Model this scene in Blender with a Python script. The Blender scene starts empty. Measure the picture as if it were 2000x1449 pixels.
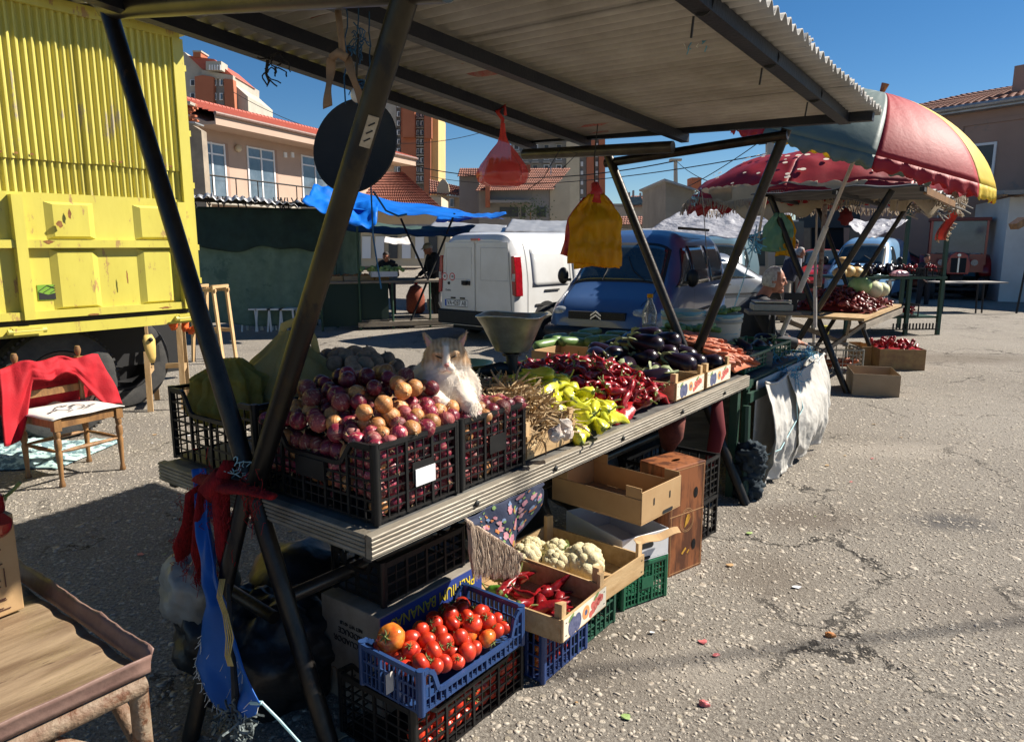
import bpy, bmesh, math, random
import numpy as np
from mathutils import Vector, Matrix, noise as NZ
random.seed(7); np.random.seed(7)
sin, cos, pi = math.sin, math.cos, math.pi
R = math.radians
C = bpy.context.scene.collection
SC = bpy.context.scene
# ---------------- camera, sky, sun, exposure
CAMH = 1.60
FPX, CX, CY = 1400.0, 1000.0, 724.5
PITCH = R(9.986)
cam_d = bpy.data.cameras.new('camera'); cam = bpy.data.objects.new('camera', cam_d); C.objects.link(cam)
cam_d.sensor_width = 36; cam_d.lens = 36*FPX/2000; cam_d.clip_start = .05; cam_d.clip_end = 2000
cam.location = (0, 0, CAMH); cam.rotation_euler = (pi/2-PITCH, 0, 0)
SC.camera = cam
SUN_EL, SUN_AZ = R(41), R(15)          # azimuth measured from +x towards +y
w = bpy.data.worlds.new('World'); SC.world = w; w.use_nodes = True
nt = w.node_tree; bgn = nt.nodes['Background']
sky = nt.nodes.new('ShaderNodeTexSky'); sky.sky_type = 'NISHITA'; sky.sun_disc = False
sky.sun_elevation = SUN_EL; sky.sun_rotation = pi/2-SUN_AZ; sky.air_density = .9; sky.dust_density = .05; sky.ozone_density = 3.2; sky.altitude = 600
hsv = nt.nodes.new('ShaderNodeHueSaturation'); hsv.inputs['Saturation'].default_value = 1.28; nt.links.new(sky.outputs[0], hsv.inputs['Color']); nt.links.new(hsv.outputs[0], bgn.inputs[0]); bgn.inputs[1].default_value = .048
sd = bpy.data.lights.new('sun', 'SUN'); sd.energy = 5.0; sd.angle = R(.55); sd.color = (1, .93, .82)
so = bpy.data.objects.new('sun', sd); C.objects.link(so)
sdir = Vector((cos(SUN_EL)*cos(SUN_AZ), cos(SUN_EL)*sin(SUN_AZ), sin(SUN_EL)))
so.rotation_euler = sdir.to_track_quat('Z', 'Y').to_euler()
SC.view_settings.view_transform = 'Standard'; SC.view_settings.look = 'None'; SC.view_settings.gamma = 1
SC.view_settings.use_curve_mapping = False; SC.view_settings.exposure = 1.05
SC.cycles.max_bounces = 6; SC.cycles.transparent_max_bounces = 12

# ---------------- places: the stall row has its own axes, u along the tables, v across them
A0 = Vector((-.3951, 1.9761, 0)); U = Vector((.59941, .80045, 0)); V = Vector((-.80045, .59941, 0)); RZ = math.atan2(U.y, U.x)
def S(u, v, z=0): return A0+U*u+V*v+Vector((0, 0, z))
def ray(px, py):
    x = (px-CX)/FPX; y = (CY-py)/FPX
    return Vector((x, cos(PITCH)+y*sin(PITCH), -sin(PITCH)+y*cos(PITCH)))
def G(px, py, z=0):
    d = ray(px, py); t = (z-CAMH)/d.z; return Vector((d.x*t, d.y*t, z))
def D(px, py, Y):
    d = ray(px, py); t = Y/d.y; return Vector((d.x*t, Y, CAMH+d.z*t))
def onplane(px, py, P0, dr):            # a vertical facade through P0 along dr: (distance along it, height)
    d = ray(px, py); n = Vector((dr.y, -dr.x, 0)); t = (P0.x*n.x+P0.y*n.y)/(d.x*n.x+d.y*n.y); q = d*t
    return (q.x-P0.x)*dr.x+(q.y-P0.y)*dr.y, CAMH+q.z
def PU(px, py, u0):                     # a point of the upright plane u = u0, in stall coordinates
    d = ray(px, py); o = Vector((0, 0, CAMH))-A0; t = (u0-o.dot(U))/d.dot(U); q = o+d*t; return Vector((u0, q.dot(V), q.z))
def rnd(a, b): return random.uniform(a, b)

# ---------------- materials
MATS = {}
def mat(name, c, c2=None, sc=6, rough=.6, metal=0, bump=0, bsc=40, stretch=(1, 1, 1), var=0, det=6, trans=0, spec=.5, lo=.35, hi=.65, c3=None, sc3=3, t3=.62, alpha=1, coat=0, sheen=0, ior=1.45, tl=0, tlc=None, bd=.01):
    m = bpy.data.materials.new(name); m.use_nodes = True; n = m.node_tree.nodes; l = m.node_tree.links
    b = n['Principled BSDF']; out = n['Material Output']
    b.inputs['Roughness'].default_value = rough; b.inputs['Metallic'].default_value = metal
    b.inputs['Specular IOR Level'].default_value = spec; b.inputs['IOR'].default_value = ior
    b.inputs['Transmission Weight'].default_value = trans; b.inputs['Alpha'].default_value = alpha
    b.inputs['Coat Weight'].default_value = coat; b.inputs['Coat Roughness'].default_value = .06
    tc = n.new('ShaderNodeTexCoord'); mp = n.new('ShaderNodeMapping'); mp.inputs['Scale'].default_value = stretch
    l.new(tc.outputs['Object'], mp.inputs['Vector']); vec = mp.outputs['Vector']
    oi = n.new('ShaderNodeObjectInfo')
    if var:                              # every copy gets its own patch of the pattern
        ad = n.new('ShaderNodeVectorMath'); ad.operation = 'ADD'; sm = n.new('ShaderNodeVectorMath'); sm.operation = 'SCALE'
        cb = n.new('ShaderNodeCombineXYZ'); 
        for k in range(3): l.new(oi.outputs['Random'], cb.inputs[k])
        l.new(cb.outputs[0], sm.inputs[0]); sm.inputs['Scale'].default_value = 37
        l.new(vec, ad.inputs[0]); l.new(sm.outputs[0], ad.inputs[1]); vec = ad.outputs[0]
    col = None
    def rgb(v):
        q = n.new('ShaderNodeRGB'); q.outputs[0].default_value = (*v, 1); return q.outputs[0]
    if c2:
        t = n.new('ShaderNodeTexNoise'); t.inputs['Scale'].default_value = sc; t.inputs['Detail'].default_value = det; t.inputs['Roughness'].default_value = .65
        l.new(vec, t.inputs['Vector'])
        mr = n.new('ShaderNodeMapRange'); mr.inputs[1].default_value = lo; mr.inputs[2].default_value = hi; l.new(t.outputs['Fac'], mr.inputs[0])
        mx = n.new('ShaderNodeMix'); mx.data_type = 'RGBA'; l.new(mr.outputs[0], mx.inputs[0])
        l.new(rgb(c), mx.inputs[6]); l.new(rgb(c2), mx.inputs[7]); col = mx.outputs[2]
    if c3:
        t = n.new('ShaderNodeTexNoise'); t.inputs['Scale'].default_value = sc3; t.inputs['Detail'].default_value = 8; t.inputs['Roughness'].default_value = .7
        l.new(vec, t.inputs['Vector'])
        mr = n.new('ShaderNodeMapRange'); mr.inputs[1].default_value = t3; mr.inputs[2].default_value = t3+.05; l.new(t.outputs['Fac'], mr.inputs[0])
        mx = n.new('ShaderNodeMix'); mx.data_type = 'RGBA'; l.new(mr.outputs[0], mx.inputs[0])
        l.new(col if col else rgb(c), mx.inputs[6]); l.new(rgb(c3), mx.inputs[7]); col = mx.outputs[2]
    if var:
        hs = n.new('ShaderNodeHueSaturation'); 
        m1 = n.new('ShaderNodeMapRange'); m1.inputs[3].default_value = 1-var; m1.inputs[4].default_value = 1+var; l.new(oi.outputs['Random'], m1.inputs[0])
        l.new(m1.outputs[0], hs.inputs['Value']); l.new(col if col else rgb(c), hs.inputs['Color']); col = hs.outputs[0]
    if col: l.new(col, b.inputs['Base Color'])
    else: b.inputs['Base Color'].default_value = (*c, 1)
    if bump:
        t = n.new('ShaderNodeTexNoise'); t.inputs['Scale'].default_value = bsc; t.inputs['Detail'].default_value = 5
        l.new(vec, t.inputs['Vector']); bp = n.new('ShaderNodeBump'); bp.inputs['Strength'].default_value = bump; bp.inputs['Distance'].default_value = bd
        l.new(t.outputs['Fac'], bp.inputs['Height']); l.new(bp.outputs[0], b.inputs['Normal'])
    if tl:                               # cloth or film that lets light through
        tr = n.new('ShaderNodeBsdfTranslucent'); ms = n.new('ShaderNodeMixShader'); ms.inputs[0].default_value = tl
        if tlc: tr.inputs[0].default_value = (*tlc, 1)
        elif col: l.new(col, tr.inputs[0])
        else: tr.inputs[0].default_value = (*c, 1)
        l.new(b.outputs[0], ms.inputs[1]); l.new(tr.outputs[0], ms.inputs[2]); l.new(ms.outputs[0], out.inputs[0])
    if sheen: b.inputs['Sheen Weight'].default_value = sheen
    MATS[name] = m; return m

# ---------------- mesh builder
class MB:
    def __init__(s): s.v = []; s.f = []; s.m = []; s.mi = 0
    def add(s, vs, fs, mi=None):
        o = len(s.v); s.v += [tuple(p) for p in vs]; s.f += [tuple(i+o for i in f) for f in fs]; s.m += [s.mi if mi is None else mi]*len(fs); return s
    def box(s, x0, x1, y0, y1, z0, z1, mi=None):
        return s.add([(x, y, z) for z in (z0, z1) for y in (y0, y1) for x in (x0, x1)],
                     [(0, 2, 3, 1), (4, 5, 7, 6), (0, 1, 5, 4), (2, 6, 7, 3), (0, 4, 6, 2), (1, 3, 7, 5)], mi)
    def bar(s, p0, p1, w, t, up=(0, 0, 1), mi=None):   # w across, t along up
        p0 = Vector(p0); p1 = Vector(p1); d = (p1-p0).normalized(); up = Vector(up)
        x = d.cross(up)
        if x.length < 1e-4: x = d.cross(Vector((1, 0, 0)))
        x.normalize(); y = x.cross(d).normalized()
        vs = [p+x*a*w/2+y*b*t/2 for p in (p0, p1) for a, b in ((-1, -1), (1, -1), (1, 1), (-1, 1))]
        return s.add(vs, [(0, 1, 2, 3), (7, 6, 5, 4), (0, 4, 5, 1), (1, 5, 6, 2), (2, 6, 7, 3), (3, 7, 4, 0)], mi)
    def tube(s, pts, rad, n=10, mi=None, cap=True, flat=1, twist=0):
        pts = [Vector(p) for p in pts]; k = len(pts)
        if not hasattr(rad, '__len__'): rad = [rad]*k
        vs = []; fs = []; prev = None
        for i, p in enumerate(pts):
            d = (pts[min(i+1, k-1)]-pts[max(i-1, 0)])
            if d.length < 1e-9: d = Vector((0, 0, 1))
            d.normalize()
            if prev is None:
                a = d.orthogonal().normalized() if abs(d.z) < .9 else d.cross(Vector((0, 1, 0))).normalized()
                if abs(d.z) < .9: a = d.cross(Vector((0, 0, 1))).normalized()
            else:
                a = (prev-d*prev.dot(d))
                a = a.normalized() if a.length > 1e-6 else d.orthogonal().normalized()
            prev = a; b = d.cross(a)
            for j in range(n):
                t = 2*pi*j/n+twist; vs.append(p+a*cos(t)*rad[i]+b*sin(t)*rad[i]*flat)
        for i in range(k-1):
            for j in range(n):
                a_ = i*n+j; b_ = i*n+(j+1) % n; fs.append((a_, b_, b_+n, a_+n))
        if cap: fs.append(tuple(range(n-1, -1, -1))); fs.append(tuple((k-1)*n+j for j in range(n)))
        return s.add(vs, fs, mi)
    def lathe(s, prof, n=24, mi=None, M=None, cap=True):         # prof: (radius, z)
        vs = []; fs = []; k = len(prof)
        for r, z in prof:
            for j in range(n): vs.append(Vector((r*cos(2*pi*j/n), r*sin(2*pi*j/n), z)))
        if M is not None: vs = [M @ v for v in vs]
        for i in range(k-1):
            for j in range(n):
                a = i*n+j; b = i*n+(j+1) % n; fs.append((a, b, b+n, a+n))
        if cap and prof[0][0] > 1e-5: fs.append(tuple(range(n-1, -1, -1)))
        if cap and prof[-1][0] > 1e-5: fs.append(tuple((k-1)*n+j for j in range(n)))
        return s.add(vs, fs, mi)
    def prism(s, poly, d, mi=None):                     # poly: 3d points, extruded by d
        k = len(poly); poly = [Vector(p) for p in poly]; d = Vector(d)
        return s.add(poly+[p+d for p in poly], [tuple(range(k-1, -1, -1)), tuple(range(k, 2*k))]+[(i, (i+1) % k, k+(i+1) % k, k+i) for i in range(k)], mi)
    def grid(s, fn, nu, nv, mi=None, closeu=False):
        vs = [fn(i/nu, j/nv) for j in range(nv+1) for i in range(nu+1)]
        fs = [(j*(nu+1)+i, j*(nu+1)+i+1, (j+1)*(nu+1)+i+1, (j+1)*(nu+1)+i) for j in range(nv) for i in range(nu)]
        return s.add(vs, fs, mi)
    def ball(s, c, r, n=12, k=8, sx=1, sy=1, sz=1, fn=None, mi=None):
        vs = []; fs = []
        for i in range(k+1):
            t = pi*i/k
            for j in range(n):
                q = 2*pi*j/n; d = Vector((sin(t)*cos(q), sin(t)*sin(q), cos(t))); f = fn(d) if fn else 1
                vs.append(Vector((c[0]+d.x*r*sx*f, c[1]+d.y*r*sy*f, c[2]+d.z*r*sz*f)))
        for i in range(k):
            for j in range(n): a = i*n+j; b = i*n+(j+1) % n; fs.append((a, a+n, b+n, b))
        return s.add(vs, fs, mi)
    def mesh(s, name, ms, smooth=False, fix=True):
        me = bpy.data.meshes.new(name); me.from_pydata([tuple(v) for v in s.v], [], s.f)
        for m in (ms if isinstance(ms, (list, tuple)) else [ms]): me.materials.append(m)
        me.polygons.foreach_set('material_index', s.m)
        if fix and len(s.f) < 20000:
            bm = bmesh.new(); bm.from_mesh(me); bmesh.ops.remove_doubles(bm, verts=bm.verts, dist=1e-6); bmesh.ops.recalc_face_normals(bm, faces=bm.faces); bm.to_mesh(me); bm.free()
        if smooth:
            me.shade_smooth()
            if smooth != 1: me.set_sharp_from_angle(angle=R(smooth))
        me.update(); return me
    def build(s, name, ms, parent=None, smooth=False, **k):
        return link(name, s.mesh(name, ms, smooth), parent, **k)
def link(name, me, parent=None, loc=None, rot=None, label=None, cat=None, group=None, kind=None, scale=None):
    o = bpy.data.objects.new(name, me); C.objects.link(o)
    if parent is not None: o.parent = parent
    if loc is not None: o.location = loc
    if rot is not None: o.rotation_euler = rot if hasattr(rot, '__len__') else (0, 0, rot)
    if scale is not None: o.scale = scale if hasattr(scale, '__len__') else (scale,)*3
    if label: o['label'] = label
    if cat: o['category'] = cat
    if group: o['group'] = group
    if kind: o['kind'] = kind
    return o
def thing(name, label, cat, loc=(0, 0, 0), rot=0, group=None): return link(name, None, None, loc, rot, label, cat, group)
def dup(root, loc, rot=0, label=None, group=None, scale=None):
    def cp(o, par):
        c = o.copy(); C.objects.link(c)
        if par is not None: c.parent = par
        for ch in CH.get(o.name, []): cp(ch, c)
        return c
    if root.name not in CH:
        for o in [root]+list(root.children_recursive): CH[o.name] = list(o.children)
    c = cp(root, None); c.location = loc; c.rotation_euler = rot if hasattr(rot, '__len__') else (0, 0, rot)
    if label: c['label'] = label
    if group: c['group'] = group
    if scale: c.scale = (scale,)*3 if not hasattr(scale, '__len__') else scale
    return c
CH = {}
def solid(o, t, off=0):
    m = o.modifiers.new('solid', 'SOLIDIFY'); m.thickness = t; m.offset = off; return o
def subd(o, k=1):
    m = o.modifiers.new('sub', 'SUBSURF'); m.levels = k; m.render_levels = k; return o
def bev(o, wd=.004, seg=2):
    m = o.modifiers.new('bevel', 'BEVEL'); m.width = wd; m.segments = seg; m.limit_method = 'ANGLE'; return o
def fbm(p, s=1, o=4): return NZ.fractal(Vector(p)*s, 1.0, 2.0, o)
# ---------------- palette
steel = mat('dark_steel_pipe', (.016, .017, .02), (.05, .042, .034), 9, rough=.38, metal=.75, bump=.15, bsc=60, c3=(.11, .06, .035), sc3=7, t3=.66, stretch=(1, 1, .5))
bluesteel = mat('painted_blue_steel', (.007, .010, .018), (.016, .018, .024), 8, rough=.5, metal=.2, bump=.2, bsc=60)
alu = mat('weathered_aluminium', (.30, .27, .22), (.17, .145, .11), 7, rough=.55, metal=.35, bump=.2, bsc=90, stretch=(.25, 1, 3))
wornwood = mat('grey_worn_board', (.26, .22, .17), (.12, .1, .08), 8, rough=.8, bump=.4, bsc=60, stretch=(.3, 3, 3))
tabtop = mat('table_sheet', (.16, .16, .15), (.09, .085, .08), 8, rough=.5, metal=.2)
roofm = mat('corrugated_sheet_underside', (.38, .365, .34), (.25, .235, .21), 2.5, rough=.75, metal=.05, bump=.15, bsc=30, c3=(.2, .14, .09), sc3=1.7, t3=.66)
redpaint = mat('red_paint_smear', (.36, .07, .06), (.3, .2, .17), 30, rough=.8)
yel = mat('yellow_truck_paint', (.58, .51, .09), (.50, .43, .07), 3, rough=.42, bump=.06, bsc=30, stretch=(1, 1, .35), c3=(.36, .22, .08), sc3=12, t3=.595, coat=.2)
yelc = mat('yellow_sheet_paint', (.60, .53, .11), (.52, .45, .09), 2.5, rough=.5, bump=.06, bsc=30, c3=(.36, .30, .2), sc3=6, t3=.61, stretch=(1, 1, .35))
rust = mat('rust', (.16, .06, .02), (.3, .14, .04), 20, rough=.9)
rubber = mat('tyre_rubber', (.028, .028, .029), (.05, .048, .045), 12, rough=.8, bump=.3, bsc=80)
black = mat('black_plastic', (.006, .006, .0065), (.012, .012, .012), 15, rough=.45, spec=.35)
dark = mat('dark_shadow_metal', (.012, .012, .013), rough=.7)
bluepl = mat('blue_plastic', (.015, .042, .13), (.022, .056, .16), 12, rough=.4)
greenpl = mat('green_plastic', (.012, .10, .05), (.02, .13, .065), 12, rough=.42)
dgreenpl = mat('dark_green_plastic', (.012, .055, .035), (.02, .08, .05), 12, rough=.45)
greypl = mat('grey_plastic', (.30, .29, .24), (.22, .21, .18), 12, rough=.5)
pine = mat('pine_board', (.48, .33, .17), (.34, .21, .09), 7, rough=.7, bump=.2, bsc=70, stretch=(.6, 4, 4), var=.12)
pinev = mat('pine_post', (.56, .38, .2), (.40, .25, .11), 7, rough=.7, bump=.2, bsc=70, stretch=(4, 4, .6), var=.12)
card = mat('brown_cardboard', (.42, .27, .13), (.36, .22, .10), 5, rough=.85, bump=.05, bsc=120)
card2 = mat('grey_brown_cardboard', (.36, .27, .18), (.30, .22, .14), 5, rough=.85)
whitec = mat('white_cardboard', (.72, .72, .74), (.62, .62, .63), 5, rough=.8)
printbr = mat('brown_wood_print', (.25, .085, .03), (.085, .028, .012), 14, rough=.45, stretch=(1, 1, .22), det=4, lo=.44, hi=.58)
redon = mat('red_onion_skin', (.25, .020, .042), (.085, .008, .022), 20, rough=.34, bump=.3, bsc=12, stretch=(9, 9, .7), var=.5, c3=(.38, .17, .12), sc3=10, t3=.55)
brownon = mat('golden_onion_skin', (.50, .23, .075), (.30, .115, .035), 20, rough=.45, bump=.3, bsc=12, stretch=(9, 9, .7), var=.35, c3=(.58, .42, .24), sc3=10, t3=.58)
pinkon = mat('dry_pinkish_onion_skin', (.27, .06, .05), (.15, .022, .032), 20, rough=.55, bump=.35, bsc=12, stretch=(9, 9, .7), var=.35, c3=(.42, .27, .19), sc3=11, t3=.56)
duskyon = mat('dusky_potato_skin', (.30, .20, .13), (.17, .11, .07), 40, rough=.8, bump=.15, bsc=30, var=.25)
root = mat('dry_root_tuft', (.38, .27, .14), (.22, .15, .08), 20, rough=.9)
tomato = mat('tomato_skin', (.44, .018, .010), (.54, .05, .014), 35, rough=.33, var=.2, c3=(.62, .17, .04), sc3=22, t3=.66, coat=.05, bump=.12, bsc=60)
tomy = mat('yellow_streaked_tomato', (.52, .04, .012), (.70, .24, .03), 34, rough=.22, coat=.3)
calyx = mat('green_calyx', (.09, .14, .03), (.16, .16, .05), 20, rough=.7)
calyxp = mat('eggplant_calyx', (.16, .22, .08), (.30, .30, .17), 25, rough=.7, bump=.2)
redpep = mat('red_pepper_skin', (.34, .008, .012), (.15, .006, .010), 40, rough=.33, bump=.5, bsc=30, var=.4, coat=.08)
yelpep = mat('yellow_pepper_skin', (.68, .60, .04), (.42, .47, .03), 30, rough=.32, bump=.4, bsc=24, var=.2, coat=.1)
grpep = mat('green_pepper_skin', (.05, .16, .015), (.1, .22, .03), 8, rough=.25, bump=.2, bsc=18)
pstem = mat('pepper_stem', (.12, .17, .03), (.2, .2, .06), 20, rough=.7)
egg = mat('eggplant_skin', (.008, .004, .009), (.016, .007, .016), 4, rough=.28, spec=.35, coat=.05, bump=.05, bsc=12)
zuc = mat('zucchini_skin', (.075, .15, .03), (.15, .24, .07), 50, rough=.38, stretch=(1, 6, 6), var=.15, bump=.1)
carrot = mat('carrot_skin', (.52, .15, .06), (.34, .085, .04), 60, rough=.6, bump=.3, bsc=40, var=.25)
garl = mat('garlic_skin', (.66, .60, .52), (.48, .36, .3), 7, rough=.6, stretch=(6, 6, 1), bump=.2, var=.15)
husk = mat('dry_husk_leaves', (.52, .39, .22), (.28, .18, .09), 14, rough=.85, bump=.4, bsc=60, var=.3)
cauli = mat('cauliflower_curd', (.58, .52, .33), (.46, .38, .2), 20, rough=.8, bump=.9, bsc=140, var=.05, bd=.004)
leafg = mat('cabbage_leaf', (.36, .45, .18), (.22, .34, .10), 10, rough=.6, bump=.3)
pumpkin = mat('pumpkin_skin', (.55, .30, .10), (.40, .36, .16), 8, rough=.5)
cream = mat('cream_plastic_bag', (.66, .58, .29), (.52, .44, .19), 6, rough=.3, tl=.6, bump=1, bsc=14, bd=.03, alpha=.68)
bagred = mat('red_film_bag', (.62, .05, .05), (.70, .12, .10), 8, rough=.3, tl=.5, bump=.4, bsc=16)
bagyel = mat('yellow_film_bag', (.75, .42, .012), (.82, .52, .02), 6, rough=.25, tl=.65, bump=1, bsc=13, bd=.03, stretch=(1.6, 1, .7))
bagwhite = mat('clear_white_film', (.5, .5, .5), (.3, .3, .3), 5, rough=.25, bump=.8, bsc=12, tl=.3)
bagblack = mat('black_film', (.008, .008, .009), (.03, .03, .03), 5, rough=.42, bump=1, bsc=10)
bowlm = mat('scratched_tin', (.50, .47, .37), (.26, .25, .19), 9, rough=.36, metal=.6, bump=.15, bsc=25)
brass = mat('brass_dish', (.62, .50, .16), (.45, .34, .1), 9, rough=.32, metal=.8)
castiron = mat('cast_iron', (.02, .022, .022), (.04, .04, .04), 20, rough=.45, metal=.5)
redcl = mat('red_quilted_cloth', (.42, .003, .012), (.33, .003, .010), 8, rough=.8, bump=.25, bsc=120)
redmesh = mat('red_net_scarf', (.42, .012, .015), (.2, .006, .01), 60, rough=.9, bump=1, bsc=160, stretch=(1, 1, .3), tl=.25)
bluecl = mat('blue_tarpaulin', (.012, .11, .42), (.02, .14, .52), 4, rough=.5, bump=.3, bsc=18, tl=.25)
bluetarp = mat('bright_blue_tarpaulin', (.006, .15, .62), (.01, .20, .74), 3, rough=.35, bump=.3, bsc=9, tl=.3)
whitecl = mat('white_cloth', (.66, .62, .57), (.55, .5, .46), 6, rough=.85, bump=.2, bsc=80)
sackm = mat('grey_white_woven_sack', (.60, .58, .54), (.46, .44, .40), 5, rough=.7, bump=.35, bsc=40, tl=.15, c3=(.3, .26, .2), sc3=3, t3=.66)
teal = mat('pale_teal_print_cloth', (.36, .50, .48), (.10, .17, .19), 14, rough=.85, lo=.48, hi=.52, bump=.2, bsc=20, c3=(.62, .62, .58), sc3=8, t3=.6)
shawl = mat('navy_shawl', (.012, .018, .045), rough=.85, c2=(.02, .028, .06), sc=8, bump=.15, bsc=90)
flpink = mat('pink_flower_print', (.36, .11, .16), (.42, .25, .26), 60, rough=.85)
flyel = mat('yellow_flower_print', (.42, .22, .04), (.34, .08, .04), 60, rough=.85)
flblu = mat('blue_flower_print', (.10, .16, .28), (.2, .24, .34), 60, rough=.85)
fllf = mat('leaf_print', (.12, .2, .06), (.2, .3, .1), 60, rough=.85)
fringe = mat('beige_fringe', (.50, .40, .31), (.40, .31, .24), 60, rough=.9)
netg = mat('green_shade_net', (.26, .37, .30), (.19, .29, .23), 5, rough=.85, bump=.25, bsc=9, tl=.5, c3=(.14, .24, .2), sc3=2, t3=.58)
oldwood = mat('oiled_old_wood', (.30, .155, .055), (.15, .075, .03), 9, rough=.5, bump=.2, bsc=60, stretch=(3, 3, .6), coat=.15)
rustsheet = mat('brown_worn_table_sheet', (.34, .245, .15), (.17, .11, .065), 3.2, rough=.42, metal=.15, bump=.5, bsc=14, stretch=(.7, 4, 1), lo=.38, hi=.62, det=9, c3=(.10, .06, .04), sc3=7, t3=.60)
rustpipe = mat('pale_rusty_pipe', (.25, .19, .13), (.15, .085, .05), 22, rough=.65, bump=.6, bsc=70, c3=(.11, .045, .02), sc3=14, t3=.54)
trimm = mat('purple_brown_trim', (.15, .085, .07), (.24, .15, .12), 10, rough=.5, bump=.2)
white = mat('white_car_paint', (.60, .60, .59), (.53, .52, .50), 2, rough=.3, coat=.4)
citblue = mat('blue_car_paint', (.035, .075, .18), (.05, .09, .19), 2, rough=.32, coat=.5)
ltblue = mat('light_blue_car_paint', (.16, .32, .52), (.19, .35, .55), 2, rough=.28, coat=.6)
redcar = mat('red_car_paint', (.42, .018, .022), (.36, .02, .02), 2, rough=.3, coat=.5)
silver = mat('silver_car_paint', (.15, .16, .18), (.19, .20, .22), 2, rough=.34, metal=.4, coat=.4)
greycar = mat('grey_blue_car_paint', (.10, .17, .21), (.13, .2, .24), 2, rough=.3, coat=.4)
glass = mat('car_glass', (.015, .022, .026), (.03, .042, .045), 2, rough=.08, spec=.7, coat=.3)
lampg = mat('headlamp_glass', (.42, .43, .42), (.18, .19, .2), 22, rough=.12, coat=.5)
redlamp = mat('red_lamp_glass', (.35, .006, .012), (.2, .004, .008), 20, rough=.15, coat=.5)
chrome = mat('chrome_trim', (.62, .63, .65), rough=.25, metal=.7)
pinkw = mat('salmon_render', (.46, .325, .25), (.42, .30, .23), 1.2, rough=.9, bump=.1)
pinkw2 = mat('old_pink_render', (.36, .24, .19), (.31, .205, .16), .6, rough=.92, bump=.1, c3=(.25, .2, .17), sc3=.5, t3=.6)
tiler = mat('red_roof_tile', (.42, .10, .06), (.34, .07, .045), 1.2, rough=.7)
tileb = mat('brown_roof_tile', (.25, .10, .065), (.15, .065, .045), 1.6, rough=.85)
brick = mat('orange_tower_brick', (.40, .135, .07), (.34, .11, .055), .25, rough=.9)
conc = mat('pale_concrete', (.44, .40, .33), (.35, .32, .27), .3, rough=.9)
concy = mat('yellow_concrete', (.56, .40, .17), (.5, .35, .15), .3, rough=.9)
concg = mat('grey_concrete', (.30, .28, .26), (.23, .22, .20), .3, rough=.9)
creamw = mat('cream_render', (.56, .47, .33), (.48, .4, .28), .5, rough=.9)
winw = mat('white_window_frame', (.72, .72, .72), rough=.5)
wing = mat('window_pane', (.06, .09, .12), (.14, .18, .22), .8, rough=.1, spec=.8)
wind = mat('dark_window', (.03, .03, .035), (.06, .06, .06), 2, rough=.3)
whitew = mat('whitewashed_wall', (.62, .61, .58), (.52, .5, .47), .8, rough=.9, bump=.2, c3=(.3, .26, .22), sc3=1.2, t3=.68)
skin = mat('tanned_skin', (.36, .15, .09), (.28, .11, .065), 14, rough=.55)
hairw = mat('grey_white_hair', (.46, .45, .43), (.25, .24, .23), 40, rough=.8)
hairb = mat('dark_hair', (.03, .022, .018), rough=.8)
jackb = mat('black_jacket', (.010, .011, .016), (.018, .02, .028), 10, rough=.8)
shirtn = mat('dark_navy_shirt', (.02, .025, .05), (.03, .035, .06), 10, rough=.85)
trous = mat('grey_beige_trousers', (.30, .26, .21), rough=.85)
shirtg = mat('grey_check_shirt', (.26, .27, .30), (.16, .17, .2), 60, rough=.85)
umbg = mat('grey_green_umbrella_cloth', (.12, .175, .165), (.15, .205, .19), 4, rough=.55, bump=.2, bsc=14, tl=.25)
umbr = mat('red_umbrella_cloth', (.46, .022, .032), (.40, .018, .028), 4, rough=.6, bump=.2, bsc=30, tl=.3)
umby = mat('yellow_umbrella_cloth', (.78, .60, .06), (.72, .52, .05), 4, rough=.6, bump=.2, bsc=14, tl=.35)
umbdot = mat('dark_red_umbrella_cloth', (.38, .016, .022), (.28, .010, .016), 3, rough=.5, bump=.35, bsc=9, tl=.3)
dotm = mat('cream_dot_print', (.62, .52, .42), rough=.7)
creamcl = mat('cream_lining_cloth', (.50, .42, .31), (.42, .34, .25), 4, rough=.85, tl=.3)
polem = mat('grey_white_pole', (.46, .44, .41), (.36, .33, .30), 12, rough=.6)
greenst = mat('green_painted_steel', (.012, .055, .035), (.03, .06, .04), 12, rough=.5, metal=.2)
ropeb = mat('blue_twine', (.05, .24, .42), (.10, .36, .52), 40, rough=.7)
ropet = mat('pale_turquoise_twine', (.30, .52, .56), (.42, .6, .62), 40, rough=.7)
ropey = mat('yellow_cord', (.60, .44, .16), (.5, .34, .1), 40, rough=.8)
ropew = mat('white_twine', (.6, .6, .58), rough=.8)
tarpw = mat('white_silver_tarpaulin', (.52, .52, .55), (.40, .40, .44), 3, rough=.4, bump=1, bsc=4, bd=.1, tl=.3)
tin = mat('zinc_roof_sheet', (.42, .42, .42), (.3, .3, .3), 3, rough=.45, metal=.5, bump=.2)
fur_w = None
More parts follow.
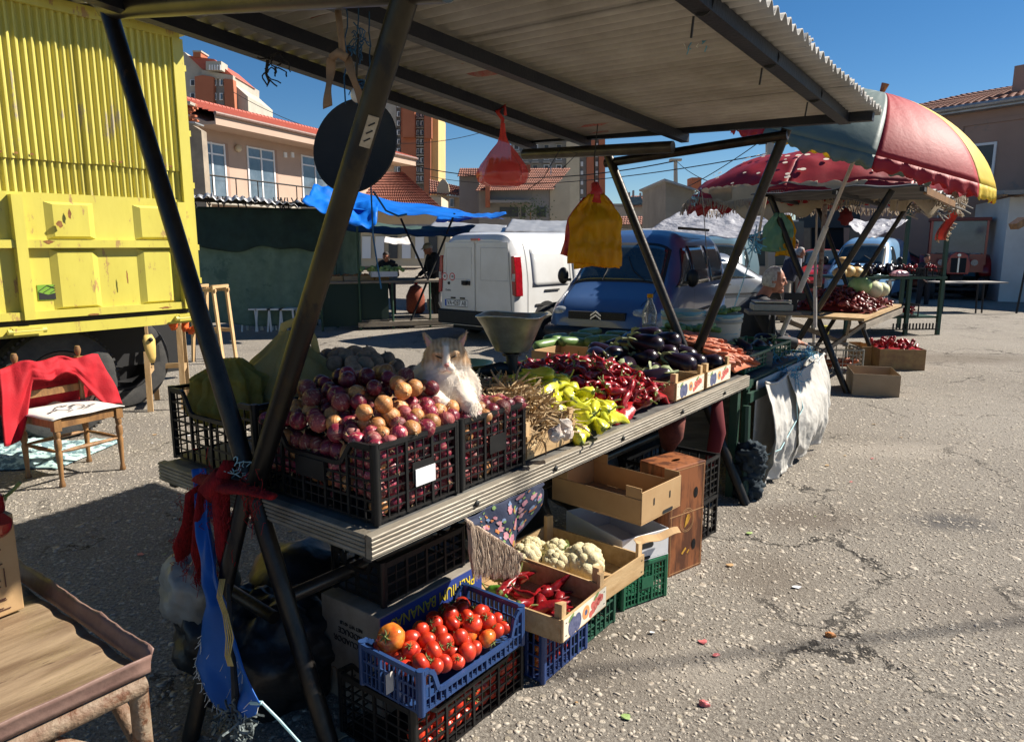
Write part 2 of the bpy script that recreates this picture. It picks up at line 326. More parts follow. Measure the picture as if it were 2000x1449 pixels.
# ================= GROUND
def ground_mat():
    m = bpy.data.materials.new('old_asphalt'); m.use_nodes = True; n = m.node_tree.nodes; l = m.node_tree.links
    b = n['Principled BSDF']; b.inputs['Roughness'].default_value = .88; b.inputs['Specular IOR Level'].default_value = .3
    tc = n.new('ShaderNodeTexCoord'); P = tc.outputs['Object']
    def noi(sc, det=8, ro=.65, dis=0):
        t = n.new('ShaderNodeTexNoise'); t.inputs['Scale'].default_value = sc; t.inputs['Detail'].default_value = det; t.inputs['Roughness'].default_value = ro
        t.inputs['Distortion'].default_value = dis; l.new(P, t.inputs['Vector']); return t.outputs['Fac']
    def mr(x, a, b_, c=0, d=1):
        q = n.new('ShaderNodeMapRange'); 
        for i, v in enumerate((a, b_, c, d)): q.inputs[i+1].default_value = v
        l.new(x, q.inputs[0]); return q.outputs[0]
    def mix(f, a, b_):
        q = n.new('ShaderNodeMix'); q.data_type = 'RGBA'; l.new(f, q.inputs[0])
        for k, v in ((6, a), (7, b_)):
            if isinstance(v, tuple): q.inputs[k].default_value = (*v, 1)
            else: l.new(v, q.inputs[k])
        return q.outputs[2]
    def mth(op, a, b_):
        q = n.new('ShaderNodeMath'); q.operation = op
        for k, v in ((0, a), (1, b_)):
            if isinstance(v, (int, float)): q.inputs[k].default_value = v
            else: l.new(v, q.inputs[k])
        return q.outputs[0]
    c = mix(mr(noi(.55), .35, .65), (.335, .305, .26), (.23, .205, .172))
    c = mix(mr(noi(70, 5, .75), .42, .62), c, (.12, .102, .084))
    c = mix(mr(noi(2.3, 6), .6, .72), c, (.125, .105, .085))
    # pale stone chips set in the binder
    vo = n.new('ShaderNodeTexVoronoi'); vo.inputs['Scale'].default_value = 26; l.new(P, vo.inputs['Vector'])
    sep = n.new('ShaderNodeSeparateColor'); l.new(vo.outputs['Color'], sep.inputs[0])
    chip = mth('MULTIPLY', mr(vo.outputs['Distance'], .36, .24), mr(sep.outputs[0], .52, .6))
    cc = mix(sep.outputs[1], (.46, .41, .34), (.30, .26, .2)); c = mix(chip, c, cc)
    vo2 = n.new('ShaderNodeTexVoronoi'); vo2.inputs['Scale'].default_value = 75; l.new(P, vo2.inputs['Vector'])
    sep2 = n.new('ShaderNodeSeparateColor'); l.new(vo2.outputs['Color'], sep2.inputs[0])
    chip2 = mth('MULTIPLY', mr(vo2.outputs['Distance'], .4, .2), mr(sep2.outputs[0], .55, .6)); c = mix(chip2, c, (.38, .33, .27))
    # cracks
    nv = n.new('ShaderNodeTexNoise'); nv.inputs['Scale'].default_value = 1.6; nv.inputs['Detail'].default_value = 9; nv.inputs['Roughness'].default_value = .7; l.new(P, nv.inputs['Vector'])
    sb = n.new('ShaderNodeVectorMath'); sb.operation = 'MULTIPLY_ADD'; l.new(nv.outputs['Color'], sb.inputs[0]); sb.inputs[1].default_value = (.9, .9, 0); l.new(P, sb.inputs[2])
    vc = n.new('ShaderNodeTexVoronoi'); vc.feature = 'DISTANCE_TO_EDGE'; vc.inputs['Scale'].default_value = .85; l.new(sb.outputs[0], vc.inputs['Vector'])
    crack = mth('MULTIPLY', mr(vc.outputs['Distance'], .008, .002), mr(noi(.9, 3), .48, .57)); c = mix(crack, c, (.035, .03, .026))
    # spilled water and trodden dirt
    def spot(x, y, rx, ry, rgb, c, k=.8):
        mp = n.new('ShaderNodeMapping'); mp.inputs['Location'].default_value = (-x/rx, -y/ry, 0); mp.inputs['Scale'].default_value = (1/rx, 1/ry, 1); l.new(P, mp.inputs['Vector'])
        ln = n.new('ShaderNodeVectorMath'); ln.operation = 'LENGTH'; l.new(mp.outputs[0], ln.inputs[0])
        d = mth('ADD', ln.outputs['Value'], mth('MULTIPLY', noi(5, 6), .9)); return mix(mr(d, 1.4, .75, 0, k), c, rgb)
    p = G(1860, 1020); c = spot(p.x, p.y, .33, .2, (.06, .058, .06), c, .75)
    p = G(1860, 700); c = spot(p.x, p.y, 2.0, .7, (.12, .095, .07), c, .6)
    p = G(1180, 1260); c = spot(p.x, p.y, .5, .45, (.10, .08, .06), c, .55)
    p = G(1560, 1010); c = spot(p.x, p.y, .55, .3, (.11, .085, .065), c, .6)
    p = G(1750, 880); c = spot(p.x, p.y, .9, .35, (.36, .32, .27), c, .5)
    p = G(1350, 1300); c = spot(p.x, p.y, .5, .25, (.37, .33, .28), c, .45)
    p = G(1900, 1180); c = spot(p.x, p.y, .5, .4, (.17, .145, .12), c, .55)
    p = G(400, 800); c = spot(p.x, p.y, .9, .5, (.40, .36, .30), c, .4)
    p = G(1500, 1120); c = spot(p.x, p.y, .4, .4, (.13, .105, .08), c, .5)
    l.new(c, b.inputs['Base Color'])
    h = mth('ADD', mth('MULTIPLY', noi(60, 6, .75), .8), mth('MULTIPLY', chip, .35)); h = mth('ADD', h, mth('MULTIPLY', noi(9, 5), .6)); h = mth('SUBTRACT', h, mth('MULTIPLY', crack, 1.6))
    h = mth('ADD', h, mth('MULTIPLY', chip2, .25))
    bp = n.new('ShaderNodeBump'); bp.inputs['Strength'].default_value = 1; bp.inputs['Distance'].default_value = .016; l.new(h, bp.inputs['Height']); l.new(bp.outputs[0], b.inputs['Normal'])
    return m
b = MB(); b.add([(-700, -300, 0), (700, -300, 0), (700, 1100, 0), (-700, 1100, 0)], [(0, 1, 2, 3)])
b.build('ground', ground_mat(), kind='structure')
chipm = mat('pale_stone_chip', (.42, .375, .31), (.255, .215, .17), 37, rough=.85, lo=.4, hi=.6, det=2)
def stones():
    rs = np.random.RandomState(3); P = []
    for y0, y1, dens, k in ((1.0, 3.2, 1250, .92), (3.2, 5.5, 700, 1.0), (5.5, 9.5, 130, 1.25)):
        nn = int((y1-y0)*(.75*(y0+y1)*1.04)*dens)
        y = rs.uniform(y0, y1, nn); x = rs.uniform(-1, 1, nn)*(.75*y+.1); P.append(np.stack([x, y, np.full(nn, k)], 1))
    P = np.concatenate(P); nn = len(P); K = 6
    r = (.0048+.0095*rs.rand(nn)**2+.016*rs.rand(nn)**10)*P[:, 2]; asp = rs.uniform(.35, .85, nn); rot = rs.uniform(0, pi, nn); h = rs.uniform(.0008, .0032, nn)*P[:, 2]
    an = np.linspace(0, 2*pi, K, endpoint=False)[None]+rs.uniform(-.35, .35, (nn, K)); rr = r[:, None]*rs.uniform(.75, 1.15, (nn, K))
    lx = rr*np.cos(an); ly = rr*np.sin(an)*asp[:, None]; c, s = np.cos(rot)[:, None], np.sin(rot)[:, None]
    X = lx*c-ly*s; Y = lx*s+ly*c; tx = rs.uniform(-.12, .12, (nn, 1)); ty = rs.uniform(-.12, .12, (nn, 1))
    base = np.stack([P[:, :1]+X, P[:, 1:2]+Y, np.full((nn, K), -.002)], 2); top = np.stack([P[:, :1]+X*.86, P[:, 1:2]+Y*.86, h[:, None]+X*tx+Y*ty], 2)
    v = np.concatenate([base, top], 1).reshape(-1, 3); o = (np.arange(nn)*2*K)[:, None]
    q = np.concatenate([np.stack([o[:, 0]+i, o[:, 0]+(i+1) % K, o[:, 0]+K+(i+1) % K, o[:, 0]+K+i], 1) for i in range(K)])
    t = o+K+np.arange(K)[None]
    me = bpy.data.meshes.new('stone_chips'); nq, ntp = len(q), nn
    me.vertices.add(len(v)); me.vertices.foreach_set('co', v.ravel()); me.loops.add(nq*4+ntp*K); me.polygons.add(nq+ntp)
    me.loops.foreach_set('vertex_index', np.concatenate([q.ravel(), t.ravel()]).astype(np.int32))
    me.polygons.foreach_set('loop_start', np.concatenate([np.arange(nq)*4, nq*4+np.arange(ntp)*K]).astype(np.int32))
    me.update(calc_edges=True); me.validate(); me.materials.append(chipm)
    link('stone_chips', me, kind='stuff', label='pale stone chips worn out of the old asphalt', cat='stones')
stones()

# ================= FAR BUILDINGS
def pxprism(mb, pts, Y, dep, mi=None, back=0):     # an outline standing at distance Y, dep metres thick
    P = [D(x, y, Y) for x, y in pts]; o = P[0]
    return mb.prism([Vector((p.x, p.y+back, p.z)) for p in P], (0, dep, 0), mi)
def pxrect(mb, x0, y0, x1, y1, Y, dep, back=0): return pxprism(mb, [(x0, y0), (x1, y0), (x1, y1), (x0, y1)], Y, dep, None, back)
def pxpart(name, m, par, pts, Y, dep, back=0, **k):
    b = MB(); pxprism(b, pts, Y, dep, None, back); return b.build(name, m, par, **k)
def rc(x0, y0, x1, y1): return [(x0, y0), (x1, y0), (x1, y1), (x0, y1)]
# brick tower with a steep red roof, upper left
t = thing('apartment_tower', 'brick and concrete apartment tower with steep red roof and dormer above the pink house', 'building')
Y = 140
pxpart('wall', conc, t, [(340, 260), (340, 103), (360, 102), (394, 135), (455, 147), (455, 163), (484, 189), (487, 260)], Y, 14)
pxpart('roof', tiler, t, [(367, 109), (381, 111), (418, 116), (455, 148), (394, 135)], Y-.6, 12)
pxpart('chimney', brick, t, rc(377, 101, 392, 112), Y-1, 3); pxpart('chimney_cap', conc, t, rc(376, 99, 393, 102), Y-1.2, 3.4)
d_ = pxpart('dormer', conc, t, rc(402, 120, 432, 137), Y-2.4, 3)
for k in range(5): pxpart('window', winw, t, rc(408+k*5, 127, 410.5+k*5, 137), Y-2.6, .3)
pxpart('lintel_band', conc, t, [(394, 137), (455, 148), (455, 158), (394, 149)], Y-1.2, 1.1)
pxpart('brick_bay', brick, t, [(380, 150), (396, 147), (417, 151), (417, 230), (383, 230)], Y-1.6, 1.5)
pxpart('brick_bay', brick, t, [(437, 154), (455, 156), (460, 230), (440, 230)], Y-1.6, 1.5)
pxpart('window_column', concg, t, rc(417, 151, 438, 230), Y-.5, .45)
for k, y in enumerate((154, 182, 207)):
    for x in (415.5, 428.5):
        f = pxpart('window', winw, t, rc(x, y, x+7, y+14), Y-.9, .35); pxpart('pane', wing, f, rc(x+2.5, y+2, x+6, y+12), Y-1, .05)
for y in (156, 182): f = pxpart('window', winw, t, rc(371, y, 381, y+12), Y-.3, .25); pxpart('pane', wind, f, rc(373, y+1, 379, y+11), Y-.4, .05)
# tall brick tower right of the round tray
t = thing('apartment_tower', 'tall orange brick apartment tower with yellow side behind the black tray', 'building'); Y = 150
pxpart('wall', conc, t, rc(745, 188, 774, 400), Y, 16); pxpart('side_wall', concy, t, rc(842, 216, 856, 400), Y, 16)
pxpart('core_wall', concg, t, rc(774.2, 190, 841.8, 400), Y+.6, 15)
pxpart('brick_bay', brick, t, rc(783, 192, 812, 400), Y-1.2, 1.6); pxpart('brick_bay', brick, t, rc(828, 205, 841, 400), Y-1.2, 1.6)
pxpart('brick_box', brick, t, rc(786, 192, 810, 268), Y-2.6, 1.35); pxpart('brick_box', brick, t, rc(829, 205, 843, 270), Y-2.6, 1.35)
for y in range(200, 350, 18):
    for x, w_ in ((775, 6), (812.5, 6), (821, 6)):
        f = pxpart('window', winw if (x > 800 or y % 3) else conc, t, rc(x, y, x+w_, y+10), Y-.2, .5); pxpart('pane', wind, f, rc(x+2.5, y+1.5, x+w_-.8, y+9), Y-.3, .05)
    for x in (812, 820): pxpart('parapet', conc, t, rc(x, y+12, x+7.5, y+15), Y-.6, .9)
# concrete tower behind the house, centre
t = thing('apartment_tower', 'grey concrete apartment tower with brick side rising behind the brown roofed house', 'building'); Y = 150
pxpart('wall', concg, t, rc(998, 255, 1106, 480), Y, 16); pxpart('side_wall', creamw, t, rc(1106.2, 255, 1132, 480), Y-.8, 16)
pxpart('core_wall', concg, t, rc(1132.2, 255, 1146, 480), Y+.4, 15); pxpart('brick_bay', brick, t, rc(1146.2, 258, 1162, 480), Y-.6, 16); pxpart('brick_bay', brick, t, rc(1170, 258, 1182, 480), Y-.6, 16)
pxpart('core_wall', concg, t, rc(1162.2, 258, 1169.8, 480), Y+.4, 14)
for y in range(262, 345, 20):
    for x in (1003, 1020, 1040, 1062, 1086):
        f = pxpart('window', winw if (x+y) % 3 else conc, t, rc(x, y, x+11, y+11), Y-.4, .35); pxpart('pane', wind, f, rc(x+1.5, y+1.5, x+9.5, y+9.5), Y-.5, .05)
        pxpart('balcony', concg, t, rc(x-2, y+12.5, x+13, y+16.5), Y-1.2, 1.1)
for y in range(262, 440, 18): pxpart('window', winw, t, rc(1134, y, 1139, y+9), Y, .35); pxpart('window', winw, t, rc(1163, y, 1168, y+9), Y, .35)

# tiled roof: rows of tiles with ribs and steps, one mesh per slope
def tiles(name, m, par, p00, p10, p01, p11, nr, nc, amp=.05):
    p00, p10, p01, p11 = map(Vector, (p00, p10, p01, p11)); nrm = (p10-p00).cross(p01-p00).normalized()
    if nrm.z < 0: nrm = -nrm
    b = MB()
    for r in range(nr):
        for k in (0, 1):
            pass
        t0, t1 = r/nr, (r+1.12)/nr; vs = []; N = nc*4
        for t_, hh in ((t0, amp*1.1), (min(t1, 1.02), amp*.15)):
            for i in range(N+1):
                s = i/N; p = (p00*(1-s)+p10*s)*(1-t_)+(p01*(1-s)+p11*s)*t_
                vs.append(p+nrm*(hh+amp*.9*abs(sin(pi*s*nc))))
        vs += [vs[i]-nrm*amp*1.1 for i in range(N+1)]
        fs = [(i, i+1, N+2+i, N+1+i) for i in range(N)]+[(i, i+1, 2*N+3+i, 2*N+2+i) for i in range(N)]
        b.add(vs, fs)
    return b.build(name, m, par, kind='stuff')
# pink two-storey house on the left
dr = Vector((.361, .933, 0)).normalized(); P0 = D(392, 478, 36); P0.z = 0
t = thing('pink_house', 'newly rendered pink house with red tiled roof and french windows beyond the green net', 'building', P0, math.atan2(dr.y, dr.x))
L_ = 19; zt = onplane(395, 250, P0, dr)[1]
b = MB(); b.box(0, L_, 0, 8, 0, zt); b.build('wall', pinkw, t)
b = MB(); b.box(-.1, L_+.4, -1.5, -.003, zt-.02, zt+.12); b.build('soffit', pinkw, t)
b = MB(); b.box(-.1, L_+.4, -1.56, -1.503, zt-.04, zt+.42); b.build('fascia', pinkw, t)
b = MB(); b.tube([(-.2, -1.64, zt+.46), (L_+.5, -1.64, zt+.46)], .09, 8); b.build('gutter', trimm, t)
tiles('roof_tiles', tiler, t, (-.2, -1.6, zt+.45), (L_+.5, -1.6, zt+.45), (-.2, 4, zt+2.1), (L_+.5, 4, zt+2.1), 16, 62, .07)
b = MB(); b.prism([(-.1, -1, zt+.121), (-.1, 3.9, zt+2.0), (-.1, 8, zt+.121)], (L_+.4, 0, 0)); b.build('gable', pinkw, t)
cm = MB(); cm.tube([(0, 0, 0), (.34, 0, 0)], [.15, .12], 8); cme = cm.mesh('ridge_tile', tiler)
for i in range(60): link('ridge_tile', cme, t, (-.2+i*.33, 4, zt+2.18))
for k, (x0, y0, x1, y1) in enumerate(((386, 278, 440, 362), (483, 290, 536, 372), (589, 307, 640, 380))):
    s0, z0 = onplane(x0, (y0+y1)/2, P0, dr); s1, _ = onplane(x1, (y0+y1)/2, P0, dr); z1 = onplane((x0+x1)/2, y0, P0, dr)[1]; zb = onplane((x0+x1)/2, y1, P0, dr)[1]-.6
    f = MB(); 
    for a in (s0, (s0+s1)/2-.05, s1-.1): f.box(a, a+.1, -.06, -.004, zb, z1)
    for z in (zb, z1-.1, z1-.6): f.box(s0+.101, s1-.101, -.055, -.006, z, z+.08)
    w_ = f.build('window', winw, t); f = MB(); f.box(s0+.03, s1-.03, -.03, -.003, zb+.03, z1-.03); f.build('pane', wing, w_)
    f = MB(); f.box(s1+.02, s1+.25, -.02, -.003, zb, z1+.05); f.build('reveal', pinkw2, t)
s, z = onplane(462, 290, P0, dr); b = MB(); b.lathe([(.001, .2), (.17, .16), (.2, 0)], 14, M=Matrix.Translation((s, -.05, z)) @ Matrix.Rotation(pi/2, 4, 'X')); b.build('wall_lamp', creamw, t, True)
for x in (556, 570): s, z = onplane(x, 303, P0, dr); b = MB(); b.box(s-.12, s+.12, -.08, -.004, z-.14, z+.14); b.build('vent_box', winw, t)
b = MB(); s0, z0 = onplane(386, 344, P0, dr); b.tube([(s0-.3, -.9, z0), (L_, -.9, z0-.1)], .045, 6)
for k in range(9): b.tube([(s0+k*1.6, -.9, z0-1.1), (s0+k*1.6, -.9, z0)], .03, 6)
b.build('balcony_rail', dark, t)
b = MB(); b.box(-.3, L_, -1.1, -.0035, z0-1.35, z0-1.12); b.build('balcony_slab', conc, t)
# ruined grey wall stub beside it
t = thing('ruined_wall', 'crumbling grey wall stub with broken bricks beside the pink house', 'wall', (P0.x, P0.y, 0), RZ)
Yw = 30
b = MB(); a = D(352, 240, Yw); c_ = D(392, 240, Yw); zt_ = D(370, 240, Yw).z; b.prism([Vector((a.x, Yw, 0)), Vector((c_.x, Yw, 0)), Vector((c_.x, Yw, zt_-.3)), Vector((a.x+.5, Yw, zt_-.1)), Vector((a.x, Yw, zt_))], (0, .5, 0))
t.location = (0, 0, 0); t.rotation_euler = (0, 0, 0)
b.build('wall', mat('ruin_render', (.34, .28, .21), (.22, .18, .14), 1.2, rough=.95, bump=.6, bsc=6), t)
bm_ = MB(); bm_.box(-.12, .12, -.06, .06, -.035, .035); me_ = bm_.mesh('brick', brick)
for i in range(34):
    q = D(rnd(356, 384), rnd(200, 238), Yw+rnd(.05, .35)); link('brick', me_, t, q, (rnd(-.3, .3), rnd(-.3, .3), rnd(-.5, .5)))
b = MB(); a = D(353, 199, Yw-.2); c_ = D(378, 204, Yw-.2); b.bar(a, c_, .6, .1); b.build('coping', conc, t)
b = MB(); a = D(360, 240, Yw-.5); c_ = D(390, 243, Yw-.5); b.bar(a, c_, .8, .05); b.build('ledge', tin, t)

# cream and brown roofed houses, centre
t = thing('cream_house', 'cream house with a rounded parapet and small windows left of the brown roofed house', 'building'); Y = 66
pxpart('wall', creamw, t, rc(838, 382, 935, 480), Y, 8)
pxpart('parapet', creamw, t, [(853, 384), (853, 368), (858, 356), (864, 350), (870, 352), (876, 362), (878, 380)], Y-.4, .5)
b = MB(); P = [D(838, 380, Y-.5), D(936, 386, Y-.5), D(838, 352, Y+4), D(915, 370, Y+4)]; 
tiles('roof_tiles', tileb, t, P[0], P[1], P[2], P[3], 6, 18, .09)
pxpart('gutter', tin, t, [(880, 381), (936, 388), (936, 391), (880, 384)], Y-.7, .15)
for x in (848, 862, 878, 905): f = pxpart('window', winw, t, rc(x, 387, x+9, 405), Y-.1, .08); pxpart('pane', wing, f, rc(x+1.5, 389, x+7.5, 403), Y-.14, .03)
t = thing('tiled_shed', 'low building with a big brown tiled roof behind the blue tarpaulin', 'building'); Y = 44
pxpart('wall', creamw, t, rc(700, 385, 862, 480), Y+3, 5)
tiles('roof_tiles', mat('rust_roof_tile', (.26, .085, .05), (.17, .055, .035), 2, rough=.85), t, D(690, 412, Y), D(868, 412, Y), D(745, 338, Y+5), D(788, 338, Y+5), 14, 34, .06)
t = thing('brown_roofed_house', 'plain grey house with brown tiled roof and cream gable behind the white van', 'building'); Y = 58
pxpart('wall', concg, t, rc(935, 368, 1074, 480), Y, 9, ); pxpart('gable', creamw, t, [(1074.3, 480), (1074.3, 371), (1113, 335), (1113, 480)], Y-.1, 9)
tiles('roof_tiles', tileb, t, D(928, 374, Y-.8), D(1080, 372, Y-.8), D(955, 331, Y+4), D(1114, 330, Y+4), 13, 36, .06)
pxpart('side_wing', concg, t, rc(897, 343, 936, 480), Y+4, 6); tiles('wing_roof', tileb, t, D(893, 346, Y+3), D(938, 345, Y+3), D(898, 330, Y+5), D(936, 330, Y+5), 4, 9, .06)
pxpart('chimney', brick, t, rc(948, 361, 957, 405), Y-.9, .7); pxpart('chimney', brick, t, rc(1028, 322, 1036, 342), Y+3, .8); pxpart('pipe', tin, t, rc(1075, 318, 1077, 342), Y+2, .1)
pxpart('awning', concg, t, rc(957, 391, 1037, 396), Y-1.4, 1.3)
for x0, x1 in ((976, 1012), (1018, 1026), (1048, 1066)): f = pxpart('window', wind, t, rc(x0, 405, x1, 424), Y-.08, .07)
b = MB()
c0 = D(1036, 415, Y-2)
for k in range(260): p = c0+Vector((random.gauss(0, .75), rnd(-.3, .3), random.gauss(0, .45))); a = rnd(0, 6.3); s = .12; b.add([p, p+Vector((cos(a)*s, .02, sin(a)*s)), p+Vector((cos(a+1.2)*s, .03, sin(a+1.2)*s))], [(0, 1, 2)])
o = b.build('crown', mat('shrub_leaf', (.05, .08, .03), (.09, .12, .04), 3, rough=.8), None)
tt = thing('shrub', 'small dark shrub in front of the grey house wall', 'shrub', (c0.x, c0.y, 0)); o.parent = tt; o.location = (-c0.x, -c0.y, 0)
b = MB(); b.tube([(0, 0, 0), (0, 0, c0.z)], [.09, .04], 6); b.build('trunk', oldwood, tt)
# right of centre
t = thing('grey_house', 'grey beige house with a slanting flat roof and brick chimney behind the stall leg', 'building'); Y = 34
pxpart('wall', mat('taupe_render', (.36, .31, .24), (.28, .24, .19), 1, rough=.9), t, [(1300, 480), (1300, 352), (1378, 378), (1500, 400), (1500, 480)], Y, 6)
pxpart('roof_edge', tin, t, [(1298, 349), (1378, 375), (1378, 379), (1298, 353)], Y-.5, 6.6)
pxpart('chimney', brick, t, rc(1351, 347, 1370, 372), Y+1, .9)
t = thing('low_house', 'low house with brown tiled roof and solar panel far off between stall legs', 'building'); Y = 70
pxpart('wall', concg, t, rc(1180, 398, 1300, 480), Y, 6); tiles('roof_tiles', tileb, t, D(1218, 405, Y-.6), D(1302, 404, Y-.6), D(1232, 384, Y+3), D(1300, 383, Y+3), 6, 16, .08)
b = MB(); b.prism([D(1232, 402, Y-.9), D(1262, 402, Y-.9), D(1250, 386, Y), D(1222, 388, Y)], (0, -.1, .1)); b.build('solar_panel', glass, t)
tiles('lower_roof', tileb, t, D(1185, 440, Y-20), D(1300, 440, Y-20), D(1190, 424, Y-17), D(1300, 424, Y-17), 4, 22, .05)
b = MB(); b.box(D(1190, 430, 50).x, D(1300, 430, 50).x, 52.5, 54, 0, D(1200, 432, 52.5).z); b.build('shed_wall', concg, t)
for x, h in ((1228, 14), (1236, 20), (1250, 12)): pxpart('chimney', concg, t, rc(x, 384-h*.6, x+3, 390), Y+2, .4)
t = thing('utility_pole', 'concrete pole with a flat T shaped top against the blue sky', 'pole'); Y = 45
pxpart('pole', conc, t, [(1317, 480), (1318, 313), (1323, 313), (1326, 480)], Y, .3); pxpart('crossbar', conc, t, rc(1310, 310, 1332, 314), Y-.1, .5)
t = thing('utility_pole', 'concrete pole with thin wires behind the striped umbrella edge', 'pole'); Y = 26
pxpart('pole', conc, t, [(1499, 560), (1500, 270), (1512, 270), (1516, 560)], Y, .25); b = MB(); b.tube([D(1482, 282, Y-.1), D(1498, 280, Y-.1)], .03, 5); b.tube([D(1512, 322, Y-.1), D(1534, 306, Y-.1)], .025, 5); b.build('bracket', dark, t)
# overhead wires
def wire(a, b_, sag, r, label, m=None, grp=None):
    b = MB(); n = 24; b.tube([a.lerp(b_, i/n)+Vector((0, 0, -sag*4*(i/n)*(1-i/n))) for i in range(n+1)], r, 4, cap=False)
    o = b.build('overhead_wire', m or dark); o['label'] = label; o['category'] = 'wire'
    if grp: o['group'] = grp
wire(D(760, 312, 60), D(1318, 315, 45), 1.2, .035, 'long sagging wire crossing the sky behind the yellow bag to the T topped pole')
wire(D(840, 345, 60), D(1504, 300, 26), .8, .02, 'thin wire running below the other from the brick tower to the second pole')
wire(D(1320, 314, 45), D(1510, 360, 26), .6, .02, 'wire running right from the T topped pole to the red canopy')
wire(D(1180, 400, 50), D(1505, 262, 26), .9, .02, 'wire slanting up to the right between the leaning stall legs')
wire(D(455, 180, 130), D(1010, 235, 130), 6, .05, 'faint wire high in the sky between the towers')
wire(Vector((9.5, 3.9, 6.0)), Vector((4.0, -9, 6.3)), .2, .015, 'overhead cable above the near edge of the yard', grp='cables above the yard')
wire(Vector((16, 6.1, 7.0)), Vector((-2, 2.6, 7.2)), .3, .017, 'overhead cable above the stalls', grp='cables above the yard')

# big old pink building, right
PR = D(2120, 478, 22.5); PR.z = 0; dl = Vector((-.52, .854, 0)).normalized(); LB = 8.8; P0 = PR+dl*LB; dr = -dl
t = thing('pink_building', 'large old faded pink building with tiled roof behind the umbrella', 'building', P0, math.atan2(dr.y, dr.x))
zt = onplane(1950, 212, P0, dr)[1]
b = MB(); b.box(0, LB+6, 0, 9, 0, zt); b.build('wall', pinkw2, t)
b = MB(); b.box(-.2, LB+6, -.45, -.002, zt-.02, zt+.12); b.build('cornice', tin, t)
b = MB(); b.tube([(-.2, -.52, zt+.13), (LB+6, -.52, zt+.13)], .09, 8); b.build('gutter', tin, t)
tiles('roof_tiles', tileb, t, (-.3, -.5, zt+.15), (LB+6, -.5, zt+.15), (3.0, 3.6, zt+1.25), (LB+6, 3.6, zt+1.25), 14, 60, .06)
b = MB(); b.prism([(2.0, 3.7, zt+.1), (LB+6, 3.7, zt+1.2), (LB+6, 3.7, zt+2.1), (2.0, 3.7, zt+.8)], (0, .25, 0)); b.build('upper_roof_edge', tileb, t)
s, z = onplane(1965, 205, P0, dr); b = MB(); b.box(s-.30, s+.1, .9, 1.5, zt+.3, zt+1.45); b.build('chimney', pinkw2, t)
for (x0, y0, x1, y1), bars in (((1893, 283, 1941, 345), 0), ((1937, 414, 1964, 463), 1)):
    s0, z1 = onplane(x0, y0, P0, dr); s1, zb = onplane(x1, y1, P0, dr)
    f = MB(); f.box(s0, s0+.08, -.05, -.004, zb, z1); f.box(s1-.08, s1, -.05, -.004, zb, z1); f.box(s0+.081, s1-.081, -.05, -.004, z1-.08, z1); f.box(s0+.081, s1-.081, -.05, -.004, zb, zb+.08)
    w_ = f.build('window', winw, t); f = MB(); f.box(s0+.081, s1-.081, -.02, -.003, zb+.081, z1-.081); f.build('pane', wind, w_)
    if bars:
        f = MB()
        for k in range(6): a = s0+.1+(s1-s0-.2)*k/5; f.box(a, a+.02, -.09, -.07, zb, z1)
        for k in range(5): a = zb+.1+(z1-zb-.2)*k/4; f.box(s0+.05, s1-.05, -.11, -.091, a, a+.02)
        f.build('window_bars', dark, w_)
s, z = onplane(1880, 280, P0, dr)
b = MB()
for r_ in ((s-.1, s+2.4, -.05, -.004, z+.55, z+.68), (s-.1, s, -.05, -.004, z-2.5, z+.549)): b.box(*r_)
b.build('moulding', pinkw2, t)
b = MB(); s, z = onplane(1838, 400, P0, dr); b.tube([(s, -.1, 0), (s, -.1, z+2.2)], .05, 6); b.build('downpipe', tin, t)
# ground floor openings seen between the stalls
for x0, x1 in ((1560, 1600), (1660, 1690)):
    s0, z1 = onplane(x0, 452, P0, dr); s1, _ = onplane(x1, 452, P0, dr); b = MB(); b.box(s0, s1, -.03, -.004, .0, 2.5); b.build('door', wind, t)
# whitewashed hut, far right
t = thing('white_hut', 'whitewashed hut with ragged eaves at the right edge of the yard', 'building')
Yh = 20.5; a = D(1962, 478, Yh); b = MB(); b.prism([(a.x, Yh, 0), (a.x+5, Yh-1.6, 0), (a.x+6, Yh+4, 0), (a.x+1.6, Yh+4, 0)], (0, 0, D(1960, 385, Yh).z)); b.build('wall', whitew, t)
zr = D(1960, 383, Yh).z
b = MB(); b.prism([(a.x-.5, Yh-.5, zr), (a.x+5.2, Yh-2.3, zr), (a.x+6.3, Yh+4.3, zr+.3), (a.x+1, Yh+4.3, zr+.3)], (0, 0, .12)); b.build('roof', concg, t)
for k in range(9): b = MB(); y_ = Yh-.5-k*.13; x_ = a.x-.55+k*.45; b.bar((x_, y_-.1, zr-.02), (x_+.2, y_+.5, zr-.02), .12, .05); b.build('eave_batten', oldwood, t)
pxpart('roof_beam', oldwood, t, [(1986, 437), (2005, 424), (2005, 440), (1990, 448)], Yh-3, .3)
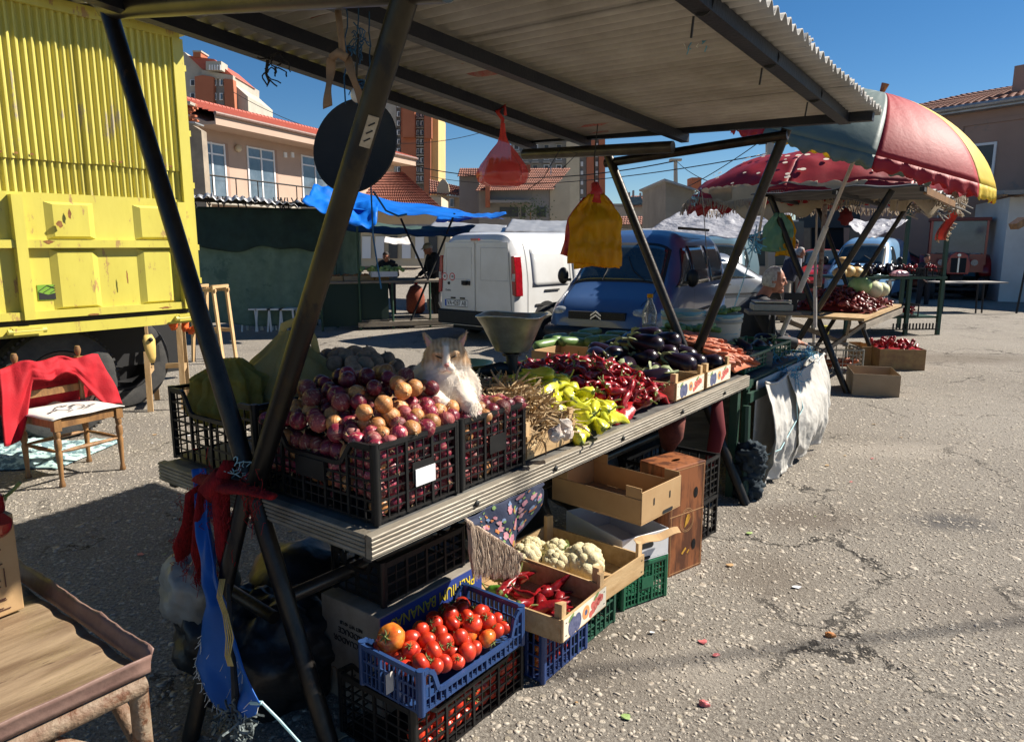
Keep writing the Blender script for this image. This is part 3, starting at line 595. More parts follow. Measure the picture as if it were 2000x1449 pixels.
# ================= YELLOW TRUCK
TV = 4.85
def SF(label, cat, name, u=0, v=0, z=0, group=None, rot=0): return thing(name, label, cat, S(u, v, z), RZ+rot, group)
t = SF('old yellow tipper truck with corrugated walls and rusty spots, parked on the left', 'truck', 'yellow_truck', 0, TV, 0)
x0, x1 = -3.2, 2.21
def corr(b, xa, xb, z0, z1, y, amp=.0135, wl=.0535, n=6, jag=0, lean=0):
    k = int((xb-xa)/wl*n); vs = []
    for z in (z0, z1):
        for i in range(k+1):
            x = xa+(xb-xa)*i/k; p = (x/wl) % 1; q = max(-1, min(1, 1.7*sin(2*pi*p)))
            vs.append((x, y-amp*q+lean*(z-z0), z+(jag*NZ.noise(Vector((x*3, z, 0))) if jag else 0)))
    b.add(vs, [(i, i+1, k+2+i, k+1+i) for i in range(k)]); return b
for k, (a, c_) in enumerate(((-3.2, -2.2), (-2.2, -1.15), (-1.15, -.15), (-.15, .72), (.72, 1.42), (1.42, 2.2))):
    y = -.012*(k % 2); solid(corr(MB(), a-.03, c_+.01, 2.24, 3.42, y-.012, jag=.01).build('corrugated_sheet', yelc, t), .003)
    solid(corr(MB(), a-.03, c_+.01, 1.985, 2.262, y+.008, jag=.006).build('lower_sheet', yelc, t), .003)
b = MB()
for k in range(40): u_ = rnd(-3, 2.15); b.box(u_, u_+rnd(.01, .03), -.036, -.031, 2.27, 2.285)
b.build('rivet_line', rust, t, kind='stuff')
b = MB(); b.box(x0, x1, .03, 2.3, 1.0, 3.4); b.build('load_body', yel, t)
b = MB(); b.box(x0, x1+.03, -.05, .0, 3.36, 3.45); b.build('top_rail', yel, t)
# dropside with pressed panels
b = MB(); b.box(x0, x1-.05, -.02, .028, 1.02, 1.995)
def press(b, xa, xb, za, zb, y=-.021, d=.026, s=.05):
    v = [(xa, y, za), (xb, y, za), (xb, y, zb), (xa, y, zb), (xa+s, y-d, za+s*.4), (xb-s, y-d, za+s*.4), (xb-s, y-d, zb-s*.4), (xa+s, y-d, zb-s*.4)]
    b.add(v, [(4, 5, 6, 7), (0, 1, 5, 4), (1, 2, 6, 5), (2, 3, 7, 6), (3, 0, 4, 7)])
b.build('drop_side', yel, t)
for za, zb in ((1.09, 1.565), (1.645, 1.93)):
    for xa, xb in ((-2.6, -2.2), (-1.9, -1.5), (-1.15, -.75), (-.45, -.05), (.32, .66), (1.04, 1.40), (1.72, 2.04)):
        b = MB(); press(b, xa, xb, za, zb); b.build('pressed_panel', yel, t)
for x in (-2.9, -1.35, .2-.33, .80, 2.08): b = MB(); b.box(x, x+.075, -.095, -.0215, 1.03, 1.97); b.build('stake', yel, t)
for z in (1.575, 1.03): b = MB(); b.box(x0, x1-.08, -.075, -.0225, z, z+.06); b.build('side_rail', yel, t)
b = MB(); b.box(x0, x1, -.06, .3, .90, .985); b.build('bed_sill', yel, t)
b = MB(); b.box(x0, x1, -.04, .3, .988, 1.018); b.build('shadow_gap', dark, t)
for x in (.82, 2.12): b = MB(); b.box(x-.12, x+.08, -.13, -.065, .925, .975); b.tube([(x-.15, -.11, .95), (x+.11, -.11, .95)], .022, 8); b.build('hinge', yel, t)
b = MB(); b.box(x1-.045, x1+.05, -.06, .06, 1.02, 3.36); b.build('corner_post', yel, t)
for z in (1.55, 2.1, 2.55, 3.1, 1.25): b = MB(); b.box(x1+.051, x1+.07, -.05, .03, z, z+.05); b.build('latch', yel, t)
for (x, z, w_, h_) in ((1.12, 1.76, .05, .06), (1.20, 1.84, .03, .09), (1.03, 1.62, .09, .03), (1.6, 1.33, .02, .12), (.35, 1.2, .03, .05), (1.9, 1.05, .12, .02), (1.3, 1.035, .1, .018)):
    b = MB(); y = -.0735 if 1.15 < x < 1.25 or (1.02 < x < 1.35 and z > 1.65) else -.0765 if z < 1.06 or abs(z-1.6) < .04 else -.0735
    P = [(x+w_/2*cos(a)*rnd(.5, 1.2), y, z+h_/2*sin(a)*rnd(.5, 1.2)) for a in [i*pi/6 for i in range(12)]]; b.add([(p[0], y, p[2]) for p in P], [tuple(range(12))]); b.build('rust_patch', rust, t)
# number decal
b = MB(); b.box(.93, 1.12, -.026, -.0215, 1.17, 1.29); d_ = b.build('decal', mat('green_decal', (.16, .32, .03), rough=.5), t)
b = MB(); b.prism([(.935, -.0265, 1.175), (1.115, -.0265, 1.175), (1.115, -.0265, 1.215), (1.06, -.0265, 1.225), (1.0, -.0265, 1.212), (.935, -.0265, 1.235)], (0, -.002, 0)); 
for a, c_ in (((.935, 1.24), (1.0, 1.285)), ((.97, 1.23), (1.06, 1.285)), ((1.02, 1.225), (1.11, 1.28)), ((1.0, 1.285), (1.11, 1.235))): b.bar((a[0], -.028, a[1]), (c_[0], -.028, c_[1]), .004, .003, (0, 1, 0))
b.build('decal_print', dark, d_)
b = MB()
for i in range(10):
    xa = x0+i*.56
    n_ = 24; vs = [(xa+.58*i_/n_, yy, 3.475+.014*sin(2*pi*(xa+.58*i_/n_)/.146)-(.06+.02*sin(i*2.3))*(yy < 0)+(.02*NZ.noise(Vector((xa*2+i_, yy, 0)))))for yy in (-.24, .02, 2.4) for i_ in range(n_+1)]
    b.add(vs, [(j*(n_+1)+i_, j*(n_+1)+i_+1, (j+1)*(n_+1)+i_+1, (j+1)*(n_+1)+i_) for j in range(2) for i_ in range(n_)])
solid(b.build('roof_sheet', tin, t), .006)
b = MB(); b.box(x0, x1-.3, .35, 1.9, .62, .895); b.build('chassis', dark, t)
b = MB(); b.box(x0, 3.2, 2.0, 2.1, .1, .9); b.box(-.2, x1, .7, .8, .45, .62); b.build('underbody', dark, t)
def wheel(par, x, y, r, wd, side=-1, name='wheel', rim=True, tread=True):
    M = Matrix.Translation((x, y, r)) @ Matrix.Rotation(pi/2*side*-1, 4, 'X')
    b = MB(); b.lathe([(r*.56, -wd/2), (r*.6, -wd*.06), (r*.62, wd*.45), (r*.82, wd*.5), (r*.95, wd*.44), (r, wd*.28), (r, -wd*.4), (r*.9, -wd/2)], 48, M=M)
    if tread:
        for k in range(64): a = 2*pi*k/64; c_ = M @ Vector((cos(a)*r*1.003, sin(a)*r*1.003, wd*.1)); e = M @ Vector((cos(a+.05)*r*1.003, sin(a+.05)*r*1.003, wd*.34)); b.bar(c_, e, r*.05, .02, tuple((c_-M @ Vector((0, 0, .1*wd))).normalized()))
    w_ = b.build(name, rubber, par, 35)
    if rim:
        b = MB(); b.lathe([(0.001, wd*.1), (r*.13, wd*.12), (r*.16, -wd*.05), (r*.45, -wd*.12), (r*.5, wd*.2), (r*.555, wd*.40), (r*.6, wd*.42), (r*.6, -wd*.3)], 32, M=M); b.build('rim', rim if not isinstance(rim, bool) else greypl, w_, 40)
    return w_
wheel(t, 1.08, .22, .46, .28, -1, rim=mat('rusty_rim', (.10, .05, .035), (.04, .03, .03), 10, rough=.7)); wheel(t, 1.95, 1.0, .46, .28, -1, rim=dark, tread=False); wheel(t, -2.4, .22, .46, .28, -1)

# chair with red vest
def chair():
    t = thing('wooden_chair', 'old turned wooden chair with a white print cloth on its seat beside the truck wheel', 'chair', G(150, 925), R(62))
    hw, hd = .215, .20
    def leg(x, y, zt, zb=0, back=False):
        b = MB(); pr = [(.017, 0), (.021, .01), (.017, .03), (.013, .05), (.019, .2), (.022, .23), (.016, .25), (.023, .27), (.023, .32), (.016, .335), (.021, .35), (.021, .38), (.016, .39)]
        b.lathe([(r, z) for r, z in pr], 12); b.box(-.024, .024, -.024, .024, .385, .465)
        if back:
            b.lathe([(.019, .465), (.014, .56), (.02, .60), (.015, .62), (.013, .70)], 12); b.box(-.022, .022, -.022, .022, .70, .80); b.lathe([(.010, .80), (.013, .812), (.02, .83), (.022, .85), (.015, .875), (.001, .878)], 12)
        b.build('leg', oldwood, t, 35, loc=(x, y, 0))
    for x, y, k in ((-hw, -hd, 0), (hw, -hd, 0), (-hw, hd, 1), (hw, hd, 1)): leg(x, y, .46, back=k)
    for a, c_ in (((-hw, -hd), (hw, -hd)), ((hw, -hd), (hw, hd)), ((hw, hd), (-hw, hd)), ((-hw, hd), (-hw, -hd))):
        d = (Vector((*c_, 0))-Vector((*a, 0))); d.normalize(); b = MB(); b.bar(Vector((*a, .43))+d*.025, Vector((*c_, .43))-d*.025, .022, .055); b.build('seat_rail', oldwood, t)
        b = MB(); p, q = Vector((*a, .24))+d*.02, Vector((*c_, .24))-d*.02; b.tube([p, p.lerp(q, .15), p.lerp(q, .5), p.lerp(q, .85), q], [.008, .012, .016, .012, .008], 8); b.build('stretcher', oldwood, t, 40)
    b = MB(); b.box(-hw+.02, hw-.02, -hd+.02, hd-.02, .44, .468); b.build('seat', pine, t)
    b = MB(); b.bar((-hw+.022, hd, .74), (hw-.022, hd, .74), .02, .07); b.build('back_rail', oldwood, t)
    b = MB(); b.bar((-hw+.022, hd, .58), (hw-.022, hd, .58), .02, .05); b.build('back_rail', oldwood, t)
    return t
ch = chair()
Mc = Matrix.Translation(ch.location) @ Matrix.Rotation(ch.rotation_euler.z, 4, 'Z')
c_ = MB()
c_.grid(lambda a, b_: Mc @ Vector(((a-.5)*.50, (b_-.5)*.47, .474+.006*NZ.noise(Vector((a*3, b_*3, 0)))-.02*(max(0, abs(a-.5)-.40)*10)**2*.4)), 16, 16)
o = solid(c_.build('seat_cloth', whitecl, None, True, label='white cotton cloth with black print lying on the wooden chair seat', cat='cloth'), .006)
b = MB()
for k in range(20):
    a = 2*pi*k/20
    if k in (3, 4, 13, 14): continue
    p = Mc @ Vector((.09*cos(a), .09*sin(a), .484)); q = Mc @ Vector((.09*cos(a+.3), .09*sin(a+.3), .484)); b.bar(p, q, .006, .002)
for x, y, w_, h_ in ((-.12, -.03, .05, .02), (-.02, -.05, .03, .03), (.03, .02, .05, .03), (.12, -.06, .06, .02), (.0, .06, .05, .02), (-.17, -.07, .03, .03), (-.06, -.12, .04, .02), (.06, -.11, .05, .02)):
    b.bar(Mc @ Vector((x-w_/2, y, .485)), Mc @ Vector((x+w_/2, y+h_*.5, .485)), h_*.5, .002)
b.build('cloth_print', dark, o)
# quilted red vest thrown over the chair back
def vest():
    b = MB()
    def f(a, k):
        s = (a-.5)*2; x = s*.34; q = (k-.5)*2
        sd_ = min(1, max(0, (abs(s)-.42)/.3)); hang = abs(q)*((.12+.36*sd_-.10*(s > 0)*sd_) if q < 0 else .34)
        z = .81-.02*s*s-hang+.015*sin(s*9); y = .20+(.03+.05*abs(q)+(.07*abs(q)*sd_ if q < 0 else 0))*(1 if q > 0 else -1); x *= 1+.25*abs(q)*sd_
        z += .02*NZ.noise(Vector((s*3, q*3, 1))); y += .05*NZ.noise(Vector((s*3.3, q*2, 5)))
        qx = (s*7) % 1; qz = (q*4+s*1.5) % 1; puff = .005*(sin(pi*qx)*sin(pi*qz))**.5 if sin(pi*qx)*sin(pi*qz) > 0 else 0
        return Mc @ Vector((x, y+(puff if q > 0 else -puff), z))
    b.grid(f, 64, 40); o = b.build('red_vest', redcl, None, True, label='red quilted vest hung over the back of the wooden chair', cat='vest'); solid(o, .012)
vest()
# printed cloth on the ground
b = MB()
c0 = G(75, 890)
def f(a, k):
    x = (a-.5)*1.25; y = (k-.5)*.75; h = .02+.07*max(0, NZ.noise(Vector((x*2.6, y*3.2, 3))))+.04*abs(NZ.noise(Vector((x*7, y*7, 9))))+.02*abs(NZ.noise(Vector((x*15, y*15, 2))))
    e = min(a, 1-a, k, 1-k)*8; return Vector((c0.x-.22+x+.1*y, c0.y+y+.05*NZ.noise(Vector((x*3, 0, 4))), h*min(1, e)+.012))
b.grid(f, 90, 60); solid(b.build('ground_cloth', teal, None, True, label='crumpled pale teal printed cloth lying on the ground under the chair', cat='cloth'), .004)
# yellow clog and things hanging under the truck
q = S(1.75, 4.82, .72)
t = thing('yellow_clog', 'yellow rubber clog hanging below the truck bed', 'shoe', q, RZ)
b = MB(); b.tube([(0, 0, .10), (.0, -.01, .05), (0, -.02, -.02), (.01, -.02, -.10), (.015, -.01, -.15)], [.035, .055, .05, .035, .02], 14, flat=.55); o = b.build('upper', mat('yellow_rubber', (.62, .42, .12), rough=.5), t, True)
b = MB(); b.ball((0, -.045, .06), .02, 10, 6); b.build('foot_opening', dark, t, True)
# two rough wooden trestles standing behind the truck corner
def trestle(loc, rot, w_, h_, label, lean=.12):
    t = thing('wooden_trestle', label, 'trestle', loc, rot)
    for x in (-w_/2, w_/2):
        for y, l in ((-.16, lean), (.16, -lean)):
            b = MB(); b.bar((x, y-l, 0), (x, y, h_), .05, .03, (0, 1, 0)); b.build('leg', pinev, t)
    for y in (-.16, .16): b = MB(); b.bar((-w_/2-.03, y, h_+.02), (w_/2+.03, y, h_+.02), .035, .04); b.build('top_bar', pine, t)
    for x in (-w_/2, w_/2): b = MB(); b.bar((x, -.19, h_*.42), (x, .19, h_*.42), .03, .05); b.build('cross_bar', pine, t); b = MB(); b.bar((x, -.2, h_-.03), (x, .2, h_-.03), .03, .04); b.build('side_bar', pine, t)
    b = MB(); b.bar((-w_/2, .19, h_*.42), (w_/2, .19, h_*.42), .02, .05); b.build('brace', pine, t)
p = G(420, 705); trestle(p, R(75), .28, 1.02, 'pale wooden trestle standing in front of the green net', .08)
p = G(333, 790); trestle(p, R(20), .30, .88, 'grey wooden trestle leaning under the yellow truck corner')
q = S(2.25, 5.0, .8)
t = thing('orange_gloves', 'orange rags and gloves stuffed on the trestle below the truck corner', 'rag', q)
b = MB()
for k in range(9): b.ball((rnd(-.18, .14), rnd(-.05, .05), rnd(-.04, .12)), rnd(.025, .05), 8, 6, fn=lambda d: 1+.4*NZ.noise(d*2))
b.build('rag', mat('orange_rag', (.65, .13, .02), (.5, .08, .02), 20, rough=.8), t, True)
b = MB(); q = G(350, 760); b.box(-.2, .2, -.15, .15, 0, .3)
# ================= GREEN NET ENCLOSURE
t = thing('net_enclosure', 'market booth closed off with a dark green shade net beside the yellow truck', 'booth')
a = Vector((-5.95, 12.9, 0)); e = Vector((-3.42, 13.9, 0)); dd = (e-a).normalized(); L_ = (e-a).length; nn = Vector((dd.y, -dd.x, 0))
def f(x, z):
    s = x; y = .10*NZ.noise(Vector((s*5, z*.7, 2)))+.05*NZ.noise(Vector((s*16, z*1.2, 7)))*(1-z*.6)+.05*NZ.noise(Vector((s*3, z*3, 4)))
    if z < .35: y += .12*max(0, 1-abs(s-.86)/.14)*(1-z/.35)
    zz = .14+z*(2.05)+.05*sin(s*9)*(1-z)-.07*s*0
    return a+dd*(s*L_)+nn*y+Vector((0, 0, zz))
b = MB(); b.grid(f, 110, 50); solid(b.build('green_net', netg, t, True), .003)
b = MB(); b.grid(lambda x, z: a+dd*(x*L_-.03)+nn*(.12+.05*NZ.noise(Vector((x*8, z*2, 9))))+Vector((0, 0, 1.52+z*.74+(.09*NZ.noise(Vector((x*7, 0, 3)))+.05*sin(x*13))*(1-z)-.30*x*(1-z)*0)), 70, 14); solid(b.build('net_valance', mat('dark_green_cloth', (.016, .042, .038), (.01, .025, .022), 5, rough=.85), t, True), .003)
b = MB(); b.grid(lambda x, z: e+Vector((.10*z*sin(9*x), x*2.4, .1+2.1*z)), 20, 12); solid(b.build('side_net', netg, t, True), .003)
for p in (a, e, e+Vector((0, 2.3, 0)), a+Vector((0, 2.3, 0))): b = MB(); b.tube([p+Vector((0, .1, 0)), p+Vector((0, .1, 2.35))], .03, 8); b.build('post', greenst, t)
for k in range(4):
    b = MB(); s0, s1 = -.1+k*.72, .66+k*.72
    b.grid(lambda x, y: a+dd*(s0+(s1-s0)*x)+nn*(.55-y*2.6)+Vector((0, 0, 2.50-.03*k+.02*sin(x*2*pi*6)+.07*NZ.noise(Vector((x*2+k, y*3, 0)))-.10*max(0, .15-y)*5-.05*k*x)), 48, 8)
    solid(b.build('roof_sheet', tin, t, 40), .006)
b = MB()
for k in range(26): x = rnd(0, L_); z = 2.43; b.tube([a+dd*x+nn*.4+Vector((0, 0, z)), a+dd*(x+rnd(-.1, .1))+nn*.42+Vector((0, 0, z-rnd(.08, .25)))], .012, 5)
b.build('hanging_shreds', dark, t, kind='stuff')
b = MB(); b.bar(a+nn*.3+Vector((0, 0, 2.38)), e+nn*.3+Vector((0, 0, 2.30)), .05, .07); b.build('beam', dark, t)
# plastic stool legs below the net
for px in (470, 495, 520, 440): q = G(px, 664); tt = thing('white_stool', 'white plastic stool half hidden under the hem of the green net', 'stool', q+Vector((0, 1.3, 0)), 0, 'plastic stools under the net'); b = MB(); b.box(-.14, .14, -.14, .14, .40, .43); b.build('seat', winw, tt); [MB().bar((x*1.3, y*1.3, 0), (x, y, .399), .03, .02).build('leg', winw, tt) for x in (-.11, .11) for y in (-.11, .11)]
t_ = None
# ================= BACKGROUND STALLS LEFT
def canopy(name, label, cat, pts, m, nx=30, ny=16, sag=.12, wob=.05, par=None, th=.004, **k):
    p00, p10, p01, p11 = [Vector(p) for p in pts]; b = MB(); sd_ = rnd(0, 50)
    def f(x, y):
        p = (p00*(1-x)+p10*x)*(1-y)+(p01*(1-x)+p11*x)*y
        return p+Vector((0, 0, -sag*4*x*(1-x)*(.4+.6*y)+wob*NZ.noise(Vector((x*4, y*3, sd_)))+wob*.5*NZ.noise(Vector((x*11, y*9, sd_)))))
    b.grid(f, nx, ny); o = b.build(name, m, par, True)
    if label: o['label'] = label; o['category'] = cat
    return solid(o, th)
canopy('blue_tarpaulin', 'bright blue tarpaulin canopy stretched above the stall behind the round tray', 'tarpaulin', [D(610, 405, 12.5), D(905, 425, 13), D(640, 362, 15), D(985, 425, 16)], bluetarp, 60, 24, .05, .06)
canopy('blue_tarpaulin', 'lower fold of blue tarpaulin hanging beside the brown pole', 'tarpaulin', [D(590, 398, 12), D(735, 442, 12.2), D(620, 360, 13), D(740, 398, 13)], bluetarp, 30, 16, .1, .12)
canopy('blue_tarpaulin', 'narrow blue tarpaulin with a pointed end above the white van', 'tarpaulin', [D(850, 432, 15), D(990, 420, 15), D(862, 404, 18), D(985, 414, 18)], bluetarp, 30, 10, .08, .06)
canopy('green_canopy', 'dark green cloth canopy over the stall left of the white van', 'canopy', [D(672, 448, 13.5), D(905, 462, 14), D(690, 428, 16.5), D(930, 440, 17)], mat('moss_canopy', (.05, .10, .08), (.035, .07, .06), 4, rough=.8, tl=.2), 30, 12, .1, .06)
canopy('white_canopy', 'small white scalloped canopy at the back of the market', 'canopy', [D(748, 474, 20), D(808, 478, 20), D(752, 462, 22), D(800, 462, 22)], whitecl, 16, 6, .05, .03)
canopy('tin_roof', 'low zinc roof behind the white van', 'roof', [D(985, 452, 17), D(1110, 455, 17), D(1000, 428, 21), D(1110, 431, 21)], tin, 40, 8, .02, .03)
canopy('tin_roof', 'zinc roof with dark battens to the left of the low zinc roof', 'roof', [D(830, 452, 19), D(985, 458, 18), D(850, 432, 23), D(990, 440, 22)], tin, 40, 8, .02, .03)
canopy('tin_roof', 'white corrugated roof seen right of the blue van', 'roof', [D(1225, 462, 24), D(1435, 462, 22), D(1235, 448, 27), D(1425, 440, 26)], tin, 50, 8, .0, .02)
# stall with green skirt
t = thing('market_stall', 'market stall with dark green skirt and low plank shelf left of the white van', 'stall', G(705, 645), R(20))
b = MB(); b.box(-.75, 2.1, 0, 1.3, .88, .92); b.build('table_top', wornwood, t)
b = MB(); b.box(-.7, .55, .04, .06, .08, .878); b.build('skirt', mat('dark_green_panel', (.010, .028, .022), rough=.8), t)
for x, y in ((-.7, .02), (.62, 0), (1.35, .0), (2.0, .02), (-.7, 1.2), (2.0, 1.2)): b = MB(); b.tube([(x, y, 0), (x, y, .88)], .022, 8); b.build('post', greenst, t)
b = MB(); b.tube([(0, .0, 0), (.0, .0, 2.1)], .022, 8); b.build('post', greenst, t); b = MB(); b.tube([(.9, 0, 0), (1.6, .1, 1.5), (1.9, .1, 2.2)], .022, 8); b.build('post', dark, t); b = MB(); b.tube([(1.8, .4, 0), (.9, .4, 2.1)], .022, 8); b.build('post', dark, t)
for y in (0, .28, .55): b = MB(); b.box(.0, 2.15, y, y+.2, .16, .185); b.build('shelf_plank', wornwood, t)
b = MB(); b.box(-.05, 2.2, -.06, -.02, .06, .15); b.build('kick_board', wornwood, t)
for k, (x, m_) in enumerate(((-.55, card), (-.25, card2), (.05, card), (.35, card))):
    tt = thing('goods_box', ['cardboard tray of small goods at the left end of the green skirted stall', 'grey tray second on the green skirted stall', 'brown tray in the middle of the green skirted stall', 'brown tray of bulbs right on the green skirted stall'][k], 'tray', t.location+Matrix.Rotation(R(20), 3, 'Z') @ Vector((x, .25, .92)), R(20+k*4))
    b = MB(); b.box(0, .28, 0, .4, 0, .01); b.box(0, .28, 0, .01, .011, .09); b.box(0, .28, .39, .4, .011, .09); b.box(0, .01, .011, .389, .011, .09); b.box(.27, .28, .011, .389, .011, .09); b.build('tray', m_, tt)
    b = MB()
    for i in range(18): b.ball((rnd(.04, .24), rnd(.05, .35), rnd(.05, .10)), .035, 7, 5)
    b.build('goods', brownon, tt, True, kind='stuff')
tt = thing('greens_tray', 'white box heaped with yellow green peppers on the green skirted stall', 'tray', D(748, 530, 14), R(20)); b = MB(); b.box(-.25, .25, -.18, .18, -.1, 0); b.build('box', whitec, tt); b = MB()
for i in range(60): b.ball((random.gauss(-.05, .18), rnd(-.15, .15), rnd(.0, .08)), .04, 7, 5)
b.build('greens', leafg, tt, True, kind='stuff')
q = G(812, 612); tt = thing('produce_sack', 'orange net sack of carrots standing under the market stall', 'sack', q); b = MB(); b.tube([(0, 0, .0), (0, 0, .08), (0, 0, .4), (.02, 0, .62), (.02, 0, .68)], [.16, .22, .22, .14, .04], 16); b.build('net_bag', mat('orange_net', (.26, .06, .02), (.12, .02, .012), 40, rough=.8), tt, True); b = MB(); b.ball((0.02, 0, .72), .05, 8, 6); b.build('tie', redmesh, tt, True)
q = G(845, 605); tt = thing('carton', 'small brown carton beside the net sack at the foot of the stall', 'box', q, R(15)); b = MB(); b.box(-.12, .16, -.1, .15, 0, .26); bev(b.build('box', card, tt)); b = MB(); b.box(-.02, .05, -.105, -.101, .14, .18); b.build('hand_hole', dark, tt)
b = MB(); q = G(785, 634)
for i in range(7): b.ball((q.x+rnd(-.16, .16), q.y+rnd(-.03, .03), .02), .03, 8, 5, sx=1.5)
b.build('red_scraps', redmesh, None, True, label='red scraps lying on the ground in front of the stall shelf', cat='rags')
# shop fronts behind
t = thing('shop_row', 'row of shuttered cream market shops in shade far behind the stalls', 'building'); Yh = 30
pxpart('wall', creamw, t, rc(560, 448, 880, 520), Yh, 4)
for x in range(655, 860, 26): pxpart('shutter', winw if x % 3 else wind, t, rc(x, 462, x+17, 505), Yh-.1, .08)
b = MB(); P = D(560, 444, Yh-.7); Q = D(880, 444, Yh-.7); b.box(P.x, Q.x, Yh-.7, Yh-.05, P.z, P.z+.12); b.build('awning', concg, t)
# right hand kiosk
t = thing('market_kiosk', 'grey green kiosk with dark red curtain and concrete post left of the parked cars', 'kiosk'); Yk = 23
pxpart('wall', mat('kiosk_green', (.10, .13, .11), (.07, .09, .08), 1, rough=.8), t, rc(1478, 432, 1570, 575), Yk, 3); pxpart('opening', dark, t, rc(1585, 445, 1648, 530), Yk+3.2, .1)
pxpart('curtain', mat('maroon_curtain', (.09, .012, .012), (.05, .01, .01), 4, rough=.8), t, rc(1425, 440, 1470, 560), Yk-.5, .1); pxpart('awning', oldwood, t, [(1420, 432), (1468, 425), (1495, 430), (1420, 438)], Yk-1.2, 1.2)
pxpart('post', conc, t, rc(1500, 410, 1514, 575), Yk-1, .25); pxpart('rail', tin, t, rc(1478, 430, 1560, 433), Yk-1.2, .1); pxpart('sill', conc, t, rc(1478, 520, 1560, 545), Yk-.3, .25)
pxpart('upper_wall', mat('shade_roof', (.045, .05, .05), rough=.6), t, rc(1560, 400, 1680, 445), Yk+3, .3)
canopy('white_tarpaulin', 'wrinkled white tarpaulin sloping over the stall behind the leaning leg', 'tarpaulin', [D(1240, 462, 17), D(1545, 455, 15.5), D(1395, 382, 19), D(1545, 392, 18)], tarpw, 70, 40, .10, .09)
canopy('white_tarpaulin', 'white tarpaulin sagging below the roof of the second stall', 'tarpaulin', [D(1640, 424, 14), D(1778, 426, 14), D(1668, 452, 13), D(1740, 450, 13)], tarpw, 40, 20, .10, .05)

# ================= VEHICLES  (front towards +x)
def lerp_tab(tab, x):
    for (a, va), (b_, vb) in zip(tab, tab[1:]):
        if x <= b_: return va if x <= a else va+(vb-va)*(x-a)/(b_-a)
    return tab[-1][1]
def vehicle(name, label, cat, loc, yaw, paint, L_, hw, prof, wtab, n=5.0, z0=.24, belt=.95, tum=.13, shield=None, rearglass=None, side=[], wheels=(-1.25, 1.3), wr=.31, face='flat', group=None, bump=black):
    t = thing(name, label, cat, loc, yaw, group)
    H = lambda x: lerp_tab(prof, x); W = lambda x: lerp_tab(wtab, x)*hw
    tm = lambda z: 1-tum*max(0, min(1.2, (z-belt)/.85))
    def top(x, y, off=0):
        w_ = W(x); h = H(x)-z0; k = min(.999, abs(y)/w_); z = z0+h*(1-k**n)**(1/n); return Vector((x, y*tm(z), z+off))
    def sidep(x, z, sg, off=0):
        w_ = W(x); h = H(x)-z0; k = min(.9999, (z-z0)/h); y = w_*(1-k**n)**(1/n)*tm(z)+off; return Vector((x, sg*y, z))
    xs = []
    xa, xb = -L_/2, L_/2; K = 56
    for i in range(K+1): xs.append(xa+(xb-xa)*i/K)
    N = 40; b = MB(); vs = []
    for x in xs:
        w_ = W(x); h = H(x)-z0
        for j in range(N+1):
            th = -pi/2+pi*j/N; s_ = sin(th); c_ = cos(th); y = w_*(1 if s_ > 0 else -1)*abs(s_)**(2/n); z = z0+h*abs(c_)**(2/n)
            vs.append((x, y*tm(z), z))
    fs = [(i*(N+1)+j, i*(N+1)+j+1, (i+1)*(N+1)+j+1, (i+1)*(N+1)+j) for i in range(K) for j in range(N)]
    fs += [tuple(range(N, -1, -1)), tuple(K*(N+1)+j for j in range(N+1))]
    b.add(vs, fs); body = b.build('body', paint, t, 32)
    b = MB(); b.box(xa+.15, xb-.15, -hw*.8, hw*.8, .16, z0+.02); b.build('underbody', dark, t)
    def topglass(nm, x0, x1, f=.80, m=glass, off=.008):
        b = MB(); b.grid(lambda u_, v_: top(x0+(x1-x0)*u_, (v_-.5)*2*f*W(x0+(x1-x0)*u_)*.94, off), 10, 20); g = solid(b.build(nm, m, t, True), .008, 0); return g
    if shield: topglass('windshield_seal', shield[0]-.05, shield[1]+.04, .85, dark, .004); topglass('windshield', *shield)
    if rearglass: topglass('rear_window', *rearglass)
    for sg in (-1, 1):
        for xd in ([x1 for (x0, x1, *_) in side[:1]]+[x0-.04 for (x0, *_) in side] if side else []):
            b = MB(); b.grid(lambda u_, v_: sidep(xd+.008*u_, .34+(.62 if xd < .9 else .50)*v_, sg, .003), 1, 8); b.build('door_gap', dark, t)
        b = MB(); b.grid(lambda u_, v_: sidep(xa+.5+(L_-1.0)*u_, .60+.035*v_, sg, .004), 20, 1); solid(b.build('side_moulding', dark, t), .012, 1)
        b = MB(); xh = shield[1]+.05 if shield else 1.2; b.grid(lambda u_, v_: top(xh+(xb-.16-xh)*u_, sg*(.74+.012*v_)*W(xh+(xb-.16-xh)*u_), .0035), 12, 1); b.build('bonnet_gap', dark, t)
        for (x0, x1, zb, zt_, sl0, sl1) in side:      # sl: slant of front/rear edge
            b = MB(); 
            def f(u_, v_):
                z = zb+(min(zt_, H(x0+(x1-x0)*u_)-.12)-zb)*v_; x = x0+(x1-x0)*u_+(sl0*(1-u_)+sl1*u_)*v_; return sidep(x, z, sg, .006)
            b.grid(f, 8, 6); solid(b.build('side_window', glass, t, True), .006, 0)
        for x in wheels:
            b = MB(); P = [(x+1.17*wr*cos(a), sg*(W(x)*.994), wr+1.17*wr*sin(a)) for a in [pi*k/14-.12 for k in range(15)]]+[(x-1.17*wr, sg*W(x)*.994, .2), (x+1.17*wr, sg*W(x)*.994, .2)]
            b.prism(P, (0, sg*.012, 0)); b.build('wheel_arch', dark, t)
            wheel(t, x, sg*(W(x)-.07), wr, .19, sg, rim=silver, tread=False)
    return t, dict(H=H, W=W, top=top, side=sidep, L=L_, hw=hw)
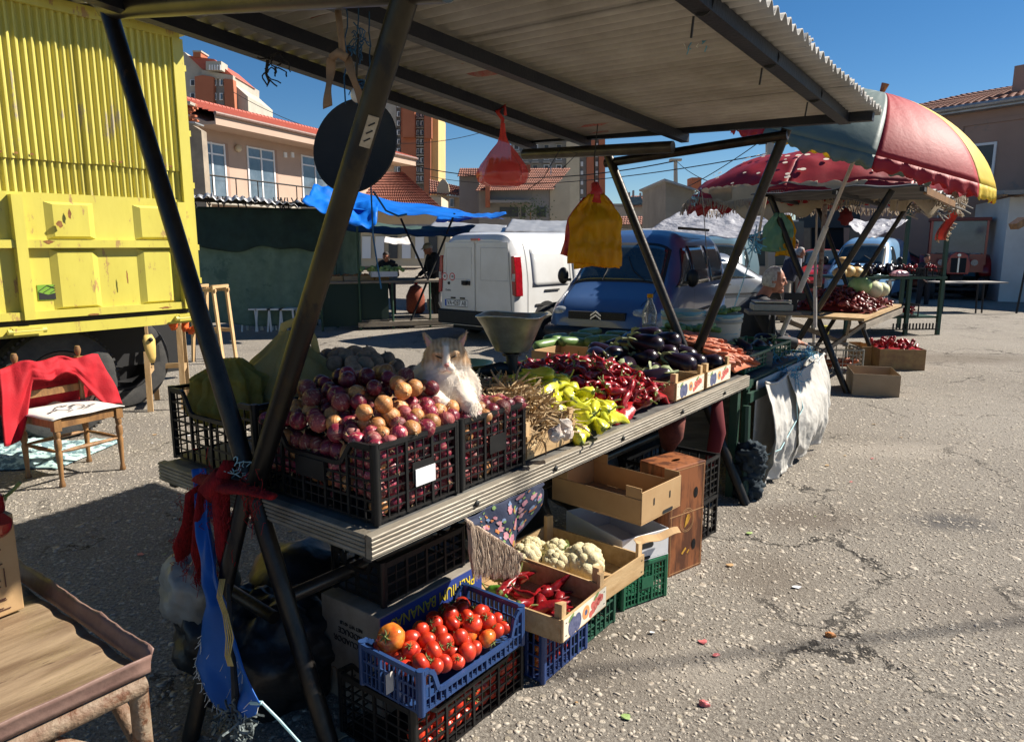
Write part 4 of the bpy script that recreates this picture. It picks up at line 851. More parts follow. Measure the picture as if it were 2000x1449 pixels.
# van profile (x from rear to front)
vprof = [(-2.05, 1.68), (-2.0, 1.76), (-1.85, 1.80), (.2, 1.82), (.55, 1.74), (.75, 1.60), (1.28, 1.10), (1.5, 1.0), (1.85, .86), (1.99, .74), (2.05, .62)]
vw = [(-2.05, .95), (-2.0, .985), (-1.8, 1), (1.3, 1), (1.7, .95), (1.92, .86), (2.05, .72)]
# --- white van, seen from behind
ra = G(857, 627, .28); rb = G(1003, 641, .28); wd = (rb-ra); hw_ = wd.length/2; f_ = Vector((-wd.y, wd.x, 0)).normalized()
if f_.y < 0: f_ = -f_
yaw = math.atan2(f_.y, f_.x); print('van width', wd.length, 'yaw', math.degrees(yaw), ra, rb)
hw_ = .87; cen = (ra+rb)/2+f_*2.1; cen.z = 0
t, V_ = vehicle('white_van', 'dusty white delivery van parked with its rear doors to the camera, plate VA 4287 AB', 'van', cen, yaw, white, 4.1, hw_, vprof, [(-2.05, .955), (-1.99, .99), (-1.8, 1)]+vw[3:], 7, shield=(.78, 1.26), side=[(.5, 1.2, 1.08, 1.6, 0, -.3)], tum=.10)
xr = -2.05
for s_, (ya, yb) in enumerate(((.018, .78), (-.78, -.018))):   # viewer's left door is +y
    b = MB(); b.prism([(xr-.004, ya, .5), (xr-.004, yb, .5), (xr-.004, yb*(1 if abs(yb) < .1 else .90), 1.64), (xr-.004, ya*(1 if abs(ya) < .1 else .90), 1.64)], (-.012, 0, 0)); d_ = bev(b.build('rear_door', white, t), .006)
    b = MB(); y0, y1 = (ya+.07, yb-.1); 
    for p, q in (((y0, 1.02), (y1, 1.02)), ((y1, 1.02), (y1, 1.55)), ((y1, 1.55), (y0, 1.55)), ((y0, 1.55), (y0, 1.02))): b.tube([(xr-.016, p[0], p[1]), (xr-.016, q[0], q[1])], .006, 6)
    b.build('door_crease', white, d_)
b = MB(); b.box(xr-.06, xr+.2, -.87, .87, .26, .50); bev(b.build('rear_bumper', black, t), .02)
b = MB(); b.prism([(xr-.0165, .30, 1.0-.07), (xr-.0165, .12, 1.0-.07), (xr-.0165, .12, 1.0+.0), (xr-.0165, .30, 1.0+.0)], (-.03, 0, 0)); b.tube([(xr-.04, .21, .93), (xr-.045, .21, 1.0)], .05, 10); b.build('door_handle', black, t)
for sg in (-1, 1):
    b = MB(); b.prism([(xr-.02, sg*.885, .78), (xr-.02, sg*.80, .80), (xr-.02, sg*.775, 1.12), (xr-.02, sg*.77, 1.42), (xr-.02, sg*.83, 1.42), (xr-.02, sg*.865, 1.15)], (.16, sg*.02, 0)); l_ = bev(b.build('tail_lamp', redlamp, t), .012)
    b = MB(); b.box(xr-.024, xr-.0205, min(sg*.80, sg*.86), max(sg*.80, sg*.86), 1.02, 1.14); b.build('clear_lens', lampg, l_)
b = MB(); b.box(xr-.03, xr-.006, -.09, .09, 1.665, 1.70); b.build('brake_lamp', redlamp, t)
def text(s, size, m, M, name='lettering', parent=None, ext=.001, sx=1, font=None, align='CENTER'):
    cu = bpy.data.curves.new(name, 'FONT'); cu.body = s; cu.size = size; cu.extrude = ext; cu.align_x = align; cu.align_y = 'CENTER'
    o = bpy.data.objects.new(name, cu); C.objects.link(o); dg = bpy.context.evaluated_depsgraph_get(); me = bpy.data.meshes.new_from_object(o.evaluated_get(dg)); bpy.data.objects.remove(o)
    me.materials.clear(); me.materials.append(m); me.name = name; me.transform(M @ Matrix.Diagonal((sx, 1, 1, 1))); return link(name, me, parent)
# the rear looks towards -x: text x -> -y, text y -> z
def MR(x, y, z): return Matrix.Translation((x, y, z)) @ Matrix(((0, 0, -1, 0), (-1, 0, 0, 0), (0, 1, 0, 0), (0, 0, 0, 1)))
b = MB(); b.box(xr-.030, xr-.0165, .18, .72, .555, .675); pl_ = b.build('number_plate', winw, t)
b = MB(); b.box(xr-.0315, xr-.0302, .675, .715, .558, .672); b.build('plate_band', mat('plate_blue', (.02, .08, .4), rough=.5), pl_)
b = MB()
for r_ in ((.18, .72, .555, .563), (.18, .72, .667, .675)): b.box(xr-.0318, xr-.0302, r_[0], r_[1]-.045, r_[2], r_[3])
b.build('plate_border', dark, pl_)
text('VA\u00b74287 AB', .115, dark, MR(xr-.0318, .43, .612), 'plate_lettering', pl_, sx=.78)
for s_, y in (('80', .74), ('100', .56)):
    b = MB(); b.lathe([(.001, .002), (.072, .002), (.072, 0)], 20, M=MR(xr-.0165, y-.02, 1.06)); st_ = b.build('speed_sticker', winw, t)
    b = MB(); b.lathe([(.050, .0035), (.068, .0035), (.068, .0022), (.050, .0022)], 20, M=MR(xr-.0165, y-.02, 1.06), cap=False); b.build('ring', mat('sticker_red', (.5, .03, .03), rough=.5) if 'sticker_red' not in MATS else MATS['sticker_red'], st_)
    text(s_, .062, dark, MR(xr-.0205, y-.02, 1.06), 'sticker_number', st_, sx=.8)
text('Doblo', .05, dark, MR(xr-.0175, .64, .83), 'badge_lettering', t); b = MB(); b.tube([(xr-.0165, .62, .95), (xr-.03, .62, .95)], .026, 10); b.build('lock', dark, t)
for y in (.52, .30): b = MB(); b.box(xr-.035, xr-.0165, y-.05, y+.05, .69, .715); b.build('plate_lamp', dark, t)
for sg in (-1,):                                                   # right flank: pressed panels and slide rail
    for xa_, xb_ in ((-1.62, -.62), (-.48, .38)):
        b = MB()
        def fr(u_, v_): return V_['side'](xa_+(xb_-xa_)*u_, .92+(1.52-.92)*v_, sg, .004)
        b.grid(fr, 8, 8); solid(b.build('side_panel', white, t, True), .004)
    b = MB(); b.box(-1.3, -.9, -hw_-.016, -hw_+.004, .835, .86); b.build('slide_rail', dark, t)
    b = MB(); b.box(-1.9, 1.7, -hw_-.012, -hw_+.01, .42, .50); b.build('rubbing_strip', greypl, t)
    for x in (-.56, .42, -1.75): b = MB(); b.grid(lambda u_, v_: V_['side'](x+.01*u_, .5+1.12*v_, sg, .0065), 1, 8); b.build('door_gap', dark, t)
# --- blue van facing the camera
def front_kit(t, V_, paint, emblem=True):
    xf = V_['L']/2
    for sg in (-1, 1):
        b = MB(); b.ball((xf-.19, sg*.53, .695), .17, 16, 10, sx=.82, sy=1.0, sz=.50); b.build('headlamp', lampg, t, True)
        b = MB(); b.box(.88, 1.02, sg*(V_['hw']+.02)-.0, sg*(V_['hw']+.10), 1.06, 1.10) if sg > 0 else b.box(.88, 1.02, -(V_['hw']+.10), -(V_['hw']+.02), 1.06, 1.10); b.ball((.94, sg*(V_['hw']+.13), 1.14), .12, 12, 8, sx=.5, sy=.75, sz=1.05); b.build('wing_mirror', black, t, 40)
        b = MB(); b.tube([V_['top'](1.30, .1+sg*.32, .02), V_['top'](1.15, .0+sg*.2, .03), V_['top'](.95, -.25+sg*.30, .025)], .009, 5); b.build('wiper', dark, t)
    b = MB(); P = [(xf-.42, -.80), (xf-.16, -.74), (xf+.0, -.55), (xf+.05, 0), (xf+.0, .55), (xf-.16, .74), (xf-.42, .80)]
    b.tube([(x, y, .42) for x, y in P], .105, 10, flat=1.0, cap=True); b.build('front_bumper', black, t, True)
    b = MB(); b.box(xf-.06, xf+.012, -.40, .40, .62, .72); g = b.build('grille', dark, t)
    b = MB()
    for z in (.635, .665, .695): b.box(xf+.0125, xf+.02, -.38, .38, z, z+.008)
    b.build('grille_slat', black, g)
    if emblem:
        b = MB()
        for z in (.66, .705): b.prism([(xf+.021, -.075, z-.04), (xf+.021, 0, z+.012), (xf+.021, .075, z-.04), (xf+.021, .075, z-.018), (xf+.021, 0, z+.035), (xf+.021, -.075, z-.018)], (.012, 0, 0))
        b.build('chevron_emblem', chrome, t)
bc = Vector((1.12, 9.5, 0)); th = R(28); dirb = Vector((-sin(th), -cos(th), 0))     # facing the camera
cen = bc-dirb*2.05; bp_ = [(x, h) for x, h in vprof]
t, VB = vehicle('blue_van', 'dark blue family van facing the camera with a chevron emblem on its bonnet edge', 'van', cen, math.atan2(dirb.y, dirb.x), citblue, 4.1, .85, bp_, vw, 5, shield=(.77, 1.27), side=[(.30, 1.12, 1.02, 1.55, 0, -.28), (-.75, .22, 1.02, 1.58, 0, 0), (-1.75, -.85, 1.02, 1.58, 0, 0)], tum=.15)
front_kit(t, VB, citblue)
b = MB(); b.box(-1.6, .3, -.60, -.57, 1.82, 1.86); b.box(-1.6, .3, .57, .60, 1.82, 1.86); b.build('roof_rail', dark, t)
b = MB(); b.grid(lambda u_, v_: VB['top'](.82+.16*u_, -.62+.28*v_, .02), 3, 3); b.build('paper_sheet', whitec, t)
for sg in (-1, 1): b = MB(); b.tube([(.3, sg*.80, .92), (.45, sg*.815, .92)], .016, 6); b.build('door_handle', dark, t)
# --- sedans etc.
sprof = [(-2.1, .88), (-2.0, .95), (-1.55, 1.03), (-1.35, 1.08), (-.8, 1.40), (-.3, 1.45), (.3, 1.43), (1.05, 1.02), (1.9, .82), (2.1, .60)]
sw = [(-2.1, .80), (-1.9, .95), (-1.5, 1), (1.5, 1), (1.9, .93), (2.1, .75)]
t, q_ = vehicle('silver_sedan', 'silver saloon car half hidden behind the dark blue van', 'car', (3.95, 15.2, 0), R(28), silver, 4.2, .84, sprof, sw, 4.5, belt=.85, tum=.2, shield=(.36, 1.0), rearglass=(-1.3, -.84), side=[(-1.15, -.35, .93, 1.32, .35, 0), (-.28, .80, .93, 1.32, 0, -.42)], wheels=(-1.3, 1.3), z0=.22)
b = MB(); b.tube([(-.1, -.85, .82), (.05, -.85, .82)], .015, 6); b.tube([(-.95, -.85, .82), (-.8, -.85, .82)], .015, 6); b.build('door_handle', dark, t)
hatch = [(-1.9, 1.1), (-1.75, 1.3), (-1.3, 1.46), (.2, 1.46), (1.0, 1.0), (1.75, .82), (1.95, .6)]
def parked(nm, label, px, Y, paint, yaw, prof=hatch, **k):
    p = D(px, 478, Y); a = dict(n=4.5, belt=.85, tum=.2, shield=(.28, .95), side=[(-.9, .6, .93, 1.32, 0, -.3)], wheels=(-1.2, 1.2), z0=.22); a.update(k)
    t, q = vehicle(nm, label, 'car' if prof is hatch else 'van', (p.x, p.y, 0), yaw, paint, 3.95 if prof is hatch else 4.1, .82, prof, sw if prof is hatch else vw, **a)
    xf = q['L']/2
    for sg in (-1, 1): b = MB(); b.ball((xf-.16, sg*.58, .68), .15, 12, 8, sz=.5); b.build('headlamp', lampg, t, True)
    b = MB(); b.box(xf-.02, xf+.02, -.5, .5, .36, .5); b.build('bumper', black, t); return t, q
t, VK = parked('light_blue_van', 'light blue family van facing the camera behind the second stall', 1700, 21.5, ltblue, R(-128), vprof, n=5, belt=.95, tum=.15, shield=(.77, 1.27), side=[(.3, 1.12, 1.02, 1.55, 0, -.28)], z0=.24)
for sg in (-1, 1): b = MB(); b.ball((.94, sg*.98, 1.14), .12, 12, 8, sx=.5, sy=.75, sz=1.05); b.build('wing_mirror', black, t, True); b = MB(); b.tube([VK['top'](1.26, sg*.4, .02), VK['top'](1.1, sg*.4-.3, .03)], .012, 5); b.build('wiper', dark, t)
parked('red_car', 'red hatchback parked to the left of the light blue van', 1610, 22.5, redcar, R(-110), rearglass=(-1.75, -1.35))
parked('red_car', 'red hatchback seen between the light blue van and the tractor', 1752, 25.5, redcar, R(-20))
parked('grey_van', 'dark grey blue van behind the red car beside the tractor', 1765, 30, greycar, R(-100), vprof, shield=(.77, 1.27), tum=.15, belt=.95, n=5, side=[(-1.8, -.6, 1.0, 1.55, 0, 0)])
parked('teal_van', 'teal grey van behind the dark blue van', 1408, 19.5, greycar, R(-115), vprof, shield=(.77, 1.27), tum=.15, belt=.95, n=5, side=[(.3, 1.12, 1.02, 1.55, 0, -.28)])
parked('silver_hatchback', 'silver hatchback half hidden behind the red tractor', 1905, 28, silver, R(-60))
parked('green_car', 'dark green car parked beside the white hut', 1948, 24.5, mat('green_car_paint', (.03, .075, .05), rough=.3, coat=.4), R(-150))
# --- red tractor, front view
p = G(1860, 582); t = thing('red_tractor', 'old red farm tractor with cab facing the yard at the right', 'tractor', p, R(-118))
b = MB(); b.prism([(1.0, -.27, .75), (1.0, .27, .75), (1.0, .30, 1.05), (1.0, .22, 1.30), (1.0, .1, 1.38), (1.0, -.1, 1.38), (1.0, -.22, 1.30), (1.0, -.30, 1.05)], (-1.1, 0, 0)); bev(b.build('bonnet', redcar, t), .02)
b = MB(); b.box(1.001, 1.02, -.19, .19, .80, 1.22); g = b.build('grille', dark, t)
b = MB(); b.box(1.021, 1.04, -.02, .02, .80, 1.22); b.build('grille_bar', chrome, g)
b = MB(); b.tube([(1.0, 0, 1.30), (1.04, 0, 1.30)], .045, 12); b.build('badge', chrome, t)
for x0, x1, y0, y1, z0, z1 in ((-1.1, -1.05, -.75, -.69, .9, 2.3), (-1.1, -1.05, .69, .75, .9, 2.3), (-.1, -.04, -.75, -.69, 1.0, 2.3), (-.1, -.04, .69, .75, 1.0, 2.3)): b = MB(); b.box(x0, x1, y0, y1, z0, z1); b.build('cab_post', redcar, t)
b = MB(); b.box(-1.2, .02, -.80, .80, 2.301, 2.40); bev(b.build('cab_roof', mat('tractor_roof', (.2, .05, .04), rough=.6), t), .02)
b = MB(); b.box(-.09, -.07, -.685, .685, 1.35, 2.295); b.build('windshield', wing, t); b = MB(); b.box(-1.1, -.1, -.7, .7, .8, .9); b.build('cab_floor', dark, t)
for sg in (-1, 1):
    b = MB(); b.grid(lambda u_, v_: Vector((-.75+.62*cos(pi*u_), sg*(.62+.34*v_), .68+.62*sin(pi*u_))), 16, 3); solid(b.build('mudguard', redcar, t, True), .02)
    wheel(t, -.75, sg*.78, .56, .30, sg, rim=redcar); wheel(t, .75, sg*.62, .32, .18, sg, rim=redcar)
    b = MB(); b.tube([(.55, sg*.42, 1.08), (.64, sg*.42, 1.08)], .09, 14); b.build('headlamp', lampg, t, 40)
    b = MB(); b.box(-.06, .02, min(sg*.32, sg*.70), max(sg*.32, sg*.70), .78, 1.32); b.build('cab_panel', redcar, t)
b = MB(); b.box(.1, .9, -.6, .6, .28, .36); b.box(-.9, .9, -.16, .16, .4, .749); b.build('axle', dark, t)
# ================= MAIN STALL
ZT = .785
t = thing('market_stall', 'main market stall with crossed steel pipe legs, ribbed metal table edge and corrugated roof', 'stall', A0, RZ)
def pipe(name, pts, r, m=steel, n=14, par=t): b = MB(); b.tube(pts, r, n); return b.build(name, m, par, 40)
def lead(p, q, k): p, q = Vector(p), Vector(q); return p+(q-p)*k
# near crossed legs
PA, PB = (-.05, .19, 0), (-.05, 1.236, 2.438); pipe('leg', [lead(PA, PB, -.0), lead(PA, PB, 1.03)], .030)
PC, PD = (-.06, .52, .80), (-.05, -.216, 2.165); pipe('leg', [PC, lead(PC, PD, 1.12)], .032, mat('worn_pipe', (.018, .017, .015), (.05, .042, .026), 7, rough=.4, metal=.7, c3=(.02, .02, .02), sc3=4, t3=.5, stretch=(1, 1, .4)))
pipe('leg', [(-.06, .545, .83), (-.29, .61, 0)], .028)
b = MB(); b.box(-.02, .02, -.016, .016, -.0, .003); 
# price tag on the pipe
q = Vector(PC).lerp(Vector(PD), .70); dq = (Vector(PD)-Vector(PC)).normalized(); q = Vector(PC).lerp(Vector(PD), .80); nq = Vector((-.35, -.94, 0)); nq = (nq-dq*nq.dot(dq)).normalized(); sq = nq.cross(dq)
b = MB(); b.bar(q-dq*.04+nq*.035, q+dq*.04+nq*.035, .028, .003, nq); tg = b.build('metal_tag', mat('tag_metal', (.42, .38, .3), (.3, .25, .18), 20, rough=.5, metal=.4), t)
b = MB(); 
for k, s in enumerate((-.02, .0, .02)): b.bar(q+dq*(s-.006)+nq*.0375+sq*.007, q+dq*(s+.006)+nq*.0375-sq*.007, .003, .002, nq)
b.build('tag_digits', dark, tg)
pipe('cross_rail', [(-.05, 1.24, 2.41), (-.05, -.35, 2.17)], .036, mat('bare_pipe', (.05, .047, .042), (.09, .08, .065), 7, rough=.35, metal=.7))
pipe('lower_rail', [(-.03, .385, .47), (2.95, .34, .45)], .024, MATS['bare_pipe']); pipe('lower_brace', [PU(445, 1150, -.05), PU(536, 1206, -.05)], .022)
# far crossed legs
pipe('leg', [(2.95, -.11, 0), lead((2.95, -.11, 0), (2.95, .93, 2.19), 1.02)], .030); pipe('leg', [(2.98, .60, 0), lead((2.98, .60, 0), (2.98, -.19, 2.2), 1.02)], .030)
pipe('cross_rail', [(2.96, .95, 2.13), (2.96, -.22, 2.21)], .028); pipe('cross_rail', [(2.80, 1.50, 2.21), (2.80, .40, 2.175)], .036, MATS['bare_pipe'])
# purlins
bk = ((-.5, 1.0, 2.40), (2.98, 1.55, 2.285)); fr = ((-.5, -.58, 2.37), (2.98, -.515, 2.265))
def on(a, b_, u_): k = (u_-a[0])/(b_[0]-a[0]); return Vector(a)*(1-k)+Vector(b_)*k
for (a, b_, w_) in ((bk[0], bk[1], .05), ((-.5, .70, 2.375), (2.98, 1.10, 2.275), .05), ((-.5, .36, 2.37), (3.02, .42, 2.25), .05), (fr[0], fr[1], .06)):
    b = MB(); b.bar(a, b_, w_, .05); b.build('purlin', bluesteel, t)
b = MB(); b.bar((2.94, 1.6, 2.325), (2.94, -.66, 2.262), .05, .045); b.build('end_beam', bluesteel, t)
# corrugated sheets
def roofz(u_, v_):
    p = on(bk[0], bk[1], u_); q = on(fr[0], fr[1], u_); k = (v_-q.y)/(p.y-q.y); return q.z*(1-k)+p.z*k+.043
wl = .071
for k in range(5):
    ua, ub = -.55+k*.72, min(3.06, -.55+(k+1)*.72+.05); nn_ = int((ub-ua)/wl*8); b = MB()
    def f(x, y):
        u_ = ua+(ub-ua)*x; v0_ = -.68+.010*NZ.noise(Vector((u_*8, 0, 0)))+.012*(k % 2); v1_ = on(bk[0], bk[1], u_).y+.07; v_ = v0_+(v1_-v0_)*y
        rag = .012*NZ.noise(Vector((u_*22, 1, k)))*(1 if y < .03 else 0)
        return Vector((u_, v_, roofz(u_, v_)+.019*sin(2*pi*u_/wl)+.004*(k % 2)+rag+.006*NZ.noise(Vector((u_*1.5, v_*1.5, 0)))))
    b.grid(f, nn_, 16); solid(b.build('roof_sheet', roofm, t, True), .003, 1)
for (px, py, s) in ((600, 40, .30), (655, 68, .22), (930, 160, .22), (900, 145, .14), (1160, 240, .26), (1170, 252, .15)):
    q = G(px, py, 2.33)-A0; u_, v_ = q.dot(U), q.dot(V); b = MB(); a_ = rnd(-.3, .3)
    b.grid(lambda x, y: Vector((u_+(y-.5)*.03*(1-abs(x-.5))+a_*(x-.5)*.15, v_+(x-.5)*s, 0))+Vector((0, 0, roofz(u_+(y-.5)*.03*(1-abs(x-.5))+a_*(x-.5)*.15, v_+(x-.5)*s)+.019*sin(2*pi*(u_+(y-.5)*.03*(1-abs(x-.5))+a_*(x-.5)*.15)/wl)-.004)), 10, 3); b.build('paint_smear', redpaint, t)
for u_ in (.9, 1.6, 2.3): b = MB(); p = on(fr[0], fr[1], u_); b.lathe([(.036, -.004), (.036, .004)], 12, M=Matrix.Translation(p) @ Matrix.Rotation(pi/2, 4, 'Y')); b.tube([p+Vector((0, .03, -.03)), p+Vector((.01, .04, -.09))], .004, 5); b.build('wire_tie', dark, t)
# table
b = MB(); b.box(-.02, 3.12, 0, 1.15, ZT-.03, ZT-.004); b.build('table_top', tabtop, t)
def edging(name, p0, p1, out, m):                   # ribbed profile swept from p0 to p1
    p0, p1, out = Vector(p0), Vector(p1), Vector(out); prof = [(.0, .0)]
    H_ = .074; 
    for k in range(5): z = -.004-k*(H_-.006)/5; prof += [(.024, z), (.026, z-.003), (.026, z-.009), (.018, z-.0115)]
    prof += [(.022, -H_), (.0, -H_)]
    b = MB(); vs = [p+out*x+Vector((0, 0, ZT+z)) for p in (p0, p1) for x, z in prof]; n_ = len(prof)
    b.add(vs, [(i, i+1, n_+i+1, n_+i) for i in range(n_-1)]+[(n_-1, 0, n_, 2*n_-1), tuple(range(n_-1, -1, -1)), tuple(range(n_, 2*n_))])
    return b.build(name, m, t)
edging('table_edging', (-.045, -.004, 0), (1.88, -.004, 0), (0, -1, 0), alu); edging('table_edging', (1.884, -.002, -.002), (3.14, -.002, 0), (0, -1, 0), alu)
edging('table_edging', (-.021, 1.16, .001), (-.021, -.0, .001), (-1, 0, 0), alu)
for u_ in (.42, .9, 1.45, 2.1, 2.7): b = MB(); b.lathe([(.011, 0), (.011, .004), (.006, .007), (.001, .007)], 10, M=Matrix.Translation((u_, -.031, ZT-.04)) @ Matrix.Rotation(pi/2, 4, 'X')); b.build('bolt', castiron, t)
b = MB(); b.box(3.02, 3.07, .0, .05, 0, ZT-.031); b.build('table_post', greenst, t); b = MB(); b.box(3.02, 3.07, 1.05, 1.1, 0, ZT-.031); b.build('table_post', greenst, t)
b = MB(); b.box(-.02, 3.1, .01, .04, ZT-.1, ZT-.031); b.box(-.02, 3.1, 1.1, 1.14, ZT-.1, ZT-.031); b.build('table_rail', dark, t)
t0 = t
# second trestle: green rails with sacks
t = thing('rail_trestle', 'green railed trestle continuing the main stall, hung with white sacks', 'trestle', A0, RZ)
for v_ in (.0, .95): b = MB(); b.box(3.17, 4.85, v_, v_+.035, .68, .735); b.build('rail', greenst, t)
for u_ in (3.17, 4.815): b = MB(); b.box(u_, u_+.035, .036, .949, .685, .73); b.build('end_rail', greenst, t)
b = MB(); b.box(3.17, 4.85, -.03, -.002, .60, .66); b.build('lower_rail', greenst, t)
for u_ in (3.22, 4.78):
    for v_ in (.03, .96): b = MB(); b.box(u_, u_+.035, v_-.026, v_+.009, 0, .679); b.build('post', greenst, t)
b = MB(); b.box(3.2, 4.8, .04, .94, .70, .715); b.build('shelf', tabtop, t)

# ---------------- crates
def plastic_crate(label, loc, rot, Lx, Ly, Hh, m, group=None, dipx=True, dipy=False, nx=4, nz=6, fine=2, patch=True, name='plastic_crate', tagm=None, dip=(.30, .16, .10)):
    t = thing(name, label, 'crate', loc, rot, group); th = .005; dd_, ee_, rr_ = dip
    def panel(o, d, w_, nrm, nxx, dp):
        o, d, nrm = Vector(o), Vector(d), Vector(nrm); b = MB()
        rim = lambda s: Hh-(dd_*Hh*(max(0, min(1, (.5-abs(s-.5)-ee_)/rr_))) if dp else 0)
        K = 24; pts = [o+d*(w_*i/K)+Vector((0, 0, rim(i/K)-.006)) for i in range(K+1)]
        for p, q in zip(pts, pts[1:]): b.bar(p, q, .012, .014, (0, 0, 1))
        M_ = nxx*fine
        for i in range(M_+1):
            s = i/M_; wd_ = .0045 if i % fine else .010; p = o+d*(w_*s); b.bar(p+Vector((0, 0, .01)), p+Vector((0, 0, rim(s)-.01)), wd_, th if i % fine else .010, nrm)
        for k in range(nz+1):
            z = .012+k*(Hh-.03)/nz; tk = .008 if k % 2 == 0 else .0045
            segs = [(0, 1)] if not dp or z < Hh*(1-dd_)-.01 else [(0, ee_+rr_*.4), (1-ee_-rr_*.4, 1)]
            for s0, s1 in segs: b.bar(o+d*(w_*s0)+Vector((0, 0, z)), o+d*(w_*s1)+Vector((0, 0, z)), tk, th*.8, nrm) if False else b.bar(o+d*(w_*s0)+Vector((0, 0, z)), o+d*(w_*s1)+Vector((0, 0, z)), th*.8, tk, (0, 0, 1))
        p_ = b.build('side_panel', m, t); 
        if patch:
            b = MB(); c_ = o+d*(w_*.52)+nrm*.008; b.bar(c_-d*w_*.13+Vector((0, 0, Hh*.52)), c_+d*w_*.13+Vector((0, 0, Hh*.52)), .003, Hh*.26, (0, 0, 1)); b.build('solid_patch', m, p_)
        return p_
    f_ = panel((.012, 0, 0), (1, 0, 0), Lx-.024, (0, -1, 0), nx, dipy); panel((.012, Ly, 0), (1, 0, 0), Lx-.024, (0, 1, 0), nx, dipy)
    panel((0, .012, 0), (0, 1, 0), Ly-.024, (-1, 0, 0), int(nx*Ly/Lx+.5), dipx); panel((Lx, .012, 0), (0, 1, 0), Ly-.024, (1, 0, 0), int(nx*Ly/Lx+.5), dipx)
    for x in (0, Lx):
        for y in (0, Ly): b = MB(); b.tube([(x+(.006 if x == 0 else -.006), y+(.006 if y == 0 else -.006), .002), (x+(.006 if x == 0 else -.006), y+(.006 if y == 0 else -.006), Hh+.004)], .0125, 10); b.build('corner_post', m, t, 40)
    b = MB(); b.box(.01, Lx-.01, .01, Ly-.01, .006, .012); b.build('base', m, t)
    if tagm: b = MB(); b.box(Lx*.42, Lx*.66, -.014, -.0115, Hh*.34, Hh*.56); b.build('paper_label', tagm, t)
    return t
def wood_crate(label, loc, rot, Lx, Ly, Hh, post=.035, deco=None, group=None, m=pine, high=True):
    t = thing('wooden_crate', label, 'crate', loc, rot, group); th = .008
    for y, s in ((0, -1), (Ly, 1)): b = MB(); b.box(0, Lx, y-th/2, y+th/2, .012, Hh); b.build('end_board', m, t)
    for x in (0, Lx):
        b = MB(); b.box(x-th/2, x+th/2, th/2+.001, Ly-th/2-.001, .012, Hh*.97); b.build('side_board', m, t)
    for x, sx in ((0, 1), (Lx, -1)):
        for y, sy in ((0, 1), (Ly, -1)):
            b = MB(); x0_ = x+sx*(th/2+.001); y0_ = y+sy*(th/2+.001); w_ = .03
            b.prism([(x0_, y0_, .012), (x0_+sx*w_, y0_, .012), (x0_+sx*w_*.9, y0_+sy*w_*.5, .012), (x0_, y0_+sy*w_, .012)], (0, 0, Hh+post-.012)); b.build('corner_post', pinev, t)
    for k in range(5): w_ = Lx/5; b = MB(); b.box(k*w_+.004, (k+1)*w_-.004, .006, Ly-.006, .004, .0115); b.build('base_slat', m, t)
    b = MB()
    for x in (.02, Lx-.02):
        for y in (-th/2-.001,): 
            for z in (.03, Hh-.02): b.bar((x-.004, y, z), (x+.004, y, z), .002, .003)
    b.build('staple', castiron, t)
    if deco:
        z = Hh*.52; y = -th/2-.0012
        def disc(x, z_, rx, rz_, m_, par, ly=0, tilt=0):
            b = MB(); P = [(x+rx*cos(a)*cos(tilt)-rz_*sin(a)*sin(tilt), y-ly*.0004, z_+rx*cos(a)*sin(tilt)+rz_*sin(a)*cos(tilt)) for a in [i*pi/9 for i in range(18)]]; b.add(P, [tuple(range(18))]); return b.build('fruit_print', m_, par)
        b = MB(); b.box(.004, Lx-.004, -th/2-.0009, -th/2-.0002, .016, Hh-.004); pn = b.build('paper_print', mat('print_paper', (.66, .60, .48), rough=.6) if 'print_paper' not in MATS else MATS['print_paper'], t)
        k = Lx; P_ = MATS
        if 'plum_print' not in P_: mat('plum_print', (.05, .06, .13), (.12, .13, .22), 60, rough=.5); mat('apricot_print', (.66, .33, .12), (.6, .22, .08), 60, rough=.5); mat('cherry_print', (.45, .05, .05), (.6, .18, .14), 60, rough=.5); mat('leaf_green_print', (.16, .26, .08), rough=.5)
        disc(.20*k, z-.004, .030, .036, P_['plum_print'], pn, 1); disc(.31*k, z-.002, .026, .034, P_['plum_print'], pn, 2); disc(.17*k, z+.032, .022, .008, P_['leaf_green_print'], pn, 1, .5)
        disc(.50*k, z+.006, .026, .026, P_['apricot_print'], pn, 1); disc(.50*k, z+.006, .010, .011, P_['plum_print'], pn, 2)
        for (a, c_) in ((.62, -.018), (.68, -.010), (.66, .012), (.73, -.002), (.74, .018), (.80, .006), (.82, .022), (.87, .014)): disc(a*k, z+c_, .014, .014, P_['cherry_print'], pn, 1)
        disc(.74*k, z+.036, .022, .007, P_['leaf_green_print'], pn, 1, .4)
    return t
# ---------------- fruit & vegetable prototypes, kept for copying (each is used as the first of its kind)
def onion_mesh(m, seed, squash=1.0, long=1.0, tuft=True):
    b = MB(); sd_ = seed*7.3
    b.tube([(0, 0, -.034*squash), (0, 0, -.031*squash), (0, 0, -.022*squash), (0, 0, -.008*squash), (0, 0, .008*squash), (0, 0, .021*squash), (0, 0, .030*squash*long), (.001, 0, .034*squash*long), (.003, .001, .043*long)], [.004, .013, .026, .0335, .0335, .026, .014, .0045, .002], 16)
    b.v = [tuple(Vector(p)*(1+.05*NZ.noise(Vector(p)*40+Vector((sd_, 0, 0))))) for p in b.v]
    n0 = len(b.f)
    for k in range(6*tuft): a = rnd(0, 6.3); b.tube([(0, 0, -.034*squash), (.006*cos(a), .006*sin(a), -.040), (.010*cos(a+.4), .010*sin(a+.4), -.041)], [.0012, .0009, .0004], 3, mi=1)
    for k in range(4*tuft): a = rnd(0, 6.3); b.tube([(0, 0, .038*long), (.004*cos(a), .004*sin(a), .046*long), (.009*cos(a), .009*sin(a), .052*long)], [.0022, .0016, .0004], 4, mi=1)
    return b.mesh('onion', [m, root], 40)
